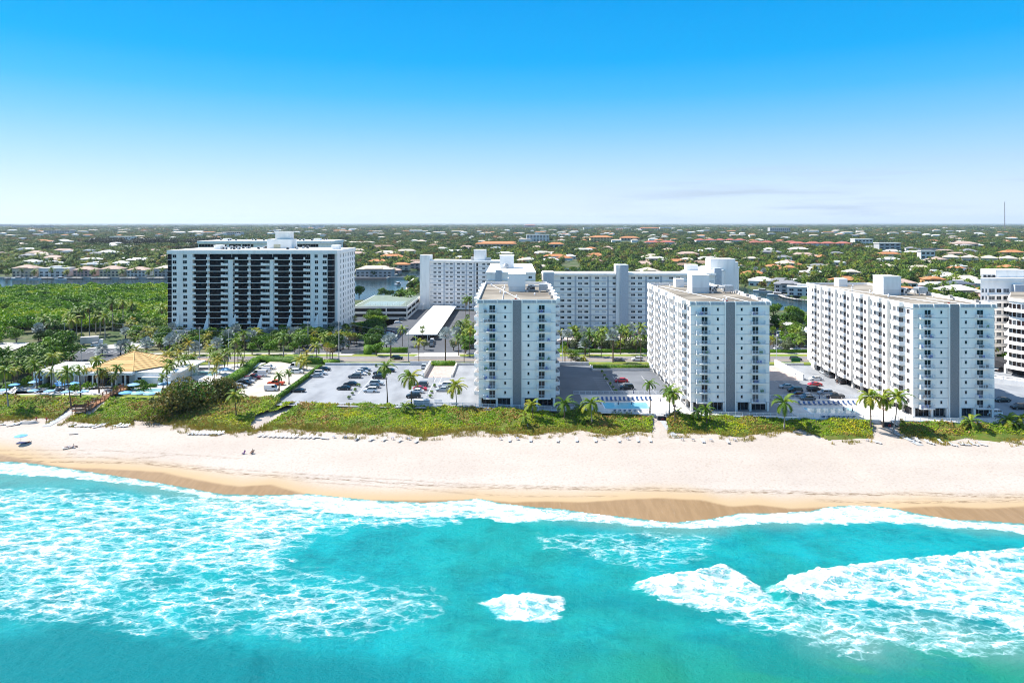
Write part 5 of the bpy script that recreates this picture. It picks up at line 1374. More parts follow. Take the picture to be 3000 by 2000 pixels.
obj('wall', b.mesh('wall', mat('sea_wall_paint', (0.56, 0.60, 0.64), (0.46, 0.49, 0.53), scale=0.5, rough=0.85, stretch=(1, 1, .3))), t)
def fence_run(name, label, a, c, z, step=1.95, h=1.1, bal=.14, m=None, wallz=None):
 """a run of metal fence; every panel between posts is a part"""
 a = Vector((a[0], a[1])); c = Vector((c[0], c[1])); L = (c - a).length; n = max(1, round(L / step)); e = (c - a) / n; rz = math.atan2(e.y, e.x); w = e.length
 t = thing(name, label, 'fence', (a.x, a.y, z))
 m = m or RAILM
 def pn():
  q = MB(); q.box(0, w, -.03, .03, h - .08, h); q.box(0, w, -.025, .025, .06, .12); k = int(w / bal)
  for i in range(1, k): q.box(w * i / k - .014, w * i / k + .014, -.012, .012, .12, h - .08)
  return q.mesh('fence_panel', m)
 def po(): q = MB(); q.box(-.05, .05, -.05, .05, 0, h + .05); return q.mesh('post', m)
 pm = cached(('fp', round(w, 2), h, bal, m.name), pn); pp = cached(('fpo', h, m.name), po)
 for i in range(n + 1):
  obj('post', pp, t, (e.x * i, e.y * i, 0), rz)
  if i < n: obj('fence_panel', pm, t, (e.x * i, e.y * i, 0), rz)
 return t
def wy(x): return float(along(wallW, np.array([x]))[0])
fence_run('fence', 'short stretch of white railing on the sea wall beside the beach furniture store', (-33, wy(-33)), (-9, wy(-9)), DZ + .14)
for x0, x1, lb in ((-8.9, 13.5, 'white railing on the sea wall below the lone tower'), (13.6, 41.3, 'white railing on the sea wall before the first pool'), (44.8, 76, 'white railing on the sea wall below the second tower'), (76.1, 103.2, 'white railing on the sea wall before the second pool'), (106.6, 138, 'white railing on the sea wall below the carport tower'), (138.1, 170, 'white railing on the sea wall beyond the carport tower')):
 xs_ = np.linspace(x0, x1, 3)
 fence_run('fence', lb, (x0, wy(x0)), (x1, wy(x1)), DZ + .14)
fence_run('fence', 'white fence between the first pool and the parking deck', (20, 221.3), (52.6, 221.3), DZ + .05)
fence_run('fence', 'white fence between the second pool and the crowded parking deck', (80, 216.2), (114.6, 216.2), DZ + .05)
PW = mat('parapet_paint', (0.55, 0.55, 0.55), (0.45, 0.45, 0.46), scale=.4, rough=.85)
wall_thing('parapet_wall', [(-73, 266.8), (-40, 266.8)], .35, 2.8, DZ + .95, PW, 'low white wall at the back of the widest parking deck')
wall_thing('parapet_wall', [(-39.8, 266.8), (-31.6, 266.8)], .4, 2.8, DZ + 1.5, PW, 'taller white wall panel next to the paver ramp')
wall_thing('parapet_wall', [(-21.8, 266.8), (-10.5, 266.8)], .35, 2.8, DZ + .9, PW, 'short white wall between the paver ramp and the lone tower')
wall_thing('ramp_wall', [(-31.8, 245), (-31.8, 266.5)], .5, DZ - .2, DZ + 1.9, WHITE2, 'cream sloping wall on the carside edge of the paver ramp')
wall_thing('ramp_wall', [(-21.7, 246), (-21.7, 266.5)], .5, DZ - .2, DZ + 1.0, WHITE2, 'low pale wall on the tower side of the paver ramp')
wall_thing('parapet_wall', [(14, 267), (30, 267)], .35, 2.8, DZ + 1.3, PW, 'white roadside wall behind the shaded deck')
wall_thing('parapet_wall', [(30.3, 264), (30.3, 257), (52, 257)], .35, DZ - .2, DZ + .9, PW, 'low white wall in front of the roadside hedge by the second tower')
wall_thing('ramp_wall', [(102.9, 241), (102.9, 267)], .45, DZ - .2, DZ + 2.3, WHITE, 'tall bright white wall running towards the road beside parked red car')
wall_thing('parapet_wall', [(103.2, 266.8), (114, 266.8)], .35, 2.8, DZ + .9, PW, 'short white wall behind the deck of the carport tower')
wall_thing('garden_wall', [(-74.6, 214), (-74.6, 263)], .3, DZ - .2, DZ + .9, mat('green_painted_wall', (0.17, 0.24, 0.16), (0.10, 0.15, 0.08), scale=.5), 'green painted wall between the sandy lot and the grey deck')
wall_thing('fence_wall', [P(1000, 1037, 3), P(1065, 1037, 3)], .3, 2.9, 4.7, mat('grey_block', (0.22, 0.22, 0.23)), 'grey block wall across the road beside the clipped hedge')
hedge([Vector((-97.8, 216, DZ)), Vector((-99, 250, DZ)), Vector((-103, 276, DZ - .5))], 3.2, 1.9, 'long bright clipped hedge along the sandy car park', seed=3)
hedge([Vector((-103, 276.5, DZ - .8)), Vector((-76, 272, DZ - .8))], 3.0, 2.6, 'dark sided hedge at the roadside end of the sandy car park', seed=4)
hedge([Vector((-75.5, 273, DZ - 1)), Vector((-69, 272, DZ - 1))], 2.5, 2.0, 'short hedge between street palms at the corner of the grey deck', seed=5)
hedge([Vector((-31, 266.5, DZ)), Vector((-22.2, 266.5, DZ))], 1.8, 1.7, 'dark square hedge closing the top of the paver ramp', seed=6)
hedge([Vector((31, 261, DZ)), Vector((52.5, 261, DZ))], 1.6, 1.2, 'low clipped hedge by the roadside next to the second tower', seed=7)
hedge([Vector((-73.5, 214, DZ + .4)), Vector((-73.3, 245, DZ + .4)), Vector((-73.5, 262, DZ + .4))], 1.3, 1.0, 'scrappy low hedge on top of the green painted wall', seed=8)
hedge([Vector((18, 300.5, 3.1)), Vector((62, 300.5, 3.1))], 1.6, 1.5, 'dark hedge on the far pavement facing the shaded deck', seed=9)
hedge([Vector((-62, 300.5, 3.1)), Vector((-46, 300.5, 3.1))], 2.4, 2.2, 'dark hedge on the far pavement beside the tall silver palm', seed=10)
hedge([P(1068, 1036, 3), P(1090, 1036, 3)], 4, 3.6, 'tall bright clipped hedge block across the road', seed=12)
hedge([Vector((106, 300.5, 3.1)), Vector((132, 300.5, 3.1))], 1.6, 1.3, 'dark hedge across the road near the carport tower', seed=13)
hedge([P(985, 965, 3), P(1085, 950, 3)], 2.5, 2.0, 'hedge below the tennis court garage', seed=14)
hedge([Vector((78.2, 264.5, DZ)), Vector((83, 264.5, DZ))], 2.0, 1.8, 'small dark hedge beside the second tower at the roadside', seed=15)
for i, (p, q, lb) in enumerate(((T('g', 440, 790), T('g', 585, 735), 'low clipped hedge between the terrace umbrellas'), (T('g', 555, 790), T('g', 650, 770), 'stubby clipped hedge beside the brick path of the club'), (T('g', 1500, 755), T('g', 1790, 758), 'low hedge below the white club wall'), (T('g', 230, 735), T('g', 340, 720), 'low hedge at the lower end of the club'))):
 hedge([Vector(p), Vector(q)], 1.3, 1.0, lb, seed=20 + i)
POOLM = mat('pool_water', (0.15, 0.31, 0.34), (0.2, 0.37, 0.39), scale=.25, rough=0.08, spec=.5)
def pool(x0, x1, y0, y1, label, shape=None):
 t = thing('swimming_pool', label, 'swimming pool', (x0, y0, DZ))
 w, d = x1 - x0, y1 - y0; q = MB()
 for a, b_, c, e in ((-.35, w + .35, -.35, 0), (-.35, w + .35, d, d + .35), (-.35, 0, 0, d), (w, w + .35, 0, d)): q.box(a, b_, c, e, .0, .13)
 obj('coping', q.mesh('coping', FRAME), t)
 q = MB(); q.quad((0, 0, .09), (w, 0, .09), (w, d, .09), (0, d, .09)); obj('water', q.mesh('water', POOLM), t)
 return t
pool(28, 41.5, 204.3, 211, 'swimming pool half in shade between the lone tower and the second tower')
pool(87.5, 101.5, 199.2, 205, 'swimming pool with dark tile edge between the second tower and the carport tower')
pp = T('g', 1590, 800); pool(-127, -110, 224.5, 229, 'small drained looking pool behind a white wall beside the wooden stairs')
pp = T('h', 430, 660); pool(-119, -109, 248, 256, 'small blue pool by the brown shelter next to the sandy car park')
pp = T('g', 20, 830); pool(-188, -166, 217, 223, 'club pool cut by the picture edge beside the lawn')
wall_thing('garden_wall', [T('g', 1420, 845), T('g', 1850, 850)], .5, DZ, DZ + 1.0, WHITE, 'low white wall between the small club pool and the lawn')
# ------------------------------------------------------------ vehicles
TYRE = mat('tyre_rubber', (0.02, 0.02, 0.02), rough=.9); RIM = mat('alloy_rim', (0.4, 0.4, 0.42), rough=.4, metal=.6); LAMPR = mat('tail_lamp', (0.35, 0.01, 0.01), rough=.3); LAMPW = mat('head_lamp', (0.6, 0.6, 0.6), rough=.2)
CG = mat('car_glass', (0.012, 0.016, 0.02), (0.02, 0.025, 0.03), rough=.05, spec=.8)
def paint(name, c): return mat('paint_' + name, c, tuple(x * .95 for x in c), rough=.28, spec=.6, scale=.5)
CARSPEC = dict(
 sedan=dict(L=4.7, W=1.82, belt=.95, hood=.86, roof=1.42, c=(-1.95, -1.15, .45, 1.25), wx=1.42, r=.33),
 suv=dict(L=4.75, W=1.9, belt=1.12, hood=1.02, roof=1.72, c=(-2.2, -1.9, .55, 1.2), wx=1.42, r=.38),
 van=dict(L=5.6, W=2.0, belt=1.35, hood=1.15, roof=2.4, c=(-2.72, -2.65, 1.45, 2.15), wx=1.75, r=.38),
 pickup=dict(L=5.7, W=1.98, belt=1.15, hood=1.08, roof=1.85, c=(-.9, -.65, .85, 1.5), wx=1.75, r=.40),
 coupe=dict(L=4.6, W=1.85, belt=.90, hood=.80, roof=1.28, c=(-1.7, -.75, .3, 1.2), wx=1.38, r=.34))
def car_meshes(k):
 s = CARSPEC[k]
 def body(pm):
  b = MB(); L, W = s['L'] / 2, s['W'] / 2; be, ho = s['belt'], s['hood']
  st = [(-L, .45, be * .80, .86), (-L + .12, .28, be * .97, .97), (-L * .55, .22, be, 1), (s['c'][3] * .9, .22, be, 1), (L * .72, .24, ho, .98), (L - .1, .30, ho * .86, .92), (L, .42, ho * .70, .84)]
  if k == 'pickup': st = [(-L, .5, be * .9, .94), (-L + .1, .4, be, 1), (-1.0, .3, be, 1), (1.5, .3, be, 1), (L * .75, .3, ho, .98), (L - .08, .36, ho * .9, .94), (L, .5, ho * .8, .88)]
  rings = []
  for x, z0, z1, w in st:
   w *= W; rings.append([(x, -w, z0), (x, -w, z0 + (z1 - z0) * .6), (x, -w * .93, z1), (x, w * .93, z1), (x, w, z0 + (z1 - z0) * .6), (x, w, z0)])
  for r in rings: b.v += r
  for i in range(len(rings) - 1):
   for j in range(6):
    a = i * 6 + j; c = i * 6 + (j + 1) % 6; b.f.append((a, c, c + 6, a + 6)[::-1]); b.m.append(0)
  b.f.append(tuple(range(6))); b.m.append(0); n = (len(rings) - 1) * 6; b.f.append(tuple(n + j for j in reversed(range(6)))); b.m.append(0)
  x0, x1, x2, x3 = s['c']; ww = W * .80; z = s['roof']; b.box(x1 + .05, x2 - .05, -ww, ww, z - .05, z)
  if k == 'van': b.box(x1, .4, -W * .92, W * .92, be, z - .1)
  if k == 'pickup': b.box(-L + .15, -1.1, -W * .8, W * .8, be - .0, be + .01)
  return b
 def glass():
  b = MB(); x0, x1, x2, x3 = s['c']; w0 = s['W'] / 2 * .93; w1 = s['W'] / 2 * .82; z0 = s['belt'] - .02; z1 = s['roof'] - .05
  b.v = [(x0, -w0, z0), (x3, -w0, z0), (x3, w0, z0), (x0, w0, z0), (x1, -w1, z1), (x2, -w1, z1), (x2, w1, z1), (x1, w1, z1)]
  b.f = [(4, 5, 6, 7), (0, 1, 5, 4), (1, 2, 6, 5), (2, 3, 7, 6), (3, 0, 4, 7)]; b.m = [0] * 5; return b
 def pillars(b):
  x0, x1, x2, x3 = s['c']; w0 = s['W'] / 2 * .94; w1 = s['W'] / 2 * .83; z0 = s['belt'] - .01; z1 = s['roof'] - .04
  for sg in (-1, 1):
   for f0, f1 in ((.0, .0), (.46, .46), (1, 1)):
    b.bar((x0 + (x3 - x0) * f0, sg * w0, z0), (x1 + (x2 - x1) * f1, sg * w1, z1), .045, 4)
 return body, glass, pillars
def wheel_mesh(r):
 def f():
  q = MB(); q.bar((0, -.11, 0), (0, .11, 0), r, 14, 0); q.bar((0, -.12, 0), (0, .12, 0), r * .6, 10, 1); return q.mesh('wheel', [TYRE, RIM])
 return cached(('wheel', r), f)
NCAR = [0]
def car(typ, col, cname, pos, heading, label, z=None, group=None, tmpl=None):
 """heading in degrees: 0 points to +x"""
 s = CARSPEC[typ]; pm = paint(cname, col)
 body, glass, pil = car_meshes(typ)
 nm = dict(sedan='car', coupe='car', suv='car', van='van', pickup='pickup_truck')[typ]
 t = thing('parked_car' if nm == 'car' else 'parked_' + nm, label, nm.replace('_', ' '), pos, R(heading), group)
 if tmpl: ranked(t, tmpl)
 def bm_(): b = body(pm); pil(b); return b.mesh('body', pm)
 obj('body', cached(('body', typ, cname), bm_), t)
 obj('window_glass', cached(('glass', typ), lambda: glass().mesh('window_glass', CG)), t)
 for x in (-s['wx'], s['wx']):
  for y in (-1, 1): obj('wheel', wheel_mesh(s['r']), t, (x, y * (s['W'] / 2 - .1), s['r']))
 def hl(): q = MB(); q.box(0, .06, -.2, .2, 0, .14); return q.mesh('headlight', LAMPW)
 def tl(): q = MB(); q.box(0, .06, -.18, .18, 0, .16); return q.mesh('tail_light', LAMPR)
 for y in (-1, 1):
  obj('headlight', cached('hl', hl), t, (s['L'] / 2 - .11, y * s['W'] * .36, s['hood'] * .66))
  obj('tail_light', cached('tl', tl), t, (-s['L'] / 2 + .03, y * s['W'] * .38, s['belt'] * .70))
 return t
BLK = (0.012, 0.013, 0.016); WHT = (0.72, 0.72, 0.72); SIL = (0.36, 0.38, 0.40); GRY = (0.09, 0.10, 0.115); RED = (0.45, 0.012, 0.02); ORG = (0.55, 0.06, 0.012); NAVY = (0.02, 0.03, 0.06); LBL = (0.20, 0.25, 0.32); DRED = (0.12, 0.01, 0.015)
CL = [
 ('h', 640, 838, 'pickup', WHT, 'white', 0, 'white pickup half hidden by a palm in the sandy lot', 1),
 ('h', 700, 790, 'sedan', NAVY, 'navy', 0, 'dark blue car beside the hedge, next to the white pickup', 1),
 ('h', 795, 765, 'sedan', SIL, 'silver', 0, 'silver car third along the hedge from the white pickup', 1),
 ('h', 850, 738, 'suv', BLK, 'black', 0, 'black car between two silver ones along the hedge', 1),
 ('h', 885, 708, 'sedan', SIL, 'silver', 0, 'silver car in front of the dark red car by the hedge', 1),
 ('h', 905, 685, 'sedan', GRY, 'grey', 0, 'grey car tight behind the silver one along the hedge', 1),
 ('h', 945, 668, 'pickup', DRED, 'dark_red', 0, 'dark red pickup behind the long white cargo van', 1),
 ('h', 1020, 635, 'van', WHT, 'white', 180, 'long white cargo van in the row by the hedge', 1),
 ('h', 1065, 600, 'van', WHT, 'white', 180, 'white passenger van with a dark window band by the hedge', 1),
 ('h', 1130, 555, 'suv', WHT, 'white', 0, 'white car at the far end of the hedge row', 1),
 ('h', 1440, 550, 'van', WHT, 'white', 180, 'white bus like van below the street palms', 1),
 ('h', 1455, 600, 'suv', WHT, 'white', 0, 'white car parked in front of the bus like van', 1),
 ('h', 1210, 735, 'pickup', ORG, 'orange', 180, 'bright orange pickup on the sandy lot', 1),
 ('h', 1155, 798, 'van', WHT, 'white', 0, 'small white van with dark windscreen in front of the orange pickup', .8),
 ('h', 1465, 815, 'coupe', BLK, 'black', 180, 'black low car alone beside the green wall', 1),
 ('h', 1672, 645, 'sedan', SIL, 'silver', 180, 'silver car under two others by the green wall', 1),
 ('h', 1722, 615, 'suv', WHT, 'white', 0, 'white car between silver and black cars by the green wall', 1),
 ('h', 1765, 568, 'sedan', BLK, 'black', 0, 'black long car nearest the road wall', 1),
 ('h', 2115, 655, 'suv', GRY, 'grey', 180, 'dark grey car at the near end of its short row', 1),
 ('h', 2170, 622, 'sedan', WHT, 'white', 0, 'white car behind the dark grey one', 1),
 ('h', 2195, 596, 'sedan', SIL, 'silver', 0, 'silver car third in the row with the white one', 1),
 ('h', 2228, 576, 'sedan', GRY, 'grey', 0, 'grey car at the far end of its row', 1),
 ('h', 2065, 740, 'sedan', BLK, 'black', 180, 'black car parked behind another black car by the planters', 1),
 ('h', 1990, 788, 'sedan', BLK, 'black', 180, 'black car with pale wheels left of the planter row', 1),
 ('i', 335, 815, 'suv', WHT, 'white', 180, 'white car nearest the sea beside the planters', 1),
 ('i', 362, 768, 'sedan', GRY, 'grey', 180, 'grey car between the white car and silver car by the planters', 1),
 ('i', 405, 735, 'suv', SIL, 'silver', 0, 'silver car third from the sea beside the planters', 1),
 ('i', 432, 660, 'suv', BLK, 'black', 180, 'black car behind the tall palm trunk', 1),
 ('i', 440, 615, 'suv', BLK, 'black', 180, 'black car under the fronds of the tall palm', 1),
 ('i', 545, 585, 'sedan', BLK, 'black', 180, 'dark car just beyond the tall palm crown', 1),
 ('i', 920, 750, 'suv', GRY, 'grey', 180, 'large dark grey car beside the paver ramp', 1),
 ('i', 905, 795, 'sedan', RED, 'red', 0, 'red car between grey and white ones below the paver ramp', 1),
 ('i', 865, 825, 'sedan', WHT, 'white', 180, 'white car between the red car and a black car', 1),
 ('i', 830, 880, 'suv', BLK, 'black', 180, 'black car under a palm nearest the sea wall', 1),
 ('i', 1165, 805, 'sedan', SIL, 'silver', 180, 'silver car beside the palm with a thick crown', 1),
 ('i', 1192, 755, 'suv', WHT, 'white', 180, 'white car behind the silver one near the lone tower', 1),
 ('i', 952, 540, 'suv', SIL, 'silver', 90, 'silver car seen end on against the ramp wall', 1),
 ('i', 642, 440, 'suv', BLK, 'black', 0, 'black car driving on the road by the clipped hedge', 0),
 ('j', 1255, 700, 'sedan', RED, 'red', 180, 'red car on the edge of the tower shadow', 1),
 ('j', 1318, 782, 'suv', BLK, 'black', 180, 'black car below the red one at the shadow edge', 1),
 ('j', 800, 458, 'sedan', SIL, 'silver', 180, 'silver car on the road behind small palms', 0),
 ('j', 1235, 478, 'suv', NAVY, 'navy', 0, 'dark car on the road near the tall thin palms', 0),
 ('j', 1440, 455, 'suv', WHT, 'white', 180, 'white car on the road beside the second tower', 0),
 ('k', 1190, 770, 'sedan', SIL, 'silver', 180, 'silver car farthest into the shade beside the second tower', 1),
 ('k', 1290, 815, 'suv', BLK, 'black', 180, 'black car behind the silver one in the shade', 1),
 ('k', 1320, 860, 'sedan', DRED, 'dark_red', 180, 'dark maroon car in the shaded group', 1),
 ('k', 1425, 880, 'sedan', LBL, 'pale_blue', 180, 'pale blue grey car in the shaded group', 1),
 ('k', 1435, 905, 'sedan', GRY, 'grey', 180, 'grey car nearest the pool fence in the shaded group', 1),
 ('k', 1530, 680, 'sedan', WHT, 'white', 180, 'white car behind the bright red one near the white wall', 1),
 ('k', 1518, 742, 'coupe', RED, 'red', 180, 'bright red low car near the end of the white wall', 1),
 ('k', 1515, 805, 'suv', BLK, 'black', 0, 'black car just below the bright red one', 1),
 ('k', 1635, 845, 'suv', LBL, 'pale_blue', 180, 'blue grey car catching the sun behind the pool fence', 1),
 ('k', 1745, 885, 'pickup', BLK, 'black', 180, 'black pickup nearest the pool chairs', 1),
 ('k', 1622, 605, 'sedan', SIL, 'silver', 90, 'silver car peeping from the farthest carport bay', 1),
 ('k', 1680, 640, 'sedan', GRY, 'grey', 90, 'dark car in the carport bay next to the silver one', 1),
 ('k', 1810, 712, 'suv', BLK, 'black', 90, 'black car in the middle carport bay', 1),
 ('k', 1300, 340, 'sedan', WHT, 'white', 180, 'white car half hidden behind the olive tree across the road', 0),
 ('k', 1300, 452, 'suv', BLK, 'black', 0, 'large black car on the road at the foot of the carport tower', 0),
 ('k', 1130, 250, 'sedan', SIL, 'silver', 0, 'silver car in the lot behind the second tower', 0),
 ('k', 1110, 330, 'sedan', WHT, 'white', 0, 'white car behind the lamp post near the second tower', 0),
 ('k', 1390, 210, 'suv', NAVY, 'navy', 0, 'dark blue car below the long diagonal carport roof', 0),
 ('l', 2100, 925, 'sedan', BLK, 'black', 180, 'black car in the shade under the white ramp', 1),
 ('l', 2300, 1010, 'suv', BLK, 'black', 180, 'black car cut by the picture edge near the ramp', 1),
 ('l', 1995, 1080, 'suv', WHT, 'white', 180, 'white car nosing out from under the carport tower', 1),
 ('l', 2065, 575, 'suv', BLK, 'black', 30, 'black car behind the pale carport beside the curved building', 1),
 ('l', 2160, 712, 'suv', NAVY, 'navy', 0, 'dark car under the pale flat carport', 1),
 ('g', 1110, 288, 'suv', WHT, 'white', 25, 'white car beside the box truck at the club entrance', 0),
 ('c', 1550, 1115, 'sedan', WHT, 'white', 180, 'white car by the entrance at the far end of the carport roof', 0)]
for (tl_, x, y, ty, c_, cn, hd, lb, dk) in CL:
 z = DZ + .04 if dk else RZ + .1
 p = T(tl_, x, y, z); p.z = z
 if tl_ == 'h' and x < 1400 and not dk: pass
 o = car(ty, c_, cn, p, hd, lb)
 if 0 < dk < 1: o.scale = (.82,) * 3
wl_ = [('c', 1035, 1105), ('c', 1010, 1130), ('c', 990, 1150), ('c', 965, 1190), ('c', 900, 1250), ('c', 850, 1280), ('c', 755, 1390), ('c', 740, 1410), ('c', 728, 1435)]
for i, (tl_, x, y) in enumerate(wl_):
 p = T(tl_, x, y, RZ + .1); ty, c_, cn = (('sedan', GRY, 'grey'), ('sedan', SIL, 'silver'), ('suv', BLK, 'black'), ('sedan', WHT, 'white'), ('suv', GRY, 'grey'), ('sedan', WHT, 'white'), ('suv', DRED, 'dark_red'), ('sedan', SIL, 'silver'), ('sedan', WHT, 'white'))[i]
 car(ty, c_, cn, p, 8, '', group='cars beside the big white carport roof', tmpl='{o} %s car along the tree row, counted from the gallery block' % cn.replace('_', ' '))
for i, (x, y) in enumerate([(610, 1268), (606, 1292), (590, 1312), (575, 1332), (545, 1352), (530, 1372), (515, 1392)]):
 p = T('c', x, y, RZ + .1); ty, c_, cn = (('suv', WHT, 'white'), ('sedan', DRED, 'dark_red'), ('sedan', SIL, 'silver'), ('suv', GRY, 'grey'), ('sedan', WHT, 'white'), ('sedan', NAVY, 'navy'), ('suv', BLK, 'black'))[i]
 car(ty, c_, cn, p, 10, '', group='cars beside the tennis court garage', tmpl='{o} %s car in the row counted down from the tennis court garage' % cn.replace('_', ' '))
for i, (x, y) in enumerate([(1240, 1495), (1236, 1520), (1233, 1545)]):
 p = T('c', x, y, RZ + .1); ty, c_, cn = (('suv', WHT, 'white'), ('suv', BLK, 'black'), ('sedan', GRY, 'grey'))[i]
 car(ty, c_, cn, p, 90, '%s car below the near end of the big carport roof' % cn)
for i, (x, y) in enumerate([(600, 315), (760, 320), (1010, 330), (1200, 300), (1330, 290)]):
 p = T('j', x, y, RZ + .1); cn, c_ = (('white', WHT), ('grey', GRY), ('silver', SIL), ('navy', NAVY), ('black', BLK))[i]
 car('sedan', c_, cn, p, 90, '%s car under the pink edged carport roof behind the road palms' % cn.replace('navy', 'dark blue'))
for i in range(9):
 p = T('e', 1640 + i * 42, 1395 + i * 19, RZ + .1); cn, c_ = (('silver', SIL), ('navy', NAVY), ('white', WHT), ('black', BLK))[i % 4]
 car('sedan', c_, cn, p, 0, '', group='cars in the lot beyond the second tower', tmpl='{o} %s car in the row beyond the second tower, counted from the tower' % cn.replace('navy', 'dark blue'))
t = thing('box_truck', 'grey box truck with dark front parked across the club entrance', 'truck', T('g', 1030, 275, RZ + .2), R(25))
q = MB(); q.box(-3.6, 3.6, -1.5, 1.5, 1.0, 3.9); obj('cargo_box', q.mesh('cargo_box', PALE), t)
q = MB(); q.box(-3.66, -3.6, -1.3, 1.3, 1.1, 3.2); obj('rear_door', q.mesh('rear_door', DARKV), t)
q = MB(); q.box(3.7, 5.4, -1.2, 1.2, .6, 2.4); q.box(-3.6, 3.7, -.6, .6, .6, .99); obj('cab', q.mesh('cab', paint('white', WHT)), t)
for x in (-2.4, 4.5):
 for y in (-1.15, 1.15): obj('wheel', wheel_mesh(.45), t, (x, y, .45))
# ------------------------------------------------------------ carports, garage, shelters
def carport(x0, x1, y0, y1, z1, label, th=.35, m=None, rot=0, bays=5):
 t = thing('carport', label, 'carport', (x0, y0, RZ))
 w, d = x1 - x0, y1 - y0
 q = MB(); q.box(0, w, 0, d, z1 - RZ - th, z1 - RZ); obj('roof', q.mesh('roof', m or ROOFW), t)
 n = bays
 for i in range(n + 1):
  for x in ((w * .3, w * .7) if d > w else (w * i / n,)):
   y = d * i / n if d > w else d * .5
   q = cached(('cpost', round(z1 - RZ - th, 1)), lambda: (lambda s_: (s_.box(-.12, .12, -.12, .12, 0, z1 - RZ - th), s_.mesh('post', WHITE))[1])(MB()))
   obj('post', q, t, (min(w - .15, max(.15, x)), min(d - .15, max(.15, y)), 0))
 return t
cpt = carport(-51.5, -36.5, 332, 449, 6.0, 'huge plain white carport roof running away from the road', bays=16)
PINK = mat('pink_roof_membrane', (0.66, 0.56, 0.52), (0.58, 0.48, 0.44), scale=.2, rough=.9)
carport(20, 62, 314, 326, 6.0, 'long pink tinged carport roof behind the road palms', m=PINK, bays=12)
carport(36, 60, 331, 337, 5.6, 'narrow pink carport roof against the gallery block', m=PINK, bays=6)
carport(146, 153, 322, 398, 6.0, 'long narrow white carport roof running diagonally beyond the second tower', bays=14)
carport(176, 184, 300, 360, 6.0, 'white carport roof beside the red roofed hut', bays=10)
def hut(X, Y, w, d, h, rc, label, wc=None):
 t = thing('pump_house', label, 'small building', (X, Y, RZ))
 q = MB(); q.box(0, w, 0, d, 0, h); obj('wall', q.mesh('wall', wc or WHITE), t)
 q = MB(); q.box(-.4, w + .4, -.4, d + .4, h, h + .3); obj('roof', q.mesh('roof', rc), t)
 obj('door', window_mesh(1.0, 2.0, 1, TRIMG, WHITE, 'door'), t, (w * .4, 0, .05))
hut(163, 355, 9, 10, 3.6, mat('red_roof_coating', (0.40, 0.12, 0.09)), 'small white hut with a red roof near the canal bank')
def garage():
 a = P(1026, 935, RZ)
 t = thing('parking_garage', 'two level parking garage with a green tennis court on its roof', 'parking garage', (a.x, a.y, RZ))
 W_ = 34; D_ = 72
 for lv, z in enumerate((.0, 3.2, 6.4)):
  q = MB(); q.box(0, W_, 0, D_, z, z + .35); q.box(0, W_, 0, .3, z + .351, z + 1.3); q.box(W_ - .3, W_, .301, D_, z + .351, z + 1.3); obj('parking_level', q.mesh('parking_level', WHITE2), t)
 for x in (0, W_ * .62, W_ - .6):
  q = MB(); q.box(x, x + .6, -.1, .4, 0, 6.4); obj('column', q.mesh('column', WHITE2), t)
 for y in (18, 36, 54, 71): q = MB(); q.box(W_ - .5, W_ + .05, y, y + .6, 0, 6.4); obj('column', q.mesh('column', WHITE2), t)
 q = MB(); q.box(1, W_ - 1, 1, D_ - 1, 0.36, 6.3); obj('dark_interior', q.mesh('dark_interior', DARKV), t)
 q = MB(); q.box(.5, W_ - .5, .5, D_ - .5, 6.76, 6.82); obj('court', q.mesh('court', mat('court_green', (0.13, 0.17, 0.125), (0.18, 0.21, 0.17), scale=.3)), t)
 q = MB(); q.box(5, W_ - 6, 10, 34, 6.825, 6.84); obj('court_surface', q.mesh('court_surface', mat('court_teal', (0.19, 0.26, 0.26))), t)
 q = MB()
 for x in (5, 10, 22.4, 27.9): q.box(x, x + .12, 10, 34, 6.85, 6.86)
 for y in (10, 16, 28, 33.9): q.box(5, 28, y, y + .12, 6.861, 6.865)
 obj('court_line', q.mesh('court_line', LINEW), t)
 q = MB()
 for i in range(24): x = .5 + i * (W_ - 1) / 23; q.box(x, x + .08, .5, .58, 6.8, 10)
 for i in range(40): y = .5 + i * (D_ - 1) / 39; q.box(W_ - .6, W_ - .52, y, y + .08, 6.8, 10)
 for z in (8.4, 9.95): q.box(.5, W_ - .5, .5, .56, z, z + .06); q.box(W_ - .6, W_ - .54, .5, D_ - .5, z, z + .06)
 obj('court_fence', kind(obj('court_fence', q.mesh('court_fence', METAL)), 'stuff').data, t); bpy.data.objects.remove(bpy.data.objects['court_fence'])
garage()
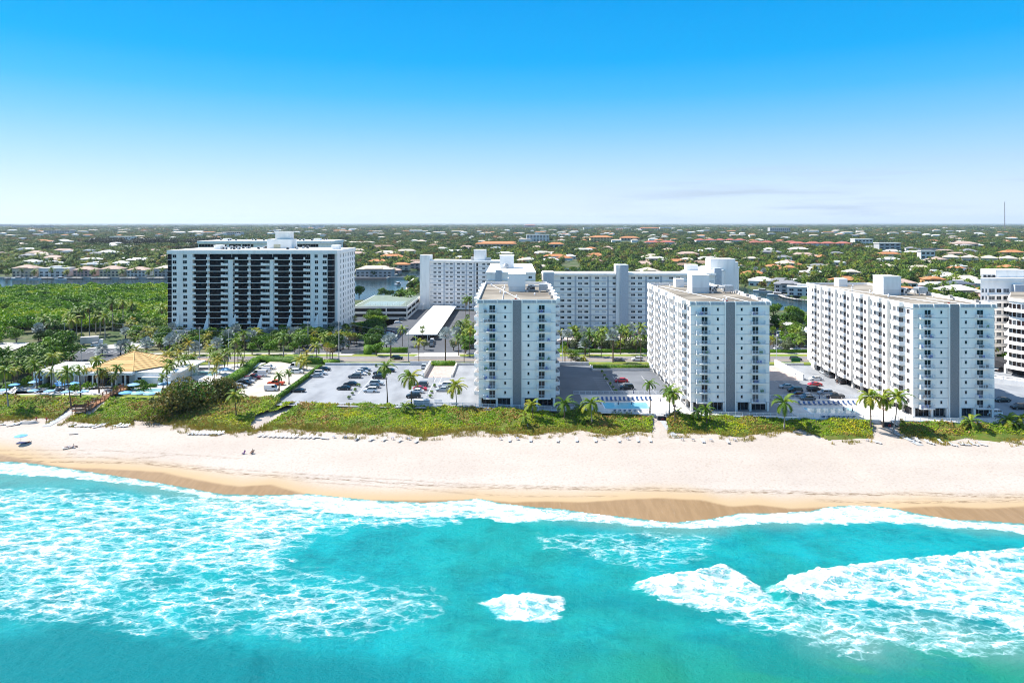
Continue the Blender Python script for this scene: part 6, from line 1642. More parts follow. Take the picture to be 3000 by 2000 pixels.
# ------------------------------------------------------------ the beach club
TILEM = mat('orange_clay_tile', (0.56, 0.38, 0.17), (0.50, 0.33, 0.14), scale=.5, rough=.85)
TILED = mat('orange_clay_tile_shade', (0.45, 0.29, 0.12), (0.40, 0.25, 0.10), scale=.7, rough=.85)  # darker tile tone, laid on every other course
def club():
 a = T('g', 380, 745); ox, oy = a.x, a.y
 t = thing('beach_club', 'low white beach club with an orange hipped tile roof and colonnade', 'club building', (ox, oy, DZ))
 k = 8.42
 X = lambda zx: (zx - 380) / 3.92 / k
 W1 = X(930); W2 = X(1480)
 q = MB(); q.box(X(400), W1, 2.5, 17, 0, 4.2); obj('wall', q.mesh('wall', WHITE2), t)
 q = MB(); q.box(0, W1 + 2, 0, 17.5, 4.3, 4.75); q.box(0, W1 + 2, 0, .3, 3.4, 4.299); q.box(0, .3, .301, 17, 3.4, 4.299); obj('flat_roof', q.mesh('flat_roof', ROOFW), t)
 for zx, w in ((385, 40), (480, 20), (570, 75), (700, 35)): q = MB(); q.box(X(zx), X(zx + w), .05, 2.49, 0, 3.39); obj('wall_pier', q.mesh('wall_pier', WHITE2), t)
 q = MB(); q.box(W1 + 1, W2, 3.5, 22, 0, 4.4); obj('hall', q.mesh('hall', WHITE), t)
 for zx in (725, 830, 880, 1040, 1090, 1255, 1300, 1405):
  q = cached('ccol', lambda: (lambda s_: (s_.box(-.22, .22, -.22, .22, 0, 3.6), s_.mesh('column', WHITE))[1])(MB())); obj('column', q, t, (X(zx) + .2, .4, 0))
 q = MB(); q.box(W1 - 5.8, W2 + .3, -.1, 3.4, 3.61, 4.5); obj('fascia', q.mesh('fascia', WHITE), t)
 for zx, zw in ((425, 50), (500, 65), (645, 50), (740, 85), (850, 30), (895, 140), (1055, 30), (1110, 140), (1320, 80)):
  y = 2.45 if zx < 730 else 3.45
  obj('window', window_mesh(round(zw / 3.92 / k, 2), 2.7, 2, GLASS, TRIMG), t, (X(zx), y, .1))
 x0, x1 = X(900), X(1500); y0, y1 = 1.2, 24; px_, py_ = X(1210), 17.0; zt = 8.6; ze = 4.75
 cs = [Vector((x0, y0, ze)), Vector((x1 - .5, y0, ze)), Vector((x1 + 6.5, 11, ze)), Vector((x1 + 3, y1, ze)), Vector((x0 + 2, y1, ze))]
 ap = Vector((px_, py_, zt))
 for i in range(5):
  a_, c_ = cs[i], cs[(i + 1) % 5]; n = 17; q = MB()
  for j in range(n):
   f0, f1 = j / n, (j + 1) / n
   p0 = a_.lerp(ap, f0); p1 = c_.lerp(ap, f0); p2 = c_.lerp(ap, f1); p3 = a_.lerp(ap, f1); up = Vector((0, 0, .10))
   q.quad(p0 + up, p1 + up, p2, p3, j % 2); q.quad(p0, p1, p1 + up, p0 + up, j % 2)
  obj('roof_slope', q.mesh('roof_slope', [TILEM, TILED]), t)
 q = MB()
 for i in range(5): q.bar(cs[i] + Vector((0, 0, .12)), ap + Vector((0, 0, .15)), .16, 5)
 obj('roof_ridge', q.mesh('roof_ridge', TILEM), t)
 q = MB(); q.box(X(1490), X(1905), 2.2, 22, 0, 3.9); obj('wall', q.mesh('wall', WHITE), t)
 q = MB(); q.box(X(1480), X(1915), 2, 22.3, 3.9, 4.3); q.box(X(1915), X(1915) + 2.5, 2.5, 22.3, 3.9, 4.3); obj('flat_roof', q.mesh('flat_roof', ROOFW), t)
 q = MB(); q.box(X(1590), X(1905), .6, 2.19, 0, 2.9); obj('annex', q.mesh('annex', WHITE), t)
 obj('window', window_mesh(1.9, .85, 1, GLASS, TRIMG), t, (X(1520), 2.2, 1.6))
 for x, y in ((5, 8), (10, 12)): q = MB(); q.box(0, 1, 0, 1, 4.75, 5.3); obj('vent_box', q.mesh('vent_box', PALE), t, (x, y, 0))
club()
t = thing('shelter', 'brown roofed open shelter on white pillars beside the small blue pool', 'shelter', T('h', 190, 560))
q = MB(); q.box(0, 12, 0, 5, 2.9, 3.3); obj('roof', q.mesh('roof', mat('brown_roofing', (0.30, 0.2, 0.13))), t)
for x in (.2, 4, 8, 11.4): q = MB(); q.box(x, x + .4, 0, .4, 0, 2.9); obj('pillar', q.mesh('pillar', WHITE), t)
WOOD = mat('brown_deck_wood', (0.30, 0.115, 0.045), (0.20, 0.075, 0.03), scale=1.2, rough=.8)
WOODL = mat('sunlit_deck_wood', (0.42, 0.22, 0.11), (0.33, 0.16, 0.08), scale=1.2, rough=.8)  # paler copy of the deck wood; sunlight is put into its colour
def boardwalk():
 t = thing('wooden_stairs', 'brown wooden stairs with slatted railings from the club down to the beach', 'stairs', (0, 0, 0))
 path = [P(372, 1134, 5.5), P(312, 1158, 5.5), P(296, 1172, 4.9), P(270, 1184, 4.9), P(255, 1198, 4.3), P(216, 1200, 4.3)]
 W_ = 2.3; rgw = random.Random(1)
 sides = []
 for a, c in zip(path[:-1], path[1:]):
  e = (c - a); L_ = Vector((e.x, e.y)).length; n = max(2, int(L_ / .42)); d = Vector((e.x, e.y, 0)).normalized(); s = Vector((-d.y, d.x, 0))
  steps = abs(e.z) > .3
  for i in range(n):
   p = a + e * ((i + .5) / n); zz = p.z
   q = cached(('tread', round(L_ / n, 2)), lambda: (lambda b_: (b_.box(-L_ / n * .46, L_ / n * .46, -W_ / 2, W_ / 2, -.06, 0), b_.mesh('plank', WOODL))[1])(MB()))
   obj('plank', q, t, (p.x, p.y, zz), math.atan2(d.y, d.x))
  for sg in (-1, 1):
   o = s * sg * W_ / 2
   q = MB(); q.bar(a + o + Vector((0, 0, 1.05)), c + o + Vector((0, 0, 1.05)), .08, 4); q.bar(a + o + Vector((0, 0, .25)), c + o + Vector((0, 0, .25)), .05, 4); q.bar(a + o - Vector((0, 0, .12)), c + o - Vector((0, 0, .12)), .13, 4)
   m_ = max(2, int(L_ / .28))
   for i in range(m_): p = a + (c - a) * (i / m_) + o; q.bar(p + Vector((0, 0, .2)), p + Vector((0, 0, 1.0)), .03, 4)
   obj('handrail', q.mesh('handrail', WOOD), t)
   k_ = max(2, int(L_ / 1.8) + 1)
   for i in range(k_): p = a + (c - a) * (i / (k_ - 1)) + o; q = MB(); q.box(p.x - .08, p.x + .08, p.y - .08, p.y + .08, gz(p.x, p.y) - .2, p.z + 1.15); obj('post', q.mesh('post', WOOD), t)
boardwalk()
sheet('sand_path', [PG(205, 1206), PG(222, 1210), PG(150, 1250), PG(128, 1248)], 0, PALE).hide_render = False
bpy.data.objects.remove(bpy.data.objects['sand_path'])
t = thing('beach_matting', 'grey matting path from the wooden stairs down to the sand', 'path', (0, 0, 0))
pa = [PG(206, 1207), PG(190, 1217), PG(170, 1229), PG(150, 1240), PG(134, 1249)]
for a, c in zip(pa[:-1], pa[1:]):
 e = (c - a).normalized(); s = Vector((-e.y, e.x, 0)) * 1.1; q = MB(); up = Vector((0, 0, .10))
 q.quad(a - s + up, c - s + up, c + s + up, a + s + up); obj('mat_section', q.mesh('mat_section', mat('grey_matting', (0.36, 0.38, 0.40), (0.30, 0.31, 0.33), scale=2)), t)
def beach_stairs(x, label):
 y = wy(x); t = thing('beach_stairs', label, 'stairs', (x, y, 0))
 n = 8
 for i in range(n):
  q = MB(); q.box(0, 1.7, -.0, .33, -.12, 0); zz = DZ + .1 - i * .2
  obj('step', cached('bstep', lambda: q.mesh('step', PALE)), t, (1.2 + .33 * i, -1.6, zz), math.pi / 2)
 q = MB(); q.box(-1.2, 1.2, -1.6, -.2, DZ - .1, DZ + .1); obj('landing', q.mesh('landing', PALE), t)
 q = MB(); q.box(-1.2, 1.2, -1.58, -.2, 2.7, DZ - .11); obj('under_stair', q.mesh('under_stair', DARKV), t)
 q = MB()
 for yy in (-1.6, ):
  q.bar((-1.2, yy, DZ + 1.2), (1.2, yy, DZ + 1.2), .05, 4); q.bar((1.2, yy, DZ + 1.2), (3.9, yy, DZ - .45), .05, 4); q.bar((1.2, yy, DZ), (3.9, yy, DZ - 1.55), .12, 4)
  for xx in (-1.2, 0, 1.2): q.bar((xx, yy, DZ), (xx, yy, DZ + 1.2), .04, 4)
  for xx in (2.1, 3, 3.9): q.bar((xx, yy, DZ - (xx - 1.2) * .6), (xx, yy, DZ + 1.2 - (xx - 1.2) * .61), .04, 4)
 q.bar((-1.2, -1.6, DZ + 1.2), (-1.2, -.1, DZ + 1.2), .05, 4); q.bar((-1.2, -1.6, 2.6), (-1.2, -1.6, DZ), .07, 4)
 obj('handrail', q.mesh('handrail', FRAME), t)
 q = MB()
 for i in range(16):
  a0 = 2 * math.pi * i / 16; a1 = 2 * math.pi * (i + 1) / 16; q.bar((.35 * math.cos(a0), 0, .35 * math.sin(a0)), (.35 * math.cos(a1), 0, .35 * math.sin(a1)), .08, 4)
 o = obj('life_ring', q.mesh('life_ring', mat('red_paint', None)), None, (x + .4, y - 1.75, 3.5)); tag(o, 'red life ring hanging under ' + label, 'life ring')
beach_stairs(43, 'the white stairs by the first pool')
beach_stairs(105, 'the white stairs by the second pool')
bpy.data.objects['beach_stairs']['label'] = 'white stairs with railing down to the sand from the first pool deck'
bpy.data.objects['beach_stairs.001']['label'] = 'white stairs with railing down to the sand from the second pool deck'
for i, (x, y0) in enumerate(((43.2, 191), (105.4, 181))):
 q = MB()
 for j in range(6):
  yy = wy(x) - 2.2 - j * 2.0; a = Vector((x + .2 * j, yy, gz(x, yy) + .12)); c = Vector((x + .2 * j + .2, yy - 2.0, gz(x, yy - 2.0) + .12)); q.quad(a + Vector((-.8, 0, 0)), a + Vector((.8, 0, 0)), c + Vector((.8, 0, 0)), c - Vector((.8, 0, 0)))
 tag(obj('beach_matting', q.mesh('beach_matting', mat('grey_matting', None))), ('blue grey matting below the stairs of the first pool', 'blue grey matting below the stairs of the second pool')[i], 'path')
# ------------------------------------------------------------ beach furniture
PLAS = mat('white_plastic', (0.68, 0.68, 0.69), rough=.5); PLASB = mat('blue_sling', (0.07, 0.14, 0.30), rough=.7); BLUEU = mat('blue_canvas', (0.10, 0.30, 0.60), (0.14, 0.36, 0.66), scale=1.5, rough=.8); DKBLUE = mat('navy_canvas', (0.01, 0.02, 0.09), rough=.8); LBLUEU = mat('pale_blue_canvas', (0.17, 0.33, 0.50), (0.22, 0.38, 0.54), scale=1.5, rough=.8)
def lounger(p, az, back=35, m=None, **k):
 """az: direction the head points, degrees"""
 t = thing('sun_lounger', k.get('label', ''), 'sun lounger', p, R(az), k.get('group'))
 if 'tmpl' in k: ranked(t, k['tmpl'])
 m = m or PLAS
 def seat():
  q = MB(); q.box(-1.0, .35, -.34, .34, .30, .37)
  for i in range(7): q.box(-.95 + i * .18, -.85 + i * .18, -.3, .3, .371, .39)
  return q.mesh('seat', m)
 def bk():
  q = MB(); q.box(0, .75, -.34, .34, -.04, .04); return q.mesh('backrest', m)
 def leg(): q = MB(); q.box(-.04, .04, -.04, .04, 0, .31); return q.mesh('leg', PLAS)
 obj('seat', cached(('lseat', m.name), seat), t); o = obj('backrest', cached(('lback', m.name), bk), t, (.35, 0, .34)); o.rotation_euler = (0, -R(back), 0)
 for x in (-.85, .3):
  for y in (-.28, .28): obj('leg', cached('lleg', leg), t, (x, y, 0))
 return t
def at_sand(px, py): return PG(px, py, 2)
GL = 'sun loungers in a tight row on the sand'
for i in range(9): lounger(at_sand(500 + (232 + i * 43) / 3.92, 940 + 1300 / 3.92), 62, 30, tmpl='{o} lounger in the row of nine on the sand below the sea grape bush', group=GL + ' of nine')
xs_ = [1030, 1085, 1150, 1198, 1250, 1292, 1340, 1385, 1432, 1510, 1552, 1600, 1658]
for i, x in enumerate(xs_): lounger(at_sand(500 + x / 3.92, 940 + (1325 + i * 1.6) / 3.92), 66, 30 if i not in (0, 9) else 2, tmpl='{o} lounger in the long row on the sand before the parking deck', group=GL + ' by the deck')
for x, y in ((1710, 1345), (1770, 1355)): lounger(at_sand(500 + x / 3.92, 940 + y / 3.92), 170, 0, tmpl='{o} flat lounger just after the long row')
for i, (x, y) in enumerate(((180, 1365), (340, 1368), (490, 1372), (668, 1383), (862, 1392))): lounger(at_sand(1000 + x / 3.92, 940 + y / 3.92), 75, 40, tmpl='{o} upright lounger spaced along the sand before the parking deck', group='loungers spaced along the sand')
for i, (x, y) in enumerate(((2140, 1365), (2300, 1372))): lounger(at_sand(500 + x / 3.92, 940 + y / 3.92), 75, 40, tmpl='{o} upright lounger after the long row before the parking deck', group='loungers spaced along the sand')
lj = [(1500 + x / 3.92, 940 + y / 3.92) for x, y in ((212, 1380), (522, 1385), (740, 1380), (955, 1382), (1228, 1385), (1443, 1382), (1585, 1382), (2190, 1390))] + [(1000 + x / 3.92, 940 + 1380 / 3.92) for x in (1930, 2170)] + [(2000 + x / 3.92, 940 + y / 3.92) for x, y in ((235, 1390), (520, 1398), (2235, 1402))]
for (x, y) in lj[:-1]: lounger(at_sand(x, y), 88, 42, tmpl='{o} white lounger facing the sea between the lone tower and the second pool stairs', group='loungers facing the sea')
lounger(at_sand(*lj[-1]), 130, 20, label='low lounger beside the foot of the second pool stairs path', group='loungers facing the sea')
tb = [(500 + x / 3.92, 940 + y / 3.92) for x, y in ((1875, 1345), (2005, 1350))] + [(1000 + x / 3.92, 940 + y / 3.92) for x, y in ((50, 1350), (590, 1360), (775, 1365), (1825, 1365), (2020, 1362))] + [(1500 + x / 3.92, 940 + y / 3.92) for x, y in ((60, 1365), (1045, 1365), (1330, 1365), (1955, 1372), (2080, 1378), (2285, 1380))] + [(2000 + x / 3.92, 940 + y / 3.92) for x, y in ((120, 1378), (325, 1382), (600, 1382), (2120, 1382))]
def tmesh():
 q = MB(); q.box(-.35, .35, -.25, .25, .55, .6); [q.box(a, a + .05, b_, b_ + .05, 0, .55) for a in (-.3, .25) for b_ in (-.2, .15)]; return q.mesh('beach_table', mat('grey_blue_plastic', (0.25, 0.28, 0.38)))
for x, y in tb: o = ranked(tag(obj('beach_table', cached('btab', tmesh), None, at_sand(x, y)), '', 'table', 'small tables beside the spaced loungers'), '{o} small grey table standing on the sand, counted from the row of loungers')
for i, (x, y, az) in enumerate(((20, 1195, 20), (120, 1205, 40), (165, 1200, 40), (200, 1190, 45), (830, 1205, 40), (900, 1215, 30), (960, 1215, 35), (1010, 1215, 35), (1060, 1215, 20), (1110, 1225, 40), (1160, 1215, 40), (1205, 1192, 5), (1350, 1205, 50), (1380, 1215, 50), (1420, 1215, 50), (1450, 1215, 50))):
 lounger(at_sand(x / 3.92, 940 + y / 3.92), az, 28, tmpl='{o} lounger along the dune foot below the wooden stairs, counted from the picture edge', group='loungers along the dune foot')
lounger(at_sand(840 / 3.92, 940 + 1300 / 3.92), 15, 2, label='flat lounger alone on open sand before the dune foot loungers')
for i, (x, y, az) in enumerate(((1050, 1380, 130), (1135, 1385, 90), (1250, 1400, 120), (1280, 1412, 120), (1400, 1400, 95), (1540, 1432, 130), (1640, 1425, 160), (1690, 1430, 175), (1780, 1425, 120), (1875, 1428, 140))):
 lounger(at_sand(2400 + x / 3.92, 940 + y / 3.92), az, 35, tmpl='{o} lounger under the last dune hedge, counted from the leaning palm', group='loungers below the carport tower')
t = thing('dinghy', 'upturned pale dinghy lying at the foot of the dune', 'boat', at_sand(85, 1240), R(8))
q = MB()
pr = [(-2.6, .2), (-2.2, .75), (0, .85), (1.6, .6), (2.6, .02)]
for (x0, w0), (x1, w1) in zip(pr[:-1], pr[1:]):
 h0 = .15 + .45 * (w0 > .3); h1 = .15 + .45 * (w1 > .3); q.quad((x0, -w0, 0), (x1, -w1, 0), (x1, -w1 * .5, h1), (x0, -w0 * .5, h0)); q.quad((x1, w1, 0), (x0, w0, 0), (x0, w0 * .5, h0), (x1, w1 * .5, h1)); q.quad((x0, -w0 * .5, h0), (x1, -w1 * .5, h1), (x1, w1 * .5, h1), (x0, w0 * .5, h0))
obj('hull', q.mesh('hull', PALE), t)
q = MB(); q.bar((-2.4, 0, .62), (2.0, 0, .62), .06, 5); obj('keel', q.mesh('keel', TRIMG), t)
def umbrella(p, r, m, label=None, tmpl=None, h=2.3, closed=False, group=None):
 t = thing('parasol', label or '', 'umbrella', p, rnd.uniform(0, 1), group)
 if tmpl: ranked(t, tmpl)
 def can():
  q = MB(); n = 8
  for i in range(n):
   a0, a1 = 2 * math.pi * i / n, 2 * math.pi * (i + 1) / n
   if closed: q.tri((.17 * math.cos(a0), .17 * math.sin(a0), -1.5), (.17 * math.cos(a1), .17 * math.sin(a1), -1.5), (0, 0, .1)); continue
   A = Vector((math.cos(a0), math.sin(a0), 0)); B = Vector((math.cos(a1), math.sin(a1), 0)); M_ = (A + B) * .47
   q.poly([(0, 0, .42), A * .55 + Vector((0, 0, .22)), B * .55 + Vector((0, 0, .22))]); q.quad(A * .55 + Vector((0, 0, .22)), A, B, B * .55 + Vector((0, 0, .22))); q.quad(A, A + Vector((0, 0, -.1)), B + Vector((0, 0, -.1)), B)
  return q.mesh('canopy', m)
 c = obj('canopy', cached(('can', m.name, closed), can), t, (0, 0, h - .4 if not closed else h)); c.scale = (1, 1, 1) if closed else (r, r, r * .62)
 def pole(): q = MB(); q.bar((0, 0, 0), (0, 0, 1), .035, 6); return q.mesh('pole', FRAME)
 obj('pole', cached('upole', pole), t, (0, 0, 0), 0, (1, 1, h))
 if not closed:
  def ribs():
   q = MB()
   for i in range(8): a0 = 2 * math.pi * i / 8; q.bar((0, 0, .30), (math.cos(a0) * .95, math.sin(a0) * .95, .0), .018, 3)
   return q.mesh('rib_frame', FRAME)
  ro = obj('rib_frame', cached('uribs', ribs), t, (0, 0, h - .42)); ro.scale = (r, r, r * .62)
 return t
umbrella(at_sand(61, 1300), 1.6, BLUEU, 'bright blue beach umbrella alone on the open sand', h=2.6)
for i, (x, y) in enumerate(((165, 790), (385, 760), (440, 735), (380, 860), (565, 865), (715, 740), (705, 790), (765, 875), (845, 775), (955, 870), (30, 855), (690, 770))):
 p = T('g', x, y + 12, DZ); umbrella(p, 1.7, BLUEU if i in (0, 5, 6, 8, 11) else LBLUEU, tmpl='{o} blue umbrella on the club terrace, counted from the picture edge towards the wooden stairs', h=2.5, group='umbrellas on the club terrace')
for i, (x, y) in enumerate(((1440, 890), (1580, 895), (1720, 900), (1530, 795), (1890, 780))):
 umbrella(T('g', x, y, DZ), 2.0, LBLUEU if i != 0 else BLUEU, tmpl='{o} blue umbrella beyond the wooden stairs, counted from the stairs', h=2.3, group='umbrellas beyond the stairs')
umbrella(T('h', 615, 620), 2.2, LBLUEU, 'pale blue umbrella by the brown roofed shelter', h=2.5)
for i, (x, y) in enumerate(((1220, 990), (1370, 990), (1397, 860), (1677, 920), (1704, 950))): umbrella(T('j', x, y), 1, DKBLUE, tmpl='{o} furled navy umbrella at the first pool, counted from the lone tower', closed=True, group='furled umbrellas at the first pool')
for i, (x, y) in enumerate(((1850, 1060), (1950, 1065), (1570, 920), (1676, 920))): umbrella(T('k', x, y), 1, DKBLUE, tmpl='{o} furled navy umbrella at the second pool, counted from the second tower', closed=True, group='furled umbrellas at the second pool')
for i in range(13):
 x = 990 + i * 50; lounger(T('j', x, 912 - (i > 8) * 4, DZ + .06), 92, 55, m=PLASB, tmpl='{o} blue lounger behind the first pool, counted from the lone tower', group='blue loungers behind the first pool')
for i in range(6): lounger(T('j', 1180 + i * 58, 1040, DZ + .06), 268, 50, m=PLASB, tmpl='{o} blue lounger on the sea side of the first pool, counted from the lone tower', group='blue loungers seaward of the first pool')
for i in range(12): lounger(T('k', 1345 + i * 57, 962 - i * .5, DZ + .06), 95, 55, m=PLASB, tmpl='{o} blue lounger behind the second pool, counted from the second tower', group='blue loungers behind the second pool')
for i in range(7): lounger(T('k', 1610 + i * 58, 1115, DZ + .06), 268, 50, m=PLASB, tmpl='{o} blue lounger on the sea side of the second pool, counted from the second tower', group='blue loungers seaward of the second pool')
for i, (x, y) in enumerate(((230, 900), (380, 895), (430, 890), (560, 905), (600, 900), (700, 908), (850, 910), (1010, 912), (1060, 912))):
 lounger(T('g', x, y, DZ + .06), 20, 20, tmpl='{o} lounger on the club lawn, counted from the picture edge', group='loungers on the club lawn')
for i, (x, y) in enumerate(((1440, 925), (1470, 930), (1560, 935), (1700, 935), (1740, 937), (1780, 937))):
 lounger(T('g', x, y, DZ + .06), 25, 20, tmpl='{o} lounger on the small lawn beyond the wooden stairs', group='loungers on the small lawn')
rg = random.Random(9)
for i in range(34):
 x = rg.uniform(0, 1120); y = rg.uniform(770, 845)
 lounger(T('g', x, y, DZ + .05), rg.choice((20, 200, 90)), 35, m=rg.choice((PLAS, PLAS, mat('grey_blue_plastic', None))), tmpl='{o} lounger on the crowded club terrace, counted from the picture edge', group='loungers on the club terrace')
def round_table():
 q = MB(); q.bar((0, 0, .7), (0, 0, .75), .5, 12); q.bar((0, 0, 0), (0, 0, .7), .05, 6); q.bar((0, 0, 0), (0, 0, .04), .28, 10); return q.mesh('terrace_table', PLAS)
for i, (x, y) in enumerate(((640, 805), (760, 812), (860, 820), (960, 800), (1000, 815), (1050, 820))): ranked(tag(obj('terrace_table', cached('rt', round_table), None, T('g', x, y, DZ + .05)), '', 'table', 'round tables on the club terrace'), '{o} round white table on the club terrace, counted from the picture edge')
for x, y in ((1850, 970), (1870, 985)): ranked(tag(obj('terrace_table', cached('rt', None), None, T('j', x, y, DZ + .06)), '', 'table', 'tables by the first pool'), '{o} round table between the first pool and the second tower')
def planter_things(pts, tmpl, grp):
 for i, p in enumerate(pts):
  t = thing('planter', '', 'planter', p, 0, grp); ranked(t, tmpl, key=p.y)
  q = cached('pot', lambda: (lambda s_: (s_.bar((0, 0, 0), (0, 0, .6), .28, 10, 0, .45), s_.mesh('pot', PALE))[1])(MB())); obj('pot', q, t)
  obj('shrub', CROWNS['shrub'][i % 3], t, (0, 0, .3), i, .5)
planter_things([T('i', 83, 895), T('i', 130, 850), T('i', 163, 808), T('i', 205, 755), T('i', 320, 625), T('i', 395, 530)], '{o} potted shrub between the parked cars, counted from the sea wall', 'planters among the parked cars')
planter_things([T('i', 1018, 880), T('i', 1042, 830), T('i', 1075, 760)], '{o} potted shrub below the paver ramp, counted from the sea wall', 'planters below the paver ramp')
planter_things([T('j', 1185, 820), T('j', 1165, 780), T('j', 1135, 740), T('j', 1090, 690), T('j', 1060, 640), T('j', 1030, 600)], '{o} potted shrub in the tower shade, counted from the pool fence', 'planters in the shade')
def lamp_post(p, h, label, globe=False, m=None):
 t = thing('lamp_post', label, 'lamp post', p)
 q = MB(); q.bar((0, 0, 0), (0, 0, h), .11 if h > 8 else .06, 6, 0, .06 if h > 8 else .045); q.bar((0, 0, 0), (0, 0, .3), .18, 8); obj('pole', q.mesh('pole', m or TRIMG), t)
 q = MB()
 if globe: q.bar((0, 0, h), (0, 0, h + .2), .12, 8, 0, .22); q.bar((0, 0, h + .2), (0, 0, h + .42), .22, 8, 0, .08)
 else: q.bar((0, 0, h), (1.3, 0, h + .15), .05, 5); q.box(.9, 1.6, -.15, .15, h + .05, h + .2)
 obj('lamp', q.mesh('lamp', FRAME), t)
for tl_, x, y, h, lb, gl_ in (('g', 518, 745, 6.5, 'globe lamp post before the club windows', 1), ('g', 937, 470, 5, 'small dark lamp post in the club car park', 0), ('i', 985, 920, 1.6, 'short post at the beach furniture store', 1), ('j', 580, 485, 13, 'tall pale lamp post beside the lone tower', 0), ('k', 1080, 497, 13, 'tall pale lamp post where the white wall meets the road', 0), ('k', 1293, 720, 3.2, 'thin lamp post above the shaded cars', 1), ('i', 1058, 745, 3, 'thin lamp post below the paver ramp', 1), ('h', 2152, 380, 5, 'thin street lamp beside the grey block wall', 1), ('g', 1885, 360, 4, 'thin street lamp below the silver palms', 1), ('h', 732, 1040, 0.1, '', 0)):
 if lb: lamp_post(T(tl_, x, y, DZ if tl_ not in 'h' else 3.2), h, lb, bool(gl_))
poles = []
for i, (tl_, x, y, h) in enumerate((('g', 740, 205, 8), ('g', 1208, 215, 9), ('g', 2292, 440, 13.5), ('h', 665, 470, 13.5), ('h', 1577, 300, 12), ('h', 1932, 480, 17), ('i', 770, 460, 13), ('j', 1245, 380, 0))):
 if not h: continue
 p = T(tl_, x, y, 3.1); t = thing('utility_pole', '', 'utility pole', p); ranked(t, '{o} concrete utility pole along the road, counted from the mangroves')
 q = MB(); q.bar((0, 0, 0), (0, 0, h), .22, 6, 0, .14); obj('pole', q.mesh('pole', mat('pole_concrete', (0.42, 0.41, 0.40))), t)
 q = MB(); q.box(-.06, .06, -1.0, 1.0, h - .6, h - .45); [q.bar((0, a, h - .45), (0, a, h - .2), .06, 5) for a in (-.9, 0, .9)]; obj('crossarm', q.mesh('crossarm', PALE), t)
 poles.append((p, h))
q = MB()
seq = [poles[0], poles[1], poles[2], poles[3], poles[5], poles[6]]
for (p0, h0), (p1, h1) in zip(seq[:-1], seq[1:]):
 for dz, dy in ((-.25, 0), (-.3, .9), (-2.6, 0)):
  a = p0 + Vector((0, dy, h0 + dz)); c = p1 + Vector((0, dy, h1 + dz)); pv = a
  for j in range(1, 9):
   u = j / 8; n_ = a.lerp(c, u) - Vector((0, 0, 4 * 1.1 * u * (1 - u))); q.bar(pv, n_, .035, 3, cap=False); pv = n_
tag(obj('power_line', q.mesh('power_line', mat('grey_cable', (0.25, 0.26, 0.28)))), 'thin power lines strung between the roadside poles', 'power line', None)
t = thing('storage_bench', 'white barred storage enclosure on the corner of the parking deck', 'enclosure', T('i', 830, 965, DZ))
q = MB(); q.box(0, 4.8, 0, 2.2, 0, 1.3); obj('box', q.mesh('box', PALE), t)
q = MB(); q.box(-.1, 4.9, -.1, 2.3, 1.3, 1.42); obj('lid', q.mesh('lid', TRIMG), t)
for i in range(5): q = MB(); q.box(0, .08, -.06, 0, .1, 1.25); obj('slat', cached('sslat', lambda: q.mesh('slat', TRIMG)), t, (.5 + i * .95, 0, 0))
t = thing('bench', 'long white slatted bench near the railing', 'bench', T('i', 1065, 945, DZ))
q = MB(); q.box(0, 2.4, 0, .5, .42, .5); obj('seat', q.mesh('seat', PLAS), t); q = MB(); q.box(0, 2.4, .5, .56, .5, .95); obj('backrest', q.mesh('backrest', PLAS), t)
for x in (.2, 2.1): q = MB(); q.box(x, x + .1, 0, .5, 0, .42); obj('leg', q.mesh('leg', PLAS), t)
t = thing('picnic_table', 'white picnic table with a bench beside the last palm of the deck', 'table', T('i', 1290, 950, DZ))
q = MB(); q.box(-1, 1, -.4, .4, .7, .76); obj('table_top', q.mesh('table_top', PLAS), t)
for y in (-.75, .75): q = MB(); q.box(-1, 1, y - .15, y + .15, .42, .47); obj('seat', q.mesh('seat', PLAS), t)
for x in (-.8, .8): q = MB(); q.bar((x, -.7, 0), (x, .2, .7), .04, 4); q.bar((x, .7, 0), (x, -.2, .7), .04, 4); q.box(x - .04, x + .04, -.75, .75, .38, .42); obj('leg', q.mesh('leg', TRIMG), t)
t = thing('flag_pole', 'small red flag on a thin pole behind the pink carport roof', 'flag', T('j', 1400, 262, RZ))
q = MB(); q.bar((0, 0, 0), (0, 0, 5.5), .05, 5); obj('pole', q.mesh('pole', FRAME), t)
q = MB(); q.quad((0, -.02, 3.2), (.5, -.1, 3.0), (.6, 0, 5.2), (0, 0, 5.3)); obj('cloth', q.mesh('cloth', mat('red_paint', None)), t)
t = thing('road_sign', 'small green edged sign beside the road at the carport tower', 'sign', T('k', 1300, 478, 3.2))
q = MB(); q.box(-1.8, 1.8, -.1, .1, .3, 1.9); obj('board', q.mesh('board', mat('sign_green', (0.02, 0.13, 0.05))), t)
for x in (-1.5, 1.5): q = MB(); q.box(x - .06, x + .06, -.06, .06, 0, .3); obj('post', q.mesh('post', TRIMG), t)
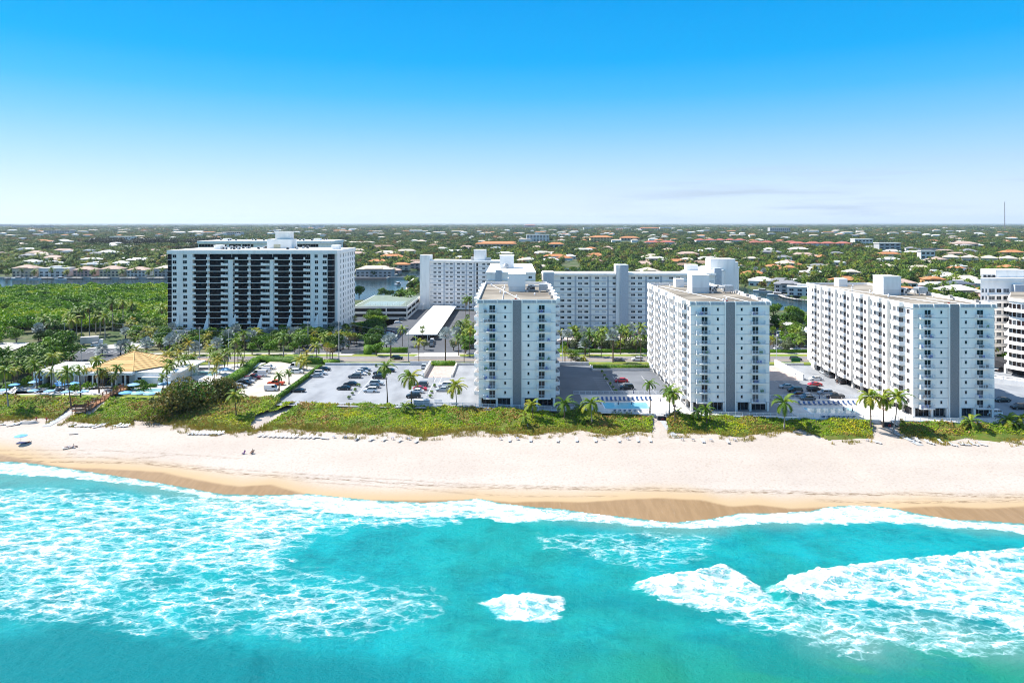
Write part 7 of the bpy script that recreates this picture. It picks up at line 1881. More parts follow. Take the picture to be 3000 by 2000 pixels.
# ------------------------------------------------------------ people
SKIN = mat('skin', (0.45, 0.26, 0.18), (0.42, 0.24, 0.16), rough=.6)
def person(p, rz, pose, label, top=(0.3, 0.02, 0.02), bottom=(0.02, 0.03, 0.10), skin=True):
 """one continuous skinned body; clothes hug it"""
 J = dict(stand=[('pel', (0, 0, .95), .13), ('ch', (0, 0, 1.3), .15), ('nk', (0, 0, 1.5), .06), ('hd', (0, .02, 1.66), .105), ('ls', (-.2, 0, 1.42), .06), ('le', (-.27, .02, 1.13), .045), ('lh', (-.27, .12, .88), .035), ('rs', (.2, 0, 1.42), .06), ('re', (.27, .02, 1.13), .045), ('rh', (.27, .12, .88), .035), ('lk', (-.11, .12, .5), .065), ('lf', (-.11, .15, .06), .045), ('rk', (.11, -.02, .5), .065), ('rf', (.11, -.16, .06), .045)],
             sit=[('pel', (0, 0, .22), .14), ('ch', (0, -.16, .58), .15), ('nk', (0, -.18, .78), .06), ('hd', (0, -.14, .94), .105), ('ls', (-.2, -.16, .70), .06), ('le', (-.28, .05, .5), .045), ('lh', (-.2, .28, .46), .035), ('rs', (.2, -.16, .70), .06), ('re', (.28, .05, .5), .045), ('rh', (.2, .28, .46), .035), ('lk', (-.13, .42, .45), .07), ('lf', (-.13, .62, .05), .045), ('rk', (.13, .42, .45), .07), ('rf', (.13, .62, .05), .045)],
             lie=[('pel', (0, 0, .12), .13), ('ch', (0, -.38, .15), .15), ('nk', (0, -.58, .15), .06), ('hd', (0, -.74, .17), .105), ('ls', (-.2, -.46, .14), .06), ('le', (-.34, -.25, .08), .045), ('lh', (-.30, 0, .06), .035), ('rs', (.2, -.46, .14), .06), ('re', (.34, -.25, .08), .045), ('rh', (.30, 0, .06), .035), ('lk', (-.11, .42, .25), .065), ('lf', (-.11, .82, .06), .045), ('rk', (.11, .44, .10), .065), ('rf', (.11, .88, .06), .045)])[pose]
 E = [('pel', 'ch'), ('ch', 'nk'), ('nk', 'hd'), ('ch', 'ls'), ('ls', 'le'), ('le', 'lh'), ('ch', 'rs'), ('rs', 're'), ('re', 'rh'), ('pel', 'lk'), ('lk', 'lf'), ('pel', 'rk'), ('rk', 'rf')]
 ix = {j[0]: i for i, j in enumerate(J)}
 me = bpy.data.meshes.new('body'); me.from_pydata([j[1] for j in J], [(ix[a], ix[c]) for a, c in E], [])
 t = thing('person', label, 'person', p, rz)
 o = obj('body', me, t); sk = o.modifiers.new('skin', 'SKIN'); o.modifiers.new('sub', 'SUBSURF').levels = 1
 for i, j in enumerate(J): me.skin_vertices[0].data[i].radius = (j[2], j[2]); me.skin_vertices[0].data[i].use_root = (i == 0)
 me.materials.append(SKIN)
 P_ = {j[0]: Vector(j[1]) for j in J}
 q = MB(); q.bar(P_['pel'].lerp(P_['ch'], .1), P_['ch'].lerp(P_['nk'], .45), .17, 8, 0, .19); obj('shirt', q.mesh('shirt', mat('cloth_%02d%02d' % (int(top[0] * 99), int(top[2] * 99)), top)), t)
 q = MB(); q.bar(P_['pel'] + (P_['pel'] - P_['ch']).normalized() * .05, P_['pel'].lerp(P_['ch'], .15), .18, 8); q.bar(P_['pel'], P_['pel'].lerp(P_['lk'], .6), .11, 6, 0, .09); q.bar(P_['pel'], P_['pel'].lerp(P_['rk'], .6), .11, 6, 0, .09); obj('shorts', q.mesh('shorts', mat('cloth_b%02d%02d' % (int(bottom[0] * 99), int(bottom[2] * 99)), bottom)), t)
 q = MB(); h = P_['hd']; q.bar(h + Vector((0, -.02, .02)), h + Vector((0, -.02, .13)), .12, 8, 0, .07); obj('hair', q.mesh('hair', mat('dark_hair', (0.03, 0.02, 0.015))), t)
 return t
def beach_chair(p, rz, label, m):
 t = thing('beach_chair', label, 'chair', p, rz)
 q = MB(); q.box(-.28, .28, -.3, .28, .2, .24); obj('seat', q.mesh('seat', m), t)
 q = MB(); q.quad((-.28, -.3, .22), (.28, -.3, .22), (.28, -.62, .85), (-.28, -.62, .85)); q.quad((-.28, -.33, .22), (-.28, -.65, .85), (.28, -.65, .85), (.28, -.33, .22)); obj('backrest', q.mesh('backrest', m), t)
 for x in (-.28, .28): q = MB(); q.bar((x, -.35, 0), (x, .25, .45), .02, 4); q.bar((x, .3, 0), (x, -.3, .45), .02, 4); obj('leg', q.mesh('leg', FRAME), t)
 return t
pA = at_sand(712, 1330); pB = at_sand(738, 1329)
beach_chair(pA, R(150), 'dark purple beach chair alone on open sand', mat('purple_cloth', (0.08, 0.02, 0.10)))
beach_chair(pB, R(150), 'brown beach chair under a seated sunbather on open sand', mat('brown_wicker', None))
person(pB + Vector((0, 0, .1)), R(150), 'sit', 'person with dark hair seated on the brown beach chair', (0.05, 0.03, 0.03))
lounger(at_sand(196, 1314), 25, 20, label='lounger near the water with a person stretched out')
person(at_sand(198, 1313.4) + Vector((0, 0, .36)), R(115), 'lie', 'person in pale clothes stretched on the lounger near the water', (0.5, 0.5, 0.52))
person(at_sand(214, 1312), R(100), 'sit', 'person sitting on the sand beside the occupied lounger', (0.55, 0.55, 0.6))
person(at_sand(222, 1308), R(60), 'lie', 'person in black lying on the sand next to the seated one', (0.02, 0.02, 0.03))
person(at_sand(82, 1296), R(120), 'lie', 'person in orange lying on a dark towel near the blue umbrella', (0.55, 0.09, 0.02))
q = MB(); q.box(-1.4, 1.4, -.7, .7, 0, .05); tag(obj('beach_towel', q.mesh('beach_towel', DKBLUE), None, at_sand(66, 1297) + Vector((0, 0, .05))), 'dark towel spread under the bright blue umbrella', 'towel')
person(T('g', 1400, 762, DZ + .06), R(200), 'stand', 'person in pale blue standing at the head of the wooden stairs', (0.45, 0.6, 0.7), (0.5, 0.5, 0.5))
person(T('k', 1775, 730, DZ + .05), R(10), 'stand', 'person walking beside the carport columns of the third tower', (0.1, 0.05, 0.05))
person(at_sand(418 / 3.92, 940 + 1160 / 3.92), R(180), 'stand', 'person in a red shirt at the dune edge above the dinghy', (0.5, 0.06, 0.02))
person(at_sand(535 / 3.92, 940 + 1165 / 3.92), R(180), 'stand', 'person in red near the foot of the grey matting path', (0.5, 0.03, 0.02))
for i, (x, y) in enumerate(((230, 1125), (270, 1140), (2300, 1020), (2330, 1030))):
 person(T('k', x, y, DZ + .07) if i > 1 else T('j', 1855 + i * 20, 985, DZ + .07), R(40 * i), 'sit', '{o} seated person beside the pool tables'.replace('{o}', ORD[i]) + (' of the first pool', ' of the first pool', ' of the second pool', ' of the second pool')[i], (0.03, 0.04, 0.08))
# ------------------------------------------------------------ palms and trees one can tell apart
SEAP = [('g', 100, 1010, 50, 570, 4.2), ('g', 820, 1010, 770, 580, 4.6), ('g', 1140, 830, 1110, 450, 3.6), ('g', 620, 750, 600, 410, 3.8), ('g', 430, 830, 395, 500, 3.8), ('g', 925, 890, 910, 555, 3.0),
  ('g', 1340, 760, 1345, 535, 3.2), ('g', 1870, 790, 1865, 640, 2.6), ('g', 1920, 800, 1912, 550, 2.8), ('g', 1975, 700, 1965, 475, 3.0),
  ('h', 750, 1108, 735, 850, 4.0), ('h', 1243, 800, 1238, 620, 2.8), ('h', 1358, 725, 1350, 590, 2.6),
  ('i', 530, 985, 508, 520, 4.2), ('i', 805, 985, 792, 640, 5.0), ('i', 1322, 1012, 1308, 745, 4.4), ('i', 735, 1085, 728, 975, 3.0),
  ('j', 240, 1160, 228, 955, 3.4), ('j', 188, 1232, 150, 1110, 2.8), ('j', 595, 1150, 600, 945, 4.0), ('j', 785, 1082, 785, 995, 3.2), ('j', 915, 1185, 903, 940, 4.2), ('j', 835, 1190, 820, 1120, 2.6),
  ('j', 1582, 1092, 1580, 715, 3.0), ('j', 1804, 1112, 1800, 800, 3.8), ('j', 1868, 1200, 1855, 825, 3.6), ('j', 1900, 1112, 1895, 1045, 2.4), ('j', 2142, 1165, 2135, 1050, 2.8),
  ('k', 275, 1215, 265, 1010, 3.2), ('k', 318, 960, 322, 755, 3.2), ('k', 1160, 1255, 1165, 935, 4.4),
  ('l', 590, 1250, 582, 865, 4.8), ('l', 735, 1225, 730, 880, 3.8), ('l', 840, 1290, 895, 870, 4.8), ('l', 1760, 1260, 1740, 1150, 3.6), ('l', 2170, 1230, 2165, 1140, 3.8), ('l', 2310, 1240, 2305, 1120, 3.8)]
for i, (tl_, x, y, cx, cy, L_) in enumerate(SEAP):
 b0 = TG(tl_, x, y, 3.5)
 ox, oy = TILE[tl_]; Y = b0.y; pxx, pyy = ox + cx / 3.92, oy + cy / 3.92
 cr = Vector(((pxx - 1500) / F * Y, Y, 60 - (pyy - 654) / F * Y))
 coconut(b0, cr, tmpl='{o} coconut palm along the seafront, counted from the club end to the curved building', L=L_ * 1.0, group='coconut palms along the seafront', seed=i, nf=17 if L_ > 3 else 13)
for i, (x, y, h) in enumerate(((1180, 780, 5.6), (1300, 760, 3.4), (530, 640, 6), (500, 700, 4))):
 simple_palm('palm_tree', T('g', x, y) if i < 2 else T('h', x, y), h, tmpl='{o} yellowish palm among the club terraces, counted from the wooden stairs', kindp='yellow', seed=i, group='yellow club palms')
simple_palm('palm_tree', TG('k', 312, 1190, 3.5), 3.6, label='small yellow topped palm at the sea wall below the second tower', kindp='yellow', s=.5, seed=2)
for i, (bx, by, cx, cy) in enumerate(((585, 1450, 585, 1270), (805, 1460, 810, 1170), (822, 1475, 850, 1240), (880, 1440, 878, 1130), (938, 1440, 930, 1140), (1028, 1425, 1025, 1080), (1100, 1400, 1100, 1180), (1150, 1420, 1150, 1120), (1205, 1470, 1210, 1200), (1293, 1370, 1290, 1040), (1413, 1330, 1405, 1040), (1850, 1280, 1850, 1100), (500, 1440, 500, 1220), (1520, 1240, 1530, 1060))):
 p = T('a', bx, by, 3.1); h = (by - cy) / 3.92 * p.y / F
 simple_palm('royal_palm', p, h, tmpl='{o} royal palm standing before the mangroves, counted towards the black-banded building', kindp='royal', s=1.4, seed=i, group='royal palms before the mangroves')
ST = [('h', 1295, 410, 180, 'royal'), ('h', 1475, 400, 180, 'royal'), ('h', 1675, 480, 290, 'coco'), ('h', 1795, 430, 300, 'dry'), ('h', 1830, 450, 310, 'dry'), ('h', 1857, 480, 315, 'dry'), ('h', 70, 450, 290, 'yellow'), ('h', 208, 460, 260, 'yellow'), ('h', 447, 460, 310, 'yellow'), ('h', 845, 420, 150, 'coco'),
      ('h', 1560, 450, 370, 'yellow'), ('h', 590, 560, 400, 'yellow'), ('h', 620, 560, 370, 'coco'), ('h', 655, 520, 340, 'yellow'), ('h', 735, 560, 230, 'coco'), ('h', 772, 540, 350, 'yellow'), ('h', 565, 610, 440, 'coco'), ('h', 1490, 560, 440, 'coco'), ('h', 1530, 600, 480, 'yellow'), ('h', 265, 560, 450, 'coco'), ('h', 500, 600, 400, 'coco'), ('h', 830, 560, 470, 'yellow'),
      ('i', 700, 290, 90, 'coco'), ('i', 890, 460, 240, 'coco'), ('i', 930, 250, 100, 'fan'), ('i', 1410, 480, 220, 'coco'), ('i', 1345, 400, 190, 'coco'), ('i', 1322, 220, 100, 'coco'), ('i', 1372, 200, 30, 'coco'), ('i', 1475, 410, 110, 'coco'), ('i', 1455, 200, 100, 'fan'), ('i', 370, 220, 170, 'fan'),
      ('j', 1025, 418, 130, 'coco'), ('j', 888, 405, 150, 'coco'), ('j', 708, 260, 110, 'coco'), ('j', 1480, 495, 70, 'coco'), ('j', 608, 480, 335, 'fan'), ('j', 678, 480, 390, 'fan'), ('j', 735, 482, 410, 'fan'), ('j', 825, 478, 435, 'yellow'), ('j', 655, 260, 180, 'fan'), ('j', 840, 405, 260, 'fan'), ('j', 968, 240, 190, 'fan'), ('j', 1247, 385, 110, 'coco'), ('j', 760, 330, 180, 'fan'),
      ('k', 1035, 190, 110, 'fan'), ('k', 1155, 230, 160, 'fan'), ('k', 1290, 220, 150, 'fan'), ('k', 1345, 330, 220, 'coco'), ('k', 1000, 470, 230, 'dry')]
KN = dict(silver='silver_palm', coco='coconut_palm', dry='palm_tree', yellow='palm_tree', fan='cabbage_palm', royal='royal_palm')
AD = dict(coco='green coconut palm', dry='brown skirted palm', yellow='yellow green palm', fan='round headed cabbage palm', royal='grey trunked royal palm')
for i, (tl_, x, y, cy, kd) in enumerate(ST):
 p = T(tl_, x, y, 3.1 if not (tl_ == 'h' and y > 500) else DZ); h = max(1.5, (y - cy) / 3.92 * p.y / F)
 simple_palm(KN[kd], p, h, tmpl='{o} %s along the coast road, counted from the beach club' % AD[kd], kindp=kd, s=1.2, seed=i, group='palms along the coast road')
for i, (tl_, x, y, cy) in enumerate((('d', 1612, 1340, 1215), ('d', 1818, 1330, 1105), ('d', 2035, 1400, 1170), ('d', 2065, 1400, 1290), ('c', 1303, 1055, 905), ('c', 1300, 1050, 995), ('c', 1597, 1080, 915), ('c', 1625, 1230, 1010), ('c', 1665, 1230, 1000), ('d', 1290, 1500, 1340), ('d', 1470, 1500, 1370), ('d', 1605, 1480, 1370))):
 p = T(tl_, x, y, 3.1); h = (y - cy) / 3.92 * p.y / F
 simple_palm('coconut_palm', p, h, tmpl='{o} thin palm against the gallery blocks, counted from the stair fin', s=1.35, seed=i, group='palms against the gallery blocks')
SV = [('g', 440, 225, 95), ('g', 1678, 395, 265), ('g', 1950, 425, 235), ('g', 2240, 395, 310), ('g', 1175, 400, 335), ('g', 1385, 390, 300), ('g', 1440, 380, 290), ('h', 530, 380, 265), ('i', 568, 465, 215), ('i', 1195, 478, 160), ('j', 1160, 495, 180), ('j', 1320, 170, 55), ('j', 1500, 300, 170), ('j', 840, 400, 270), ('e', 1425, 760, 660), ('e', 1515, 770, 680), ('f', 1270, 790, 740), ('i', 520, 340, 230), ('i', 1500, 290, 240), ('h', 1980, 330, 250)]
for i, (tl_, x, y, cy) in enumerate(SV):
 p = T(tl_, x, y, 3.1); h = max(1.2, (y - cy) / 3.92 * p.y / F)
 simple_palm('silver_palm', p, h, tmpl='{o} silver blue fan palm, counted from the mangroves to the carport tower', kindp='silver', s=1.15, seed=i, group='silver fan palms')
for i, (tl_, x, y, s_) in enumerate((('j', 730, 345, 1.1), ('j', 830, 350, 1.0), ('j', 1050, 345, 1.1), ('j', 1330, 360, 1.2), ('j', 1420, 355, 1.0), ('j', 1500, 350, 1.1), ('k', 1200, 345, 1.2), ('i', 1290, 340, 1.0), ('i', 950, 330, .9), ('j', 1120, 350, .9))):
 broadleaf('olive_tree', T(tl_, x, y, 3.1), 1.6, 'olive', s_, tmpl='{o} grey green olive like tree across the road, counted from the lone tower', seed=i, group='grey green trees across the road')
for i, (tl_, x, y, s_, k_) in enumerate((('h', 935, 385, 1.0, 'bright'), ('h', 1130, 390, 1.25, 'bright'), ('h', 1420, 370, .9, 'bright'), ('h', 1850, 330, 1.1, 'broadleaf'), ('i', 400, 400, 1.1, 'bright'), ('c', 860, 1080, 1.7, 'broadleaf'), ('c', 940, 1060, 1.5, 'broadleaf'), ('c', 1020, 1060, 1.2, 'broadleaf'), ('c', 780, 1160, 1.3, 'bright'), ('c', 740, 1220, 1.0, 'bright'), ('c', 690, 1290, .9, 'bright'), ('c', 640, 1380, 1.1, 'broadleaf'), ('c', 400, 990, 1.5, 'broadleaf'), ('c', 340, 990, 1.2, 'broadleaf'), ('c', 1000, 830, 1.6, 'broadleaf'), ('c', 1050, 870, 1.4, 'broadleaf'), ('k', 1250, 20, 1.6, 'broadleaf'), ('k', 1330, 10, 1.5, 'bright'), ('e', 1630, 1200, 1.5, 'broadleaf'), ('e', 1760, 1320, 1.3, 'broadleaf'), ('e', 1860, 1330, 1.4, 'broadleaf'), ('e', 1950, 1240, 1.0, 'bright'))):
 broadleaf('leafy_tree', T(tl_, x, y, 3.0), 2.2, k_, s_, tmpl='{o} leafy tree by the car parks, counted from the black-banded building', seed=i, group='leafy trees by the car parks')
rg = random.Random(31)
for i, (x, y, s_, k_) in enumerate(((560, 330, 1.7, 'bright'), (470, 380, 1.4, 'bright'), (400, 430, 1.5, 'broadleaf'), (300, 500, 1.4, 'broadleaf'), (740, 370, 1.9, 'broadleaf'), (660, 400, 1.6, 'broadleaf'), (800, 400, 1.3, 'broadleaf'), (620, 470, 1.5, 'broadleaf'), (520, 520, 1.3, 'broadleaf'), (240, 560, 1.3, 'broadleaf'), (150, 560, 1.5, 'broadleaf'), (60, 600, 1.4, 'broadleaf'), (160, 640, 1.1, 'bright'), (430, 560, 1.2, 'broadleaf'), (330, 600, 1.2, 'broadleaf'), (60, 500, 1.3, 'broadleaf'), (-60, 560, 1.6, 'broadleaf'), (-50, 680, 1.4, 'broadleaf'), (200, 480, 1.2, 'bright'))):
 broadleaf('leafy_tree', T('g', x, y + 60, DZ), 2.4, k_, s_, tmpl='{o} leafy tree in the thicket beside the club roof, counted from the picture edge', seed=i, group='trees in the thicket beside the club')
for i, (x, y, cy) in enumerate(((90, 500, 330), (440, 500, 330), (640, 560, 410), (130, 690, 450), (200, 700, 470), (830, 480, 400), (370, 700, 440), (40, 700, 520))):
 p = T('g', x, y + 40, DZ); simple_palm('coconut_palm', p, (y + 40 - cy) / 3.92 * p.y / F, tmpl='{o} palm rising from the thicket beside the club', s=1.0, seed=i, group='palms in the thicket beside the club')
p = PG(548, 1200, 3.6); t = thing('sea_grape_bush', 'huge rounded sea grape bush spilling over the dune beside the sandy lot', 'bush', p)
obj('crown', CROWNS['grape'][0], t, (-.3, 0, -1.0), .4, (1.0, .85, 1.0)); obj('crown', CROWNS['grape'][0], t, (5.8, 9, -.6), 2.2, (.72, .72, .85)); obj('crown', CROWNS['grape'][0], t, (-6, -6, -1.4), 4.2, (.6, .5, .5))
for i in range(3): q = MB(); q.bar((0, 0, -.5), (1.5 * math.cos(i * 2.1), 1.5 * math.sin(i * 2.1), 4), .25, 6, 0, .1); obj('trunk', q.mesh('trunk', BARK), t)
def strip(n, x0, x1, y0, y1, kinds, tmpl, grp, seed, z=3.1, smin=.7, smax=1.3, hmin=2, hmax=6, avoid=()):
 rg = random.Random(seed)
 for i in range(n):
  px, py = rg.uniform(x0, x1), rg.uniform(y0, y1)
  if any(a <= px <= b_ and c <= py <= d for a, b_, c, d in avoid): continue
  p = P(px, py, z); kd = rg.choice(kinds)
  if kd in ('coco', 'yellow', 'fan', 'royal', 'silver', 'dry'): simple_palm(KN[kd], p, rg.uniform(hmin, hmax), tmpl=tmpl.replace('*', 'palm'), kindp=kd, s=rg.uniform(.9, 1.3), seed=rg.randrange(99), group=grp)
  elif kd == 'shrub': broadleaf('shrub', p, 0, 'shrub', rg.uniform(.8, 1.6), tmpl=tmpl.replace('*', 'shrub'), seed=rg.randrange(9), cat='shrub', group=grp)
  else: broadleaf('leafy_tree', p, rg.uniform(1.2, 2.4), kd, rg.uniform(smin, smax), tmpl=tmpl.replace('*', 'leafy tree'), seed=rg.randrange(9), group=grp)
strip(250, 365, 1000, 968, 1026, ('coco', 'yellow', 'coco', 'bright', 'broadleaf', 'shrub', 'shrub', 'silver', 'bright'), '{o} * in the planting below the black-banded building', 'planting below the black-banded building', 41, avoid=((205, 420, 1005, 1040),))
strip(75, 330, 500, 918, 985, ('coco', 'yellow', 'royal', 'broadleaf', 'bright'), '{o} * between the mangroves and the black-banded building', 'planting beside the mangroves', 42)
strip(60, 800, 1060, 955, 1030, ('coco', 'broadleaf', 'bright', 'shrub', 'dry'), '{o} * below the side wall of the black-banded building', 'planting by the side wall', 43)
strip(60, 1075, 1110, 940, 1030, ('broadleaf', 'bright', 'shrub', 'broadleaf'), '{o} * in the belt between garage and carport roof', 'tree belt beside the carport lot', 44, hmax=4)
strip(24, 1120, 1215, 862, 905, ('broadleaf', 'bright', 'coco'), '{o} * behind the tree belt near the basin', 'tree belt near the basin', 45)
strip(26, 1250, 1400, 950, 1030, ('coco', 'silver', 'fan', 'shrub', 'olive'), '{o} * beside the drive of the big carport', 'planting by the carport drive', 46, avoid=((1240, 1330, 940, 1045),))
strip(34, 1640, 1900, 1012, 1032, ('olive', 'shrub', 'coco', 'shrub', 'shrub'), '{o} * in the strip across the road from the shaded deck', 'planting across the road', 47, hmax=5)
strip(14, 0, 250, 985, 1010, ('broadleaf', 'bright', 'shrub'), '{o} * at the edge of the pale court', 'trees around the pale court', 48)
strip(20, 2880, 3000, 980, 1075, ('coco', 'broadleaf', 'coco'), '{o} * squeezed between carport tower and curved building', 'planting by the curved building', 49, hmin=5, hmax=9, z=3.1)
strip(26, 2262, 2370, 938, 990, ('broadleaf', 'bright', 'fan', 'coco'), '{o} * on the canal bank beyond the second tower', 'trees on the canal bank', 50)
strip(10, 380, 560, 1056, 1070, ('coco', 'yellow', 'shrub'), '{o} * along the roadside behind the club', 'planting behind the club', 51, z=DZ)
strip(26, 430, 640, 1062, 1118, ('coco', 'yellow', 'coco', 'yellow', 'shrub'), '{o} * between the club and the sandy car park', 'planting between club and car park', 53, z=DZ, hmin=3, hmax=6.5, avoid=((560, 640, 1092, 1120),))
strip(7, 40, 330, 1128, 1160, ('coco', 'coco', 'yellow'), '{o} * rising from the club garden', 'palms in the club garden', 54, z=DZ, hmin=4, hmax=7)
strip(30, 1640, 1900, 1000, 1034, ('coco', 'silver', 'coco', 'bright'), '{o} * on the far pavement between the towers', 'street planting between the towers', 55, hmin=5, hmax=8)
strip(16, 1300, 1400, 985, 1036, ('coco', 'bright', 'silver', 'coco'), '{o} * on the far pavement by the lone tower', 'street planting by the lone tower', 56, hmin=4, hmax=7, avoid=((1240, 1325, 940, 1045),))
strip(20, 2262, 2370, 990, 1034, ('coco', 'bright', 'shrub', 'olive'), '{o} * on the far pavement before the carport tower', 'street planting before the carport tower', 57, hmin=3, hmax=6)
strip(14, 20, 500, 1122, 1150, ('shrub', 'shrub'), '{o} * on the club terrace', 'shrubs on the club terrace', 52, z=DZ)
# ------------------------------------------------------------ mangroves
rg = np.random.RandomState(5)
pts = []
x = rg.uniform(-560, -150, 9000); y = rg.uniform(318, 612, 9000)
pxx = 1500 + F * x / y; pyy = 654 + F * 57 / y
ok = (y < 578) & (pxx < 505) & ((pyy < 978 - .03 * pxx) | (pxx < -10)) & (pyy > 838)
ok &= ~((pxx > 330) & (pyy > 955))
x, y = x[ok][:3600], y[ok][:3600]
scatter('mangrove_wood', np.stack([x, y, 2.0 + 3.6 * vnoise(x, y, 35, 7) + 1.0 * rg.rand(len(x))], 1), CROWNS['mangrove'], smin=.75, smax=1.3)['label'] = 'dense bright mangrove canopy beside the canal'
# ------------------------------------------------------------ suburb beyond the canal
HW = dict(white=(0.68, 0.67, 0.65), cream=(0.58, 0.50, 0.38), pink=(0.55, 0.36, 0.33), grey=(0.42, 0.42, 0.42), yellow=(0.6, 0.46, 0.22), orange=(0.55, 0.30, 0.12))
HR = dict(white=(0.70, 0.69, 0.66), tan=(0.43, 0.31, 0.25), orange=(0.45, 0.19, 0.08), grey=(0.22, 0.22, 0.23), red=(0.36, 0.12, 0.09), slate=(0.10, 0.12, 0.15), brown=(0.26, 0.17, 0.12), beige=(0.52, 0.44, 0.35))
def house_mesh(kind_, w, d, h, wc, rc):
 wm = mat('house_wall_' + wc, HW[wc], scale=.4); rm = mat('house_roof_' + rc, HR[rc], tuple(c * .78 for c in HR[rc]), scale=.6, rough=.85)
 def wall():
  q = MB(); q.box(0, w, 0, d, 0, h, 0)
  if kind_ == 'L': q.box(w * .55, w * 1.25, -d * .45, d * .4, 0, h * .62, 0)
  return q.mesh('wall', wm)
 def roof():
  q = MB(); o = .7
  def hip(x0, x1, y0, y1, z, rh):
   ins = min(x1 - x0, y1 - y0) / 2
   if x1 - x0 > y1 - y0: r0, r1 = Vector((x0 + ins, (y0 + y1) / 2, z + rh)), Vector((x1 - ins, (y0 + y1) / 2, z + rh))
   else: r0, r1 = Vector(((x0 + x1) / 2, y0 + ins, z + rh)), Vector(((x0 + x1) / 2, y1 - ins, z + rh))
   a, b_, c, e = Vector((x0, y0, z)), Vector((x1, y0, z)), Vector((x1, y1, z)), Vector((x0, y1, z))
   if x1 - x0 > y1 - y0: q.quad(a, b_, r1, r0); q.tri(b_, c, r1); q.quad(c, e, r0, r1); q.tri(e, a, r0)
   else: q.tri(a, b_, r0); q.quad(b_, c, r1, r0); q.tri(c, e, r1); q.quad(e, a, r0, r1)
   q.box(x0, x1, y0, y1, z - .3, z - .01)
  if kind_ == 'flat': q.box(-.4, w + .4, -.4, d + .4, h, h + .6); q.box(w * .3, w * .7, d * .3, d * .8, h + .6, h + 2.2)
  else:
   hip(-o, w + o, -o, d + o, h + .3, min(w, d) * .20)
   if kind_ == 'L': hip(w * .55 - o, w * 1.25 + o, -d * .45 - o, d * .4 + o, h * .62 + .3, d * .14)
   if kind_ == 'two': hip(w * .25, w * .75, -1.6, d * .5, h + .9, 1.6)
  return q.mesh('roof', rm)
 k = (kind_, w, d, h, wc, rc)
 return cached(('hw',) + k, wall), cached(('hr',) + k, roof)
def house(X, Y, kind_, w, d, h, wc, rc, label=None, tmpl=None, group=None, z=3.0, nw=4, rz=0.0, name='house', cat='house', gl=None):
 t = thing(name, label or '', cat, (X, Y, z), rz, group)
 if tmpl: ranked(t, tmpl)
 a, b_ = house_mesh(kind_, w, d, h, wc, rc); obj('wall', a, t); obj('roof', b_, t)
 fl = max(1, int(h // 3))
 for f in range(fl):
  for i in range(nw):
   ww = round(w / nw * .52, 1)
   obj('window', window_mesh(ww, 1.7, 2, gl or GLASS, FRAME), t, (w * (i + .5) / nw - ww / 2, -.02 if not (kind_ == 'L' and (i + .5) / nw > .5 and f == 0) else -d * .45 - .02, .5 + f * 3.1))
 return t
for (x0, x1, kd, wc, rc, lb) in ((-10, 66, 'two', 'cream', 'tan', 'cream two storey mansion with a tan hipped roof at the picture edge by the canal'), (70, 165, 'flat', 'white', 'white', 'modern white mansion with huge dark windows by the canal'), (168, 238, 'two', 'pink', 'tan', 'pink two storey mansion with balconies by the canal'), (248, 322, 'hip', 'cream', 'tan', 'cream mansion with a pinkish tiled hipped roof by the canal'), (332, 402, 'two', 'white', 'tan', 'white mansion with a tan roof beside the round tree by the canal'), (413, 486, 'two', 'grey', 'beige', 'grey beige mansion with gables nearest the black-banded building')):
 p = P(x0, 815, 3); w = (x1 - x0) / F * p.y
 hh = 6.6 + (x0 * 7 % 23) / 10; house(p.x + 1.5, 728 + x0 % 5, kd, round(w) - 5, 16, hh if kd != 'flat' else 8.6, wc, rc, lb, nw=5, name='mansion')
 for j_ in range(3): simple_palm('coconut_palm', (p.x - 2 + j_ * 1.8 + (j_ == 2) * w * .5, 725 - j_, 3), 5 + j_ * 1.5, tmpl='{o} palm before the canal mansions, counted from the picture edge', s=1.5, seed=x0 + j_, group='palms before the mansions')
 h_ = thing('dock', 'pale dock before the ' + lb.split(' by ')[0].split(' beside')[0].split(' nearest')[0].split(' at the')[0], 'dock', (p.x, 718, 1.2))
 q = MB(); q.box(0, w * .8, 0, 3, .9, 1.2); obj('deck', q.mesh('deck', PALE), h_)
 for i in range(4): q = MB(); q.bar((0, 0, -1), (0, 0, 1.8), .18, 5); obj('pile', cached('pile', lambda: q.mesh('pile', BARK)), h_, (w * .8 * i / 3, 0, 0))
wall_thing('canal_wall', [(-620, 722), (-98, 722)], .8, .2, 3.3, PALE, 'long pale canal wall before the mansions', 'canal wall')
bs = [Vector((*p, 0)) for p in WATERS['basin']]
for i, (a, c) in enumerate(((1, 2), (5, 6), (6, 7))): wall_thing('canal_wall', [bs[a], bs[c]], .9, .2, 3.4, PALE, ('curved brick edged wall of the basin peninsula', 'basin wall towards the stair fin', 'short basin wall by the white pavilion')[i], 'canal wall')
wall_thing('canal_wall', [bs[0], bs[1]], .9, .2, 3.5, mat('brick_edge', (0.36, 0.24, 0.19)), 'brick edged basin wall before the grey arched mansion', 'canal wall')
p = P(1040, 812, 3); house(p.x, p.y + 4, 'two', 38, 18, 7.8, 'grey', 'beige', 'wide grey mansion with arches on the basin peninsula', nw=8, name='mansion')
p = P(1148, 792, 3); house(p.x, p.y + 4, 'hip', 20, 12, 6.5, 'cream', 'orange', 'cream house with a salmon tiled roof behind the basin', nw=3, name='mansion')
p = P(1200, 788, 3); house(p.x, p.y + 4, 'two', 18, 12, 6.5, 'pink', 'tan', 'pinkish house at the end of the basin by the stair fin', nw=3, name='mansion')
t = thing('pavilion', 'small white tiered pavilion on the basin bank beside the stair fin', 'pavilion', P(1192, 838, 2.5))
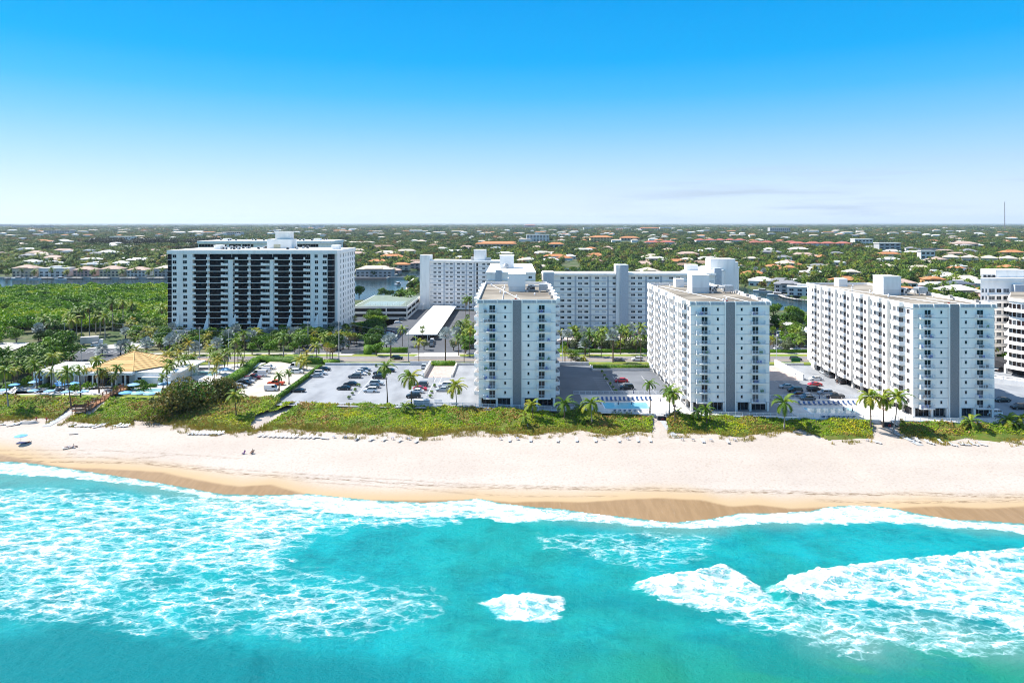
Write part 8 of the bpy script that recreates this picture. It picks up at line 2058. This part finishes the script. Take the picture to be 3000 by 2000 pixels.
q = MB(); q.box(0, 12, 0, 9, 0, .8); [q.box(x_, x_ + .4, .4, .8, .8, 3) for x_ in (1, 4, 7.6, 10.6)]; obj('terrace', q.mesh('terrace', WHITE2), t)
q = MB(); q.prism([(.5, .5), (11.5, .5), (11.5, 8.5), (.5, 8.5)], 3, 3.3); q.bar((6, 4.5, 3.3), (6, 4.5, 7), 5.2, 4, 0, .4); obj('roof', q.mesh('roof', ROOFW), t)
for i, (tl_, x, y, w, d, kd, wc, rc, rz_, lb) in enumerate((('e', 1270, 770, 26, 16, 'hip', 'cream', 'orange', -.1, 'cream house with a bright orange roof across the canal from the second tower'), ('e', 1345, 850, 22, 16, 'hip', 'white', 'white', -.35, 'white roofed house on the canal bank after the orange roofed one'), ('e', 1560, 860, 24, 15, 'hip', 'white', 'grey', -.35, 'pale grey roofed house on the canal bank'), ('e', 1640, 920, 20, 14, 'two', 'grey', 'grey', -.4, 'grey two storey house behind the moored boats'), ('e', 1790, 960, 24, 12, 'flat', 'white', 'white', -.4, 'modern white house with columns on the canal bank'), ('e', 1930, 755, 28, 12, 'hip', 'white', 'white', 0, 'long low white roofed house behind the canal houses'), ('f', 1215, 860, 17, 12, 'two', 'orange', 'orange', -.2, 'orange house with a terracotta roof next to the carport tower roof'), ('f', 1490, 930, 22, 14, 'two', 'cream', 'slate', 0, 'cream house with a dark slate hipped roof before the curved building'), ('f', 1070, 690, 24, 14, 'hip', 'white', 'beige', 0, 'house with a pale pyramid roof above a white canopy'), ('f', 1640, 730, 30, 14, 'L', 'white', 'slate', 0, 'white house with a dark roof below the townhouse row'), ('f', 1930, 740, 22, 14, 'hip', 'grey', 'grey', 0, 'grey hipped house near the picture edge behind the curved building'), ('f', 1510, 700, 20, 12, 'hip', 'pink', 'orange', 0, 'low house with a salmon roof below the townhouse row'), ('d', 1400, 560, 20, 14, 'hip', 'cream', 'brown', 0, 'brownish pyramid roofed house behind the lift shaft'), ('d', 2010, 640, 24, 16, 'L', 'cream', 'tan', 0, 'tan roofed house with chimney behind the second gallery block'), ('e', 420, 610, 26, 15, 'L', 'cream', 'orange', 0, 'orange brown roofed house over the roof of the gallery block'), ('e', 510, 660, 26, 14, 'hip', 'grey', 'brown', 0, 'dull brown roofed house just over the gallery block roof'), ('c', 500, 430, 60, 20, 'L', 'pink', 'brown', 0, 'large house with wide brown gabled roofs behind the basin trees'), ('d', 950, 590, 22, 16, 'hip', 'white', 'white', 0, 'white roofed house with dark gable by the small canal'), ('d', 1190, 545, 18, 14, 'hip', 'white', 'white', 0, 'white low house by the small canal'), ('c', 500, 610, 26, 14, 'hip', 'cream', 'orange', 0, 'orange roofed house among palms behind the basin'))):
 p = T(tl_, x, y, 3); house(p.x, p.y, kd, w, d, 6.4 if kd in ('two', 'flat') else 4.4, wc, rc, lb, nw=4, rz=rz_, name='villa')
def row(tl_, x, y, n, w, d, h, wc, rc, dy, tmpl, grp, rz=0.0):
 for i in range(n):
  p = T(tl_, x, y, 3); c, s = math.cos(rz), math.sin(rz)
  X_, Y_ = p.x + i * (w + 1.2) * c, p.y + i * (w + 1.2) * s + dy * i
  house(X_, Y_, 'hip', w, d, h, wc, rc, tmpl=tmpl, group=grp, rz=rz, nw=3, name='townhouse', cat='townhouse')
row('f', 1420, 590, 10, 20, 18, 8.5, 'cream', 'beige', -2, '{o} townhouse with a pale tiled roof in the long row, counted towards the picture edge', 'townhouses with pale roofs', rz=-.55)
row('e', 745, 375, 5, 26, 20, 11, 'white', 'red', 0, '{o} red roofed apartment house of the upper row, counted from the gallery block side', 'red roofed apartment houses')
row('e', 1370, 385, 4, 30, 20, 7, 'pink', 'red', 0, '{o} low red roofed house between the apartment houses', 'low red roofed houses')
row('e', 1850, 430, 4, 32, 20, 12, 'white', 'red', 0, '{o} red roofed apartment house nearest the carport tower', 'red roofed apartment houses by the carport tower')
row('e', 160, 400, 2, 36, 20, 10, 'white', 'red', 0, '{o} dull red roofed apartment house above the second gallery block', 'dull red roofed apartment houses')
for (tl_, x0, x1, y0, y1, wc, rc, fl, lb) in (('d', 755, 1015, 275, 345, 'white', 'white', 5, 'white block with rows of dark windows standing among distant trees'), ('a', 1615, 1825, 330, 380, 'white', 'white', 2, 'white two level villa before the dark pines'), ('a', 1260, 1505, 300, 345, 'white', 'white', 2, 'house with four white peaked roofs before the dark pines'), ('a', 135, 370, 165, 200, 'grey', 'grey', 3, 'striped grey office block on the hazy horizon'), ('a', 385, 590, 163, 205, 'grey', 'slate', 4, 'dark glazed office block next to the striped one'), ('a', 0, 125, 150, 180, 'grey', 'slate', 3, 'grey office block at the hazy picture edge'), ('a', 500, 800, 222, 265, 'grey', 'beige', 4, 'long plain grey block before the horizon offices'), ('b', 1690, 1780, 162, 195, 'white', 'white', 3, 'first white distant tower block beyond the roof of the banded building'), ('b', 1815, 1950, 158, 195, 'white', 'white', 3, 'second white distant tower block beyond the banded building'), ('e', 1592, 1825, 188, 238, 'grey', 'white', 3, 'grey office block with a white end on the distant plain'), ('f', 410, 615, 330, 385, 'white', 'white', 2, 'stepped white modern building among trees above the carport tower'), ('f', 690, 935, 378, 470, 'grey', 'white', 3, 'grey office block with ribbon windows above the carport tower'), ('f', 1170, 1330, 478, 545, 'white', 'white', 2, 'white framed open canopy building beyond the houses'), ('e', 105, 320, 190, 222, 'pink', 'orange', 1, 'long orange roofed school like building on the distant plain'), ('e', 330, 460, 182, 215, 'white', 'white', 1, 'white box building beside the distant orange roof'), ('d', 1410, 1520, 185, 215, 'white', 'white', 2, 'small white distant block near the horizon'), ('d', 730, 860, 155, 190, 'pink', 'red', 2, 'distant pink building rising above the trees'), ('d', 1490, 1750, 305, 345, 'yellow', 'orange', 2, 'yellow walled building with orange roofs among trees'), ('d', 1840, 2050, 312, 335, 'cream', 'orange', 1, 'long low salmon roof among trees'), ('c', 1060, 1500, 208, 225, 'white', 'white', 1, 'very long low white roof on the distant plain'), ('c', 1740, 2200, 385, 420, 'cream', 'orange', 1, 'long orange roof just over the first gallery block'), ('d', 1015, 1180, 388, 430, 'cream', 'orange', 1, 'bright orange roofed house in the middle distance'), ('d', 1720, 1950, 190, 215, 'white', 'white', 1, 'long white roof near the horizon'), ('f', 1170, 1420, 455, 480, 'grey', 'slate', 1, 'dark flat roof beside the white canopy'), ('b', 780, 1000, 240, 275, 'grey', 'beige', 2, 'grey building with a white roof over the banded building'), ('f', 1570, 1830, 385, 420, 'cream', 'tan', 1, 'long tan roof in the middle distance'), ('f', 2140, 2352, 490, 530, 'cream', 'orange', 2, 'ribbed orange roofed terrace at the picture edge')):
 p = T(tl_, x0, y1, 3); w = (x1 - x0) / 3.92 / F * p.y; h = (y1 - y0) / 3.92 / F * p.y
 name = 'office_block' if fl > 2 else 'far_building'
 t = thing(name, lb, 'building', (p.x, p.y, 3)); d = min(w * .5, 40)
 q = MB(); q.box(0, w, 0, d, 0, h * .88 + 4); obj('wall', q.mesh('wall', mat('house_wall_' + wc, HW[wc], scale=.4)), t); q = MB()
 zt = h * .88 + 4
 if rc in ('orange', 'red', 'tan', 'brown'): q.v = [(-2, -2, zt), (w + 2, -2, zt), (w + 2, d + 2, zt), (-2, d + 2, zt), (d / 2, d / 2, zt + min(5, d * .25)), (w - d / 2, d / 2, zt + min(5, d * .25))]; q.f = [(0, 1, 5, 4), (1, 2, 5), (2, 3, 4, 5), (3, 0, 4)]; q.m = [0] * 4
 else: q.box(-1, w + 1, -1, d + 1, zt, zt + 1.5)
 obj('roof', q.mesh('roof', mat('house_roof_' + rc, HR[rc], tuple(c * .78 for c in HR[rc]), scale=.6, rough=.85)), t)
 nw = min(10, max(3, int(w / 9)))
 for f in range(fl):
  for i in range(nw):
   q = MB(); ww, hh = w / nw * .6, zt / fl * .45; q.box(0, ww, -.15, 0, 0, hh); obj('window', cached(('bw', round(ww, 1), round(hh, 1)), lambda: q.mesh('window', GLASS)), t, (w * (i + .2) / nw, 0, zt * (f + .3) / fl))
t = thing('radio_mast', 'tall thin lattice mast on the horizon', 'mast', (4330, 6000, 3))
q = MB()
for a in (0, 2.1, 4.2): q.bar((4 * math.cos(a), 4 * math.sin(a), 0), (2.2 * math.cos(a), 2.2 * math.sin(a), 245), 1.0, 4)
for i in range(24):
 for a in (0, 2.1, 4.2): q.bar((3.4 * math.cos(a), 3.4 * math.sin(a), i * 10), (3.2 * math.cos(a + 2.1), 3.2 * math.sin(a + 2.1), i * 10 + 10), .6, 3)
obj('lattice', q.mesh('lattice', mat('mast_steel', (0.18, 0.17, 0.18))), t)
def boat(p, rz, L_, label, m=None):
 t = thing('motor_boat', label, 'boat', p, rz); q = MB(); W_ = L_ * .16
 st = [(-L_ / 2, W_ * .9), (0, W_), (L_ * .3, W_ * .7), (L_ / 2, .05)]
 for (x0, w0), (x1, w1) in zip(st[:-1], st[1:]):
  q.quad((x0, -w0 * .8, 0), (x1, -w1 * .8, 0), (x1, -w1, 1.3), (x0, -w0, 1.3)); q.quad((x1, w1 * .8, 0), (x0, w0 * .8, 0), (x0, w0, 1.3), (x1, w1, 1.3)); q.quad((x0, -w0, 1.3), (x1, -w1, 1.3), (x1, w1, 1.3), (x0, w0, 1.3))
 q.quad((-L_ / 2, W_ * .7, 0), (-L_ / 2, -W_ * .7, 0), (-L_ / 2, -W_ * .9, 1.3), (-L_ / 2, W_ * .9, 1.3)); obj('hull', q.mesh('hull', m or paint('white', WHT)), t)
 q = MB(); q.box(-L_ * .2, L_ * .15, -W_ * .6, W_ * .6, 1.3, 2.6); obj('cabin', q.mesh('cabin', CG), t); q = MB(); q.box(-L_ * .25, L_ * .12, -W_ * .65, W_ * .65, 2.6, 2.75); obj('cabin_roof', q.mesh('cabin_roof', FRAME), t)
for i, (tl_, x, y, rz_, L_, lb) in enumerate((('a', 220, 775, 0, 15, 'white motor boat moored before the modern white mansion'), ('a', 410, 775, 0, 12, 'smaller white boat next to the modern white mansion dock'), ('a', 700, 780, 0, 12, 'low white boat moored before the pink mansion'), ('e', 1510, 920, -.5, 16, 'white yacht moored before the white roofed canal house'), ('e', 1690, 965, -.5, 17, 'white yacht moored before the grey canal house'), ('e', 1420, 870, -.5, 11, 'small boat near the first canal house'), ('c', 850, 840, 1.2, 10, 'dark low boat moored in the middle of the basin'), ('c', 1000, 870, .2, 9, 'white boat by the pavilion terrace'), ('d', 1240, 590, 0, 10, 'white boat in the small canal'))):
 boat(T(tl_, x, y, 1.25), rz_, L_, lb)
pr_ = [T('e', 1640, 930, 2), T('e', 1760, 985, 2), T('e', 1900, 1010, 2), T('e', 2030, 1020, 2)]
t = thing('dock', 'long pale dock on piles along the canal before the modern white house', 'dock', (0, 0, 0))
for a, c in zip(pr_[:-1], pr_[1:]):
 e = (c - a).normalized(); s = Vector((-e.y, e.x, 0)) * 1.4; q = MB(); q.prism([(a - s)[:2], (c - s)[:2], (c + s)[:2], (a + s)[:2]], 2.2, 2.5); obj('deck', q.mesh('deck', PALE), t)
 for i in range(4): p = a.lerp(c, i / 4); obj('pile', cached('pile', None), t, (p.x - s.x, p.y - s.y, 1.2))
rg = random.Random(77); nrg = np.random.RandomState(77)
def in_water(x, y, pad=6):
 for w_ in WATERS.values():
  xs_ = np.array([x, x - pad, x + pad, x, x]); ys_ = np.array([y, y, y, y - pad, y + pad * 2])
  if inside(w_, xs_, ys_).any(): return True
 return False
BLD = [(-70, 60, 300, 470), (10, 150, 300, 420), (-250, -80, 300, 560), (140, 260, 240, 472)]
placed = [(o.location.x, o.location.y) for o in SC.objects if o.parent is None and o.get('category') in ('house', 'townhouse', 'building', 'small building')]
cnt = 0; tries = 0
while cnt < 250 and tries < 9000:
 tries += 1
 Y = 470 + 1500 * rg.random() ** 1.35; X = rg.uniform(-.82, .82) * Y
 if Y < 745 and X < 95: continue
 if in_water(X, Y, 14) or any(a < X < b_ and c < Y < d for a, b_, c, d in BLD): continue
 sp = 27 if Y < 1000 else 34
 if any(abs(X - a) < sp and abs(Y - c) < sp * .8 for a, c in placed): continue
 placed.append((X, Y)); cnt += 1
 side = X / Y
 rc = rg.choice(('white', 'white', 'white', 'beige', 'tan', 'grey') if side < -.25 else ('tan', 'beige', 'orange', 'white', 'brown', 'tan', 'beige', 'white') if side < .3 else ('white', 'beige', 'tan', 'grey', 'orange', 'white'))
 wc = rg.choice(('white', 'white', 'cream', 'white', 'pink')); kd = rg.choice(('hip', 'L', 'two', 'flat') if rc == 'white' else ('hip', 'L', 'two'))
 w = rg.choice((16, 20, 24) if Y < 950 else (20, 26, 34)); d = rg.choice((12, 15, 18)); h = rg.choice((3.6, 4, 6.2)) if Y < 1100 else rg.choice((4, 6.2, 6.6))
 house(X, Y, kd, w, d, h, wc, rc, tmpl='{o} %s roofed house with %s walls on the plain, counted from the mangroves' % (rc, wc), group='houses on the plain', nw=3 if Y < 1000 else 2, rz=rg.choice((0, 0, .2, -.3, 1.57)))
HX = np.array(placed)
def free(x, y, rad=0):
 ok = np.ones(len(x), bool)
 for w_ in WATERS.values(): ok &= ~inside(w_, x, y)
 for a, b_, c, d in BLD: ok &= ~((x > a) & (x < b_) & (y > c) & (y < d))
 ok &= ~((y < 735) & (x < 20) & (x / y < -.30))
 if rad:
  for hx, hy in HX[(HX[:, 1] < 2200)]: ok &= ~((np.abs(x - hx - 10) < rad + 9) & (np.abs(y - hy - 4) < rad + 7) | ((np.abs(x - hx - 10) < 8) & (y < hy) & (y > hy - 16)))
 return ok
n = 5000; y = 430 + 420 * nrg.rand(n); x = nrg.uniform(-.80, .80, n) * y; ok = free(x, y, 2); x, y = x[ok], y[ok]
o_ = np.argsort(y); x, y = x[o_], y[o_]
sel = np.zeros(len(x), bool); taken = []
grid_ = {}
for i in range(len(x)):
 k = (int(x[i] // 7), int(y[i] // 9))
 if k in grid_: continue
 grid_[k] = 1; sel[i] = True
x, y = x[sel], y[sel]
idx = nrg.permutation(len(x))[:560]; mid = np.zeros(len(x), bool); mid[idx[:290]] = True
for i in np.where(mid)[0]:
 r = rg.random(); p = (x[i], y[i], 3.0)
 if r < .45: kd = rg.choice(('coco', 'royal', 'fan')); simple_palm(KN[kd], p, rg.uniform(6, 11), tmpl='{o} palm among the canal houses, counted from the mangroves', kindp=kd, s=1.35, seed=rg.randrange(99), group='palms among the canal houses')
 else: broadleaf('garden_tree', p, rg.uniform(2.5, 4), rg.choice(('broadleaf', 'bright', 'broadleaf')), rg.uniform(1.0, 1.7), tmpl='{o} garden tree among the canal houses, counted from the mangroves', seed=rg.randrange(9), group='garden trees among the canal houses')
rest = ~mid
M_ = lambda x_, y_, z_=0: np.stack([x_, y_, np.full(len(x_), 3.0) + z_], 1)
n = 19000; Y = 470 + 1200 * nrg.rand(n) ** .85; X = nrg.uniform(-.86, .86, n) * Y; ok = free(X, Y, 1.5); X, Y = X[ok], Y[ok]
dens = fbm(X, Y, 90, 201); ok = nrg.rand(len(X)) < .6 + .9 * (dens - .3); ok &= ~((X / Y < -.25) & (Y < 1000) & (nrg.rand(len(X)) < .5)); X, Y = X[ok], Y[ok]
scatter('suburban_trees', M_(X, Y, 0.6), CROWNS['suburb'], smin=.65, smax=1.45)['label'] = 'mass of trees between the houses of the plain'
n = 3200; Y = 480 + 900 * nrg.rand(n); X = nrg.uniform(-.82, .82, n) * Y; ok = free(X, Y, 1.5); X, Y = X[ok], Y[ok]
pm_ = palm_crown('cocoS', 15, 3.1, [M_PALM, M_DRYF], n=10, wid=.75, seed=0, dry=.08)
scatter('suburban_palms', np.stack([X, Y, 3 + nrg.uniform(6, 10, len(X))], 1), [pm_, palm_crown('royal', 15, 3.7, [M_PALM, M_DRYF], n=11, wid=.95, seed=0, top=1.2, low=-.8, droop=1.1, dry=.12)], smin=.9, smax=1.4)['label'] = 'heads of palms among the houses of the plain'
n = 15000; Y = 1400 + 3400 * nrg.rand(n) ** 1.1; X = nrg.uniform(-.9, .9, n) * Y
BB = [(o.location.x, o.location.y) for o in SC.objects if o.parent is None and o.get('category') == 'building']
ok = np.ones(len(X), bool)
for bx_, by_ in BB: ok &= ~((np.abs(X - bx_ - by_ * .02) < by_ * .03 + 15) & (Y < by_ + 30) & (Y > by_ - by_ * .14))
ok &= nrg.rand(n) < .45 + .9 * fbm(X, Y, 260, 205)
scatter('distant_groves', M_(X[ok], Y[ok], 1), CROWNS['grove'], smin=.6, smax=1.25)['label'] = 'groves of trees on the distant plain'
n = 5200; Y = 4500 + 16000 * nrg.rand(n) ** 1.2; X = nrg.uniform(-.95, .95, n) * Y
scatter('horizon_forest', M_(X, Y, 0), CROWNS['forest'], smin=.6, smax=1.5)['label'] = 'dark tree line reaching the horizon'
X = np.concatenate([nrg.uniform(-640, -330, 60), nrg.uniform(-1100, -750, 40)]); Y = np.concatenate([nrg.uniform(1250, 1350, 60), nrg.uniform(1700, 1820, 40)])
scatter('pine_wood', M_(X, Y, 4), CROWNS['pinegrove'], smin=.7, smax=1.1)['label'] = 'dark wood of pines behind the canal houses'
b_ = MB(); far_m = [mat('house_roof_white', None), mat('house_roof_beige', None), mat('house_roof_orange', None), mat('house_roof_grey', None)]
for i in range(420):
 Y = 1700 + 5200 * rg.random() ** 1.1; X = rg.uniform(-.85, .85) * Y
 w = rg.uniform(18, 34) * (1 + (Y > 3200) * rg.uniform(0, 1.6)); d = rg.uniform(12, 18); h = rg.uniform(6, 9.5) + (Y > 2600) * rg.uniform(2, 5); m_ = rg.choice((0, 0, 1, 1, 2, 3)); z = 3
 b_.box(X, X + w, Y, Y + d, z, z + h, 4); b_.v += [(X - 1, Y - 1, z + h), (X + w + 1, Y - 1, z + h), (X + w + 1, Y + d + 1, z + h), (X - 1, Y + d + 1, z + h), (X + d / 2, Y + d / 2, z + h + 2.4), (X + w - d / 2, Y + d / 2, z + h + 2.4)]
 k = len(b_.v) - 6; b_.f += [(k, k + 1, k + 5, k + 4), (k + 1, k + 2, k + 5), (k + 2, k + 3, k + 4, k + 5), (k + 3, k, k + 4)]; b_.m += [m_] * 4
o = obj('far_rooftops', b_.mesh('far_rooftops', far_m + [mat('house_wall_white', HW['white'])])); kind(o, 'stuff'); o['label'] = 'small pale roofs scattered over the distant plain'
# ------------------------------------------------------------ haze
def haze():
 m = bpy.data.materials.new('haze'); m.use_nodes = True; N = m.node_tree.nodes; L = m.node_tree.links
 N.clear(); o_ = N.new('ShaderNodeOutputMaterial'); v = N.new('ShaderNodeVolumePrincipled')
 v.inputs['Color'].default_value = (0.74, 0.86, 1.0, 1); v.inputs['Density'].default_value = 0.00003; v.inputs['Anisotropy'].default_value = 0.2
 L.new(v.outputs[0], o_.inputs['Volume'])
 q = MB(); q.box(-26000, 26000, -6500, 26000, -560, 270); h = obj('haze', q.mesh('haze', m)); kind(h, 'stuff'); h['label'] = 'pale blue air over the plain'
haze()
finish_ranks()
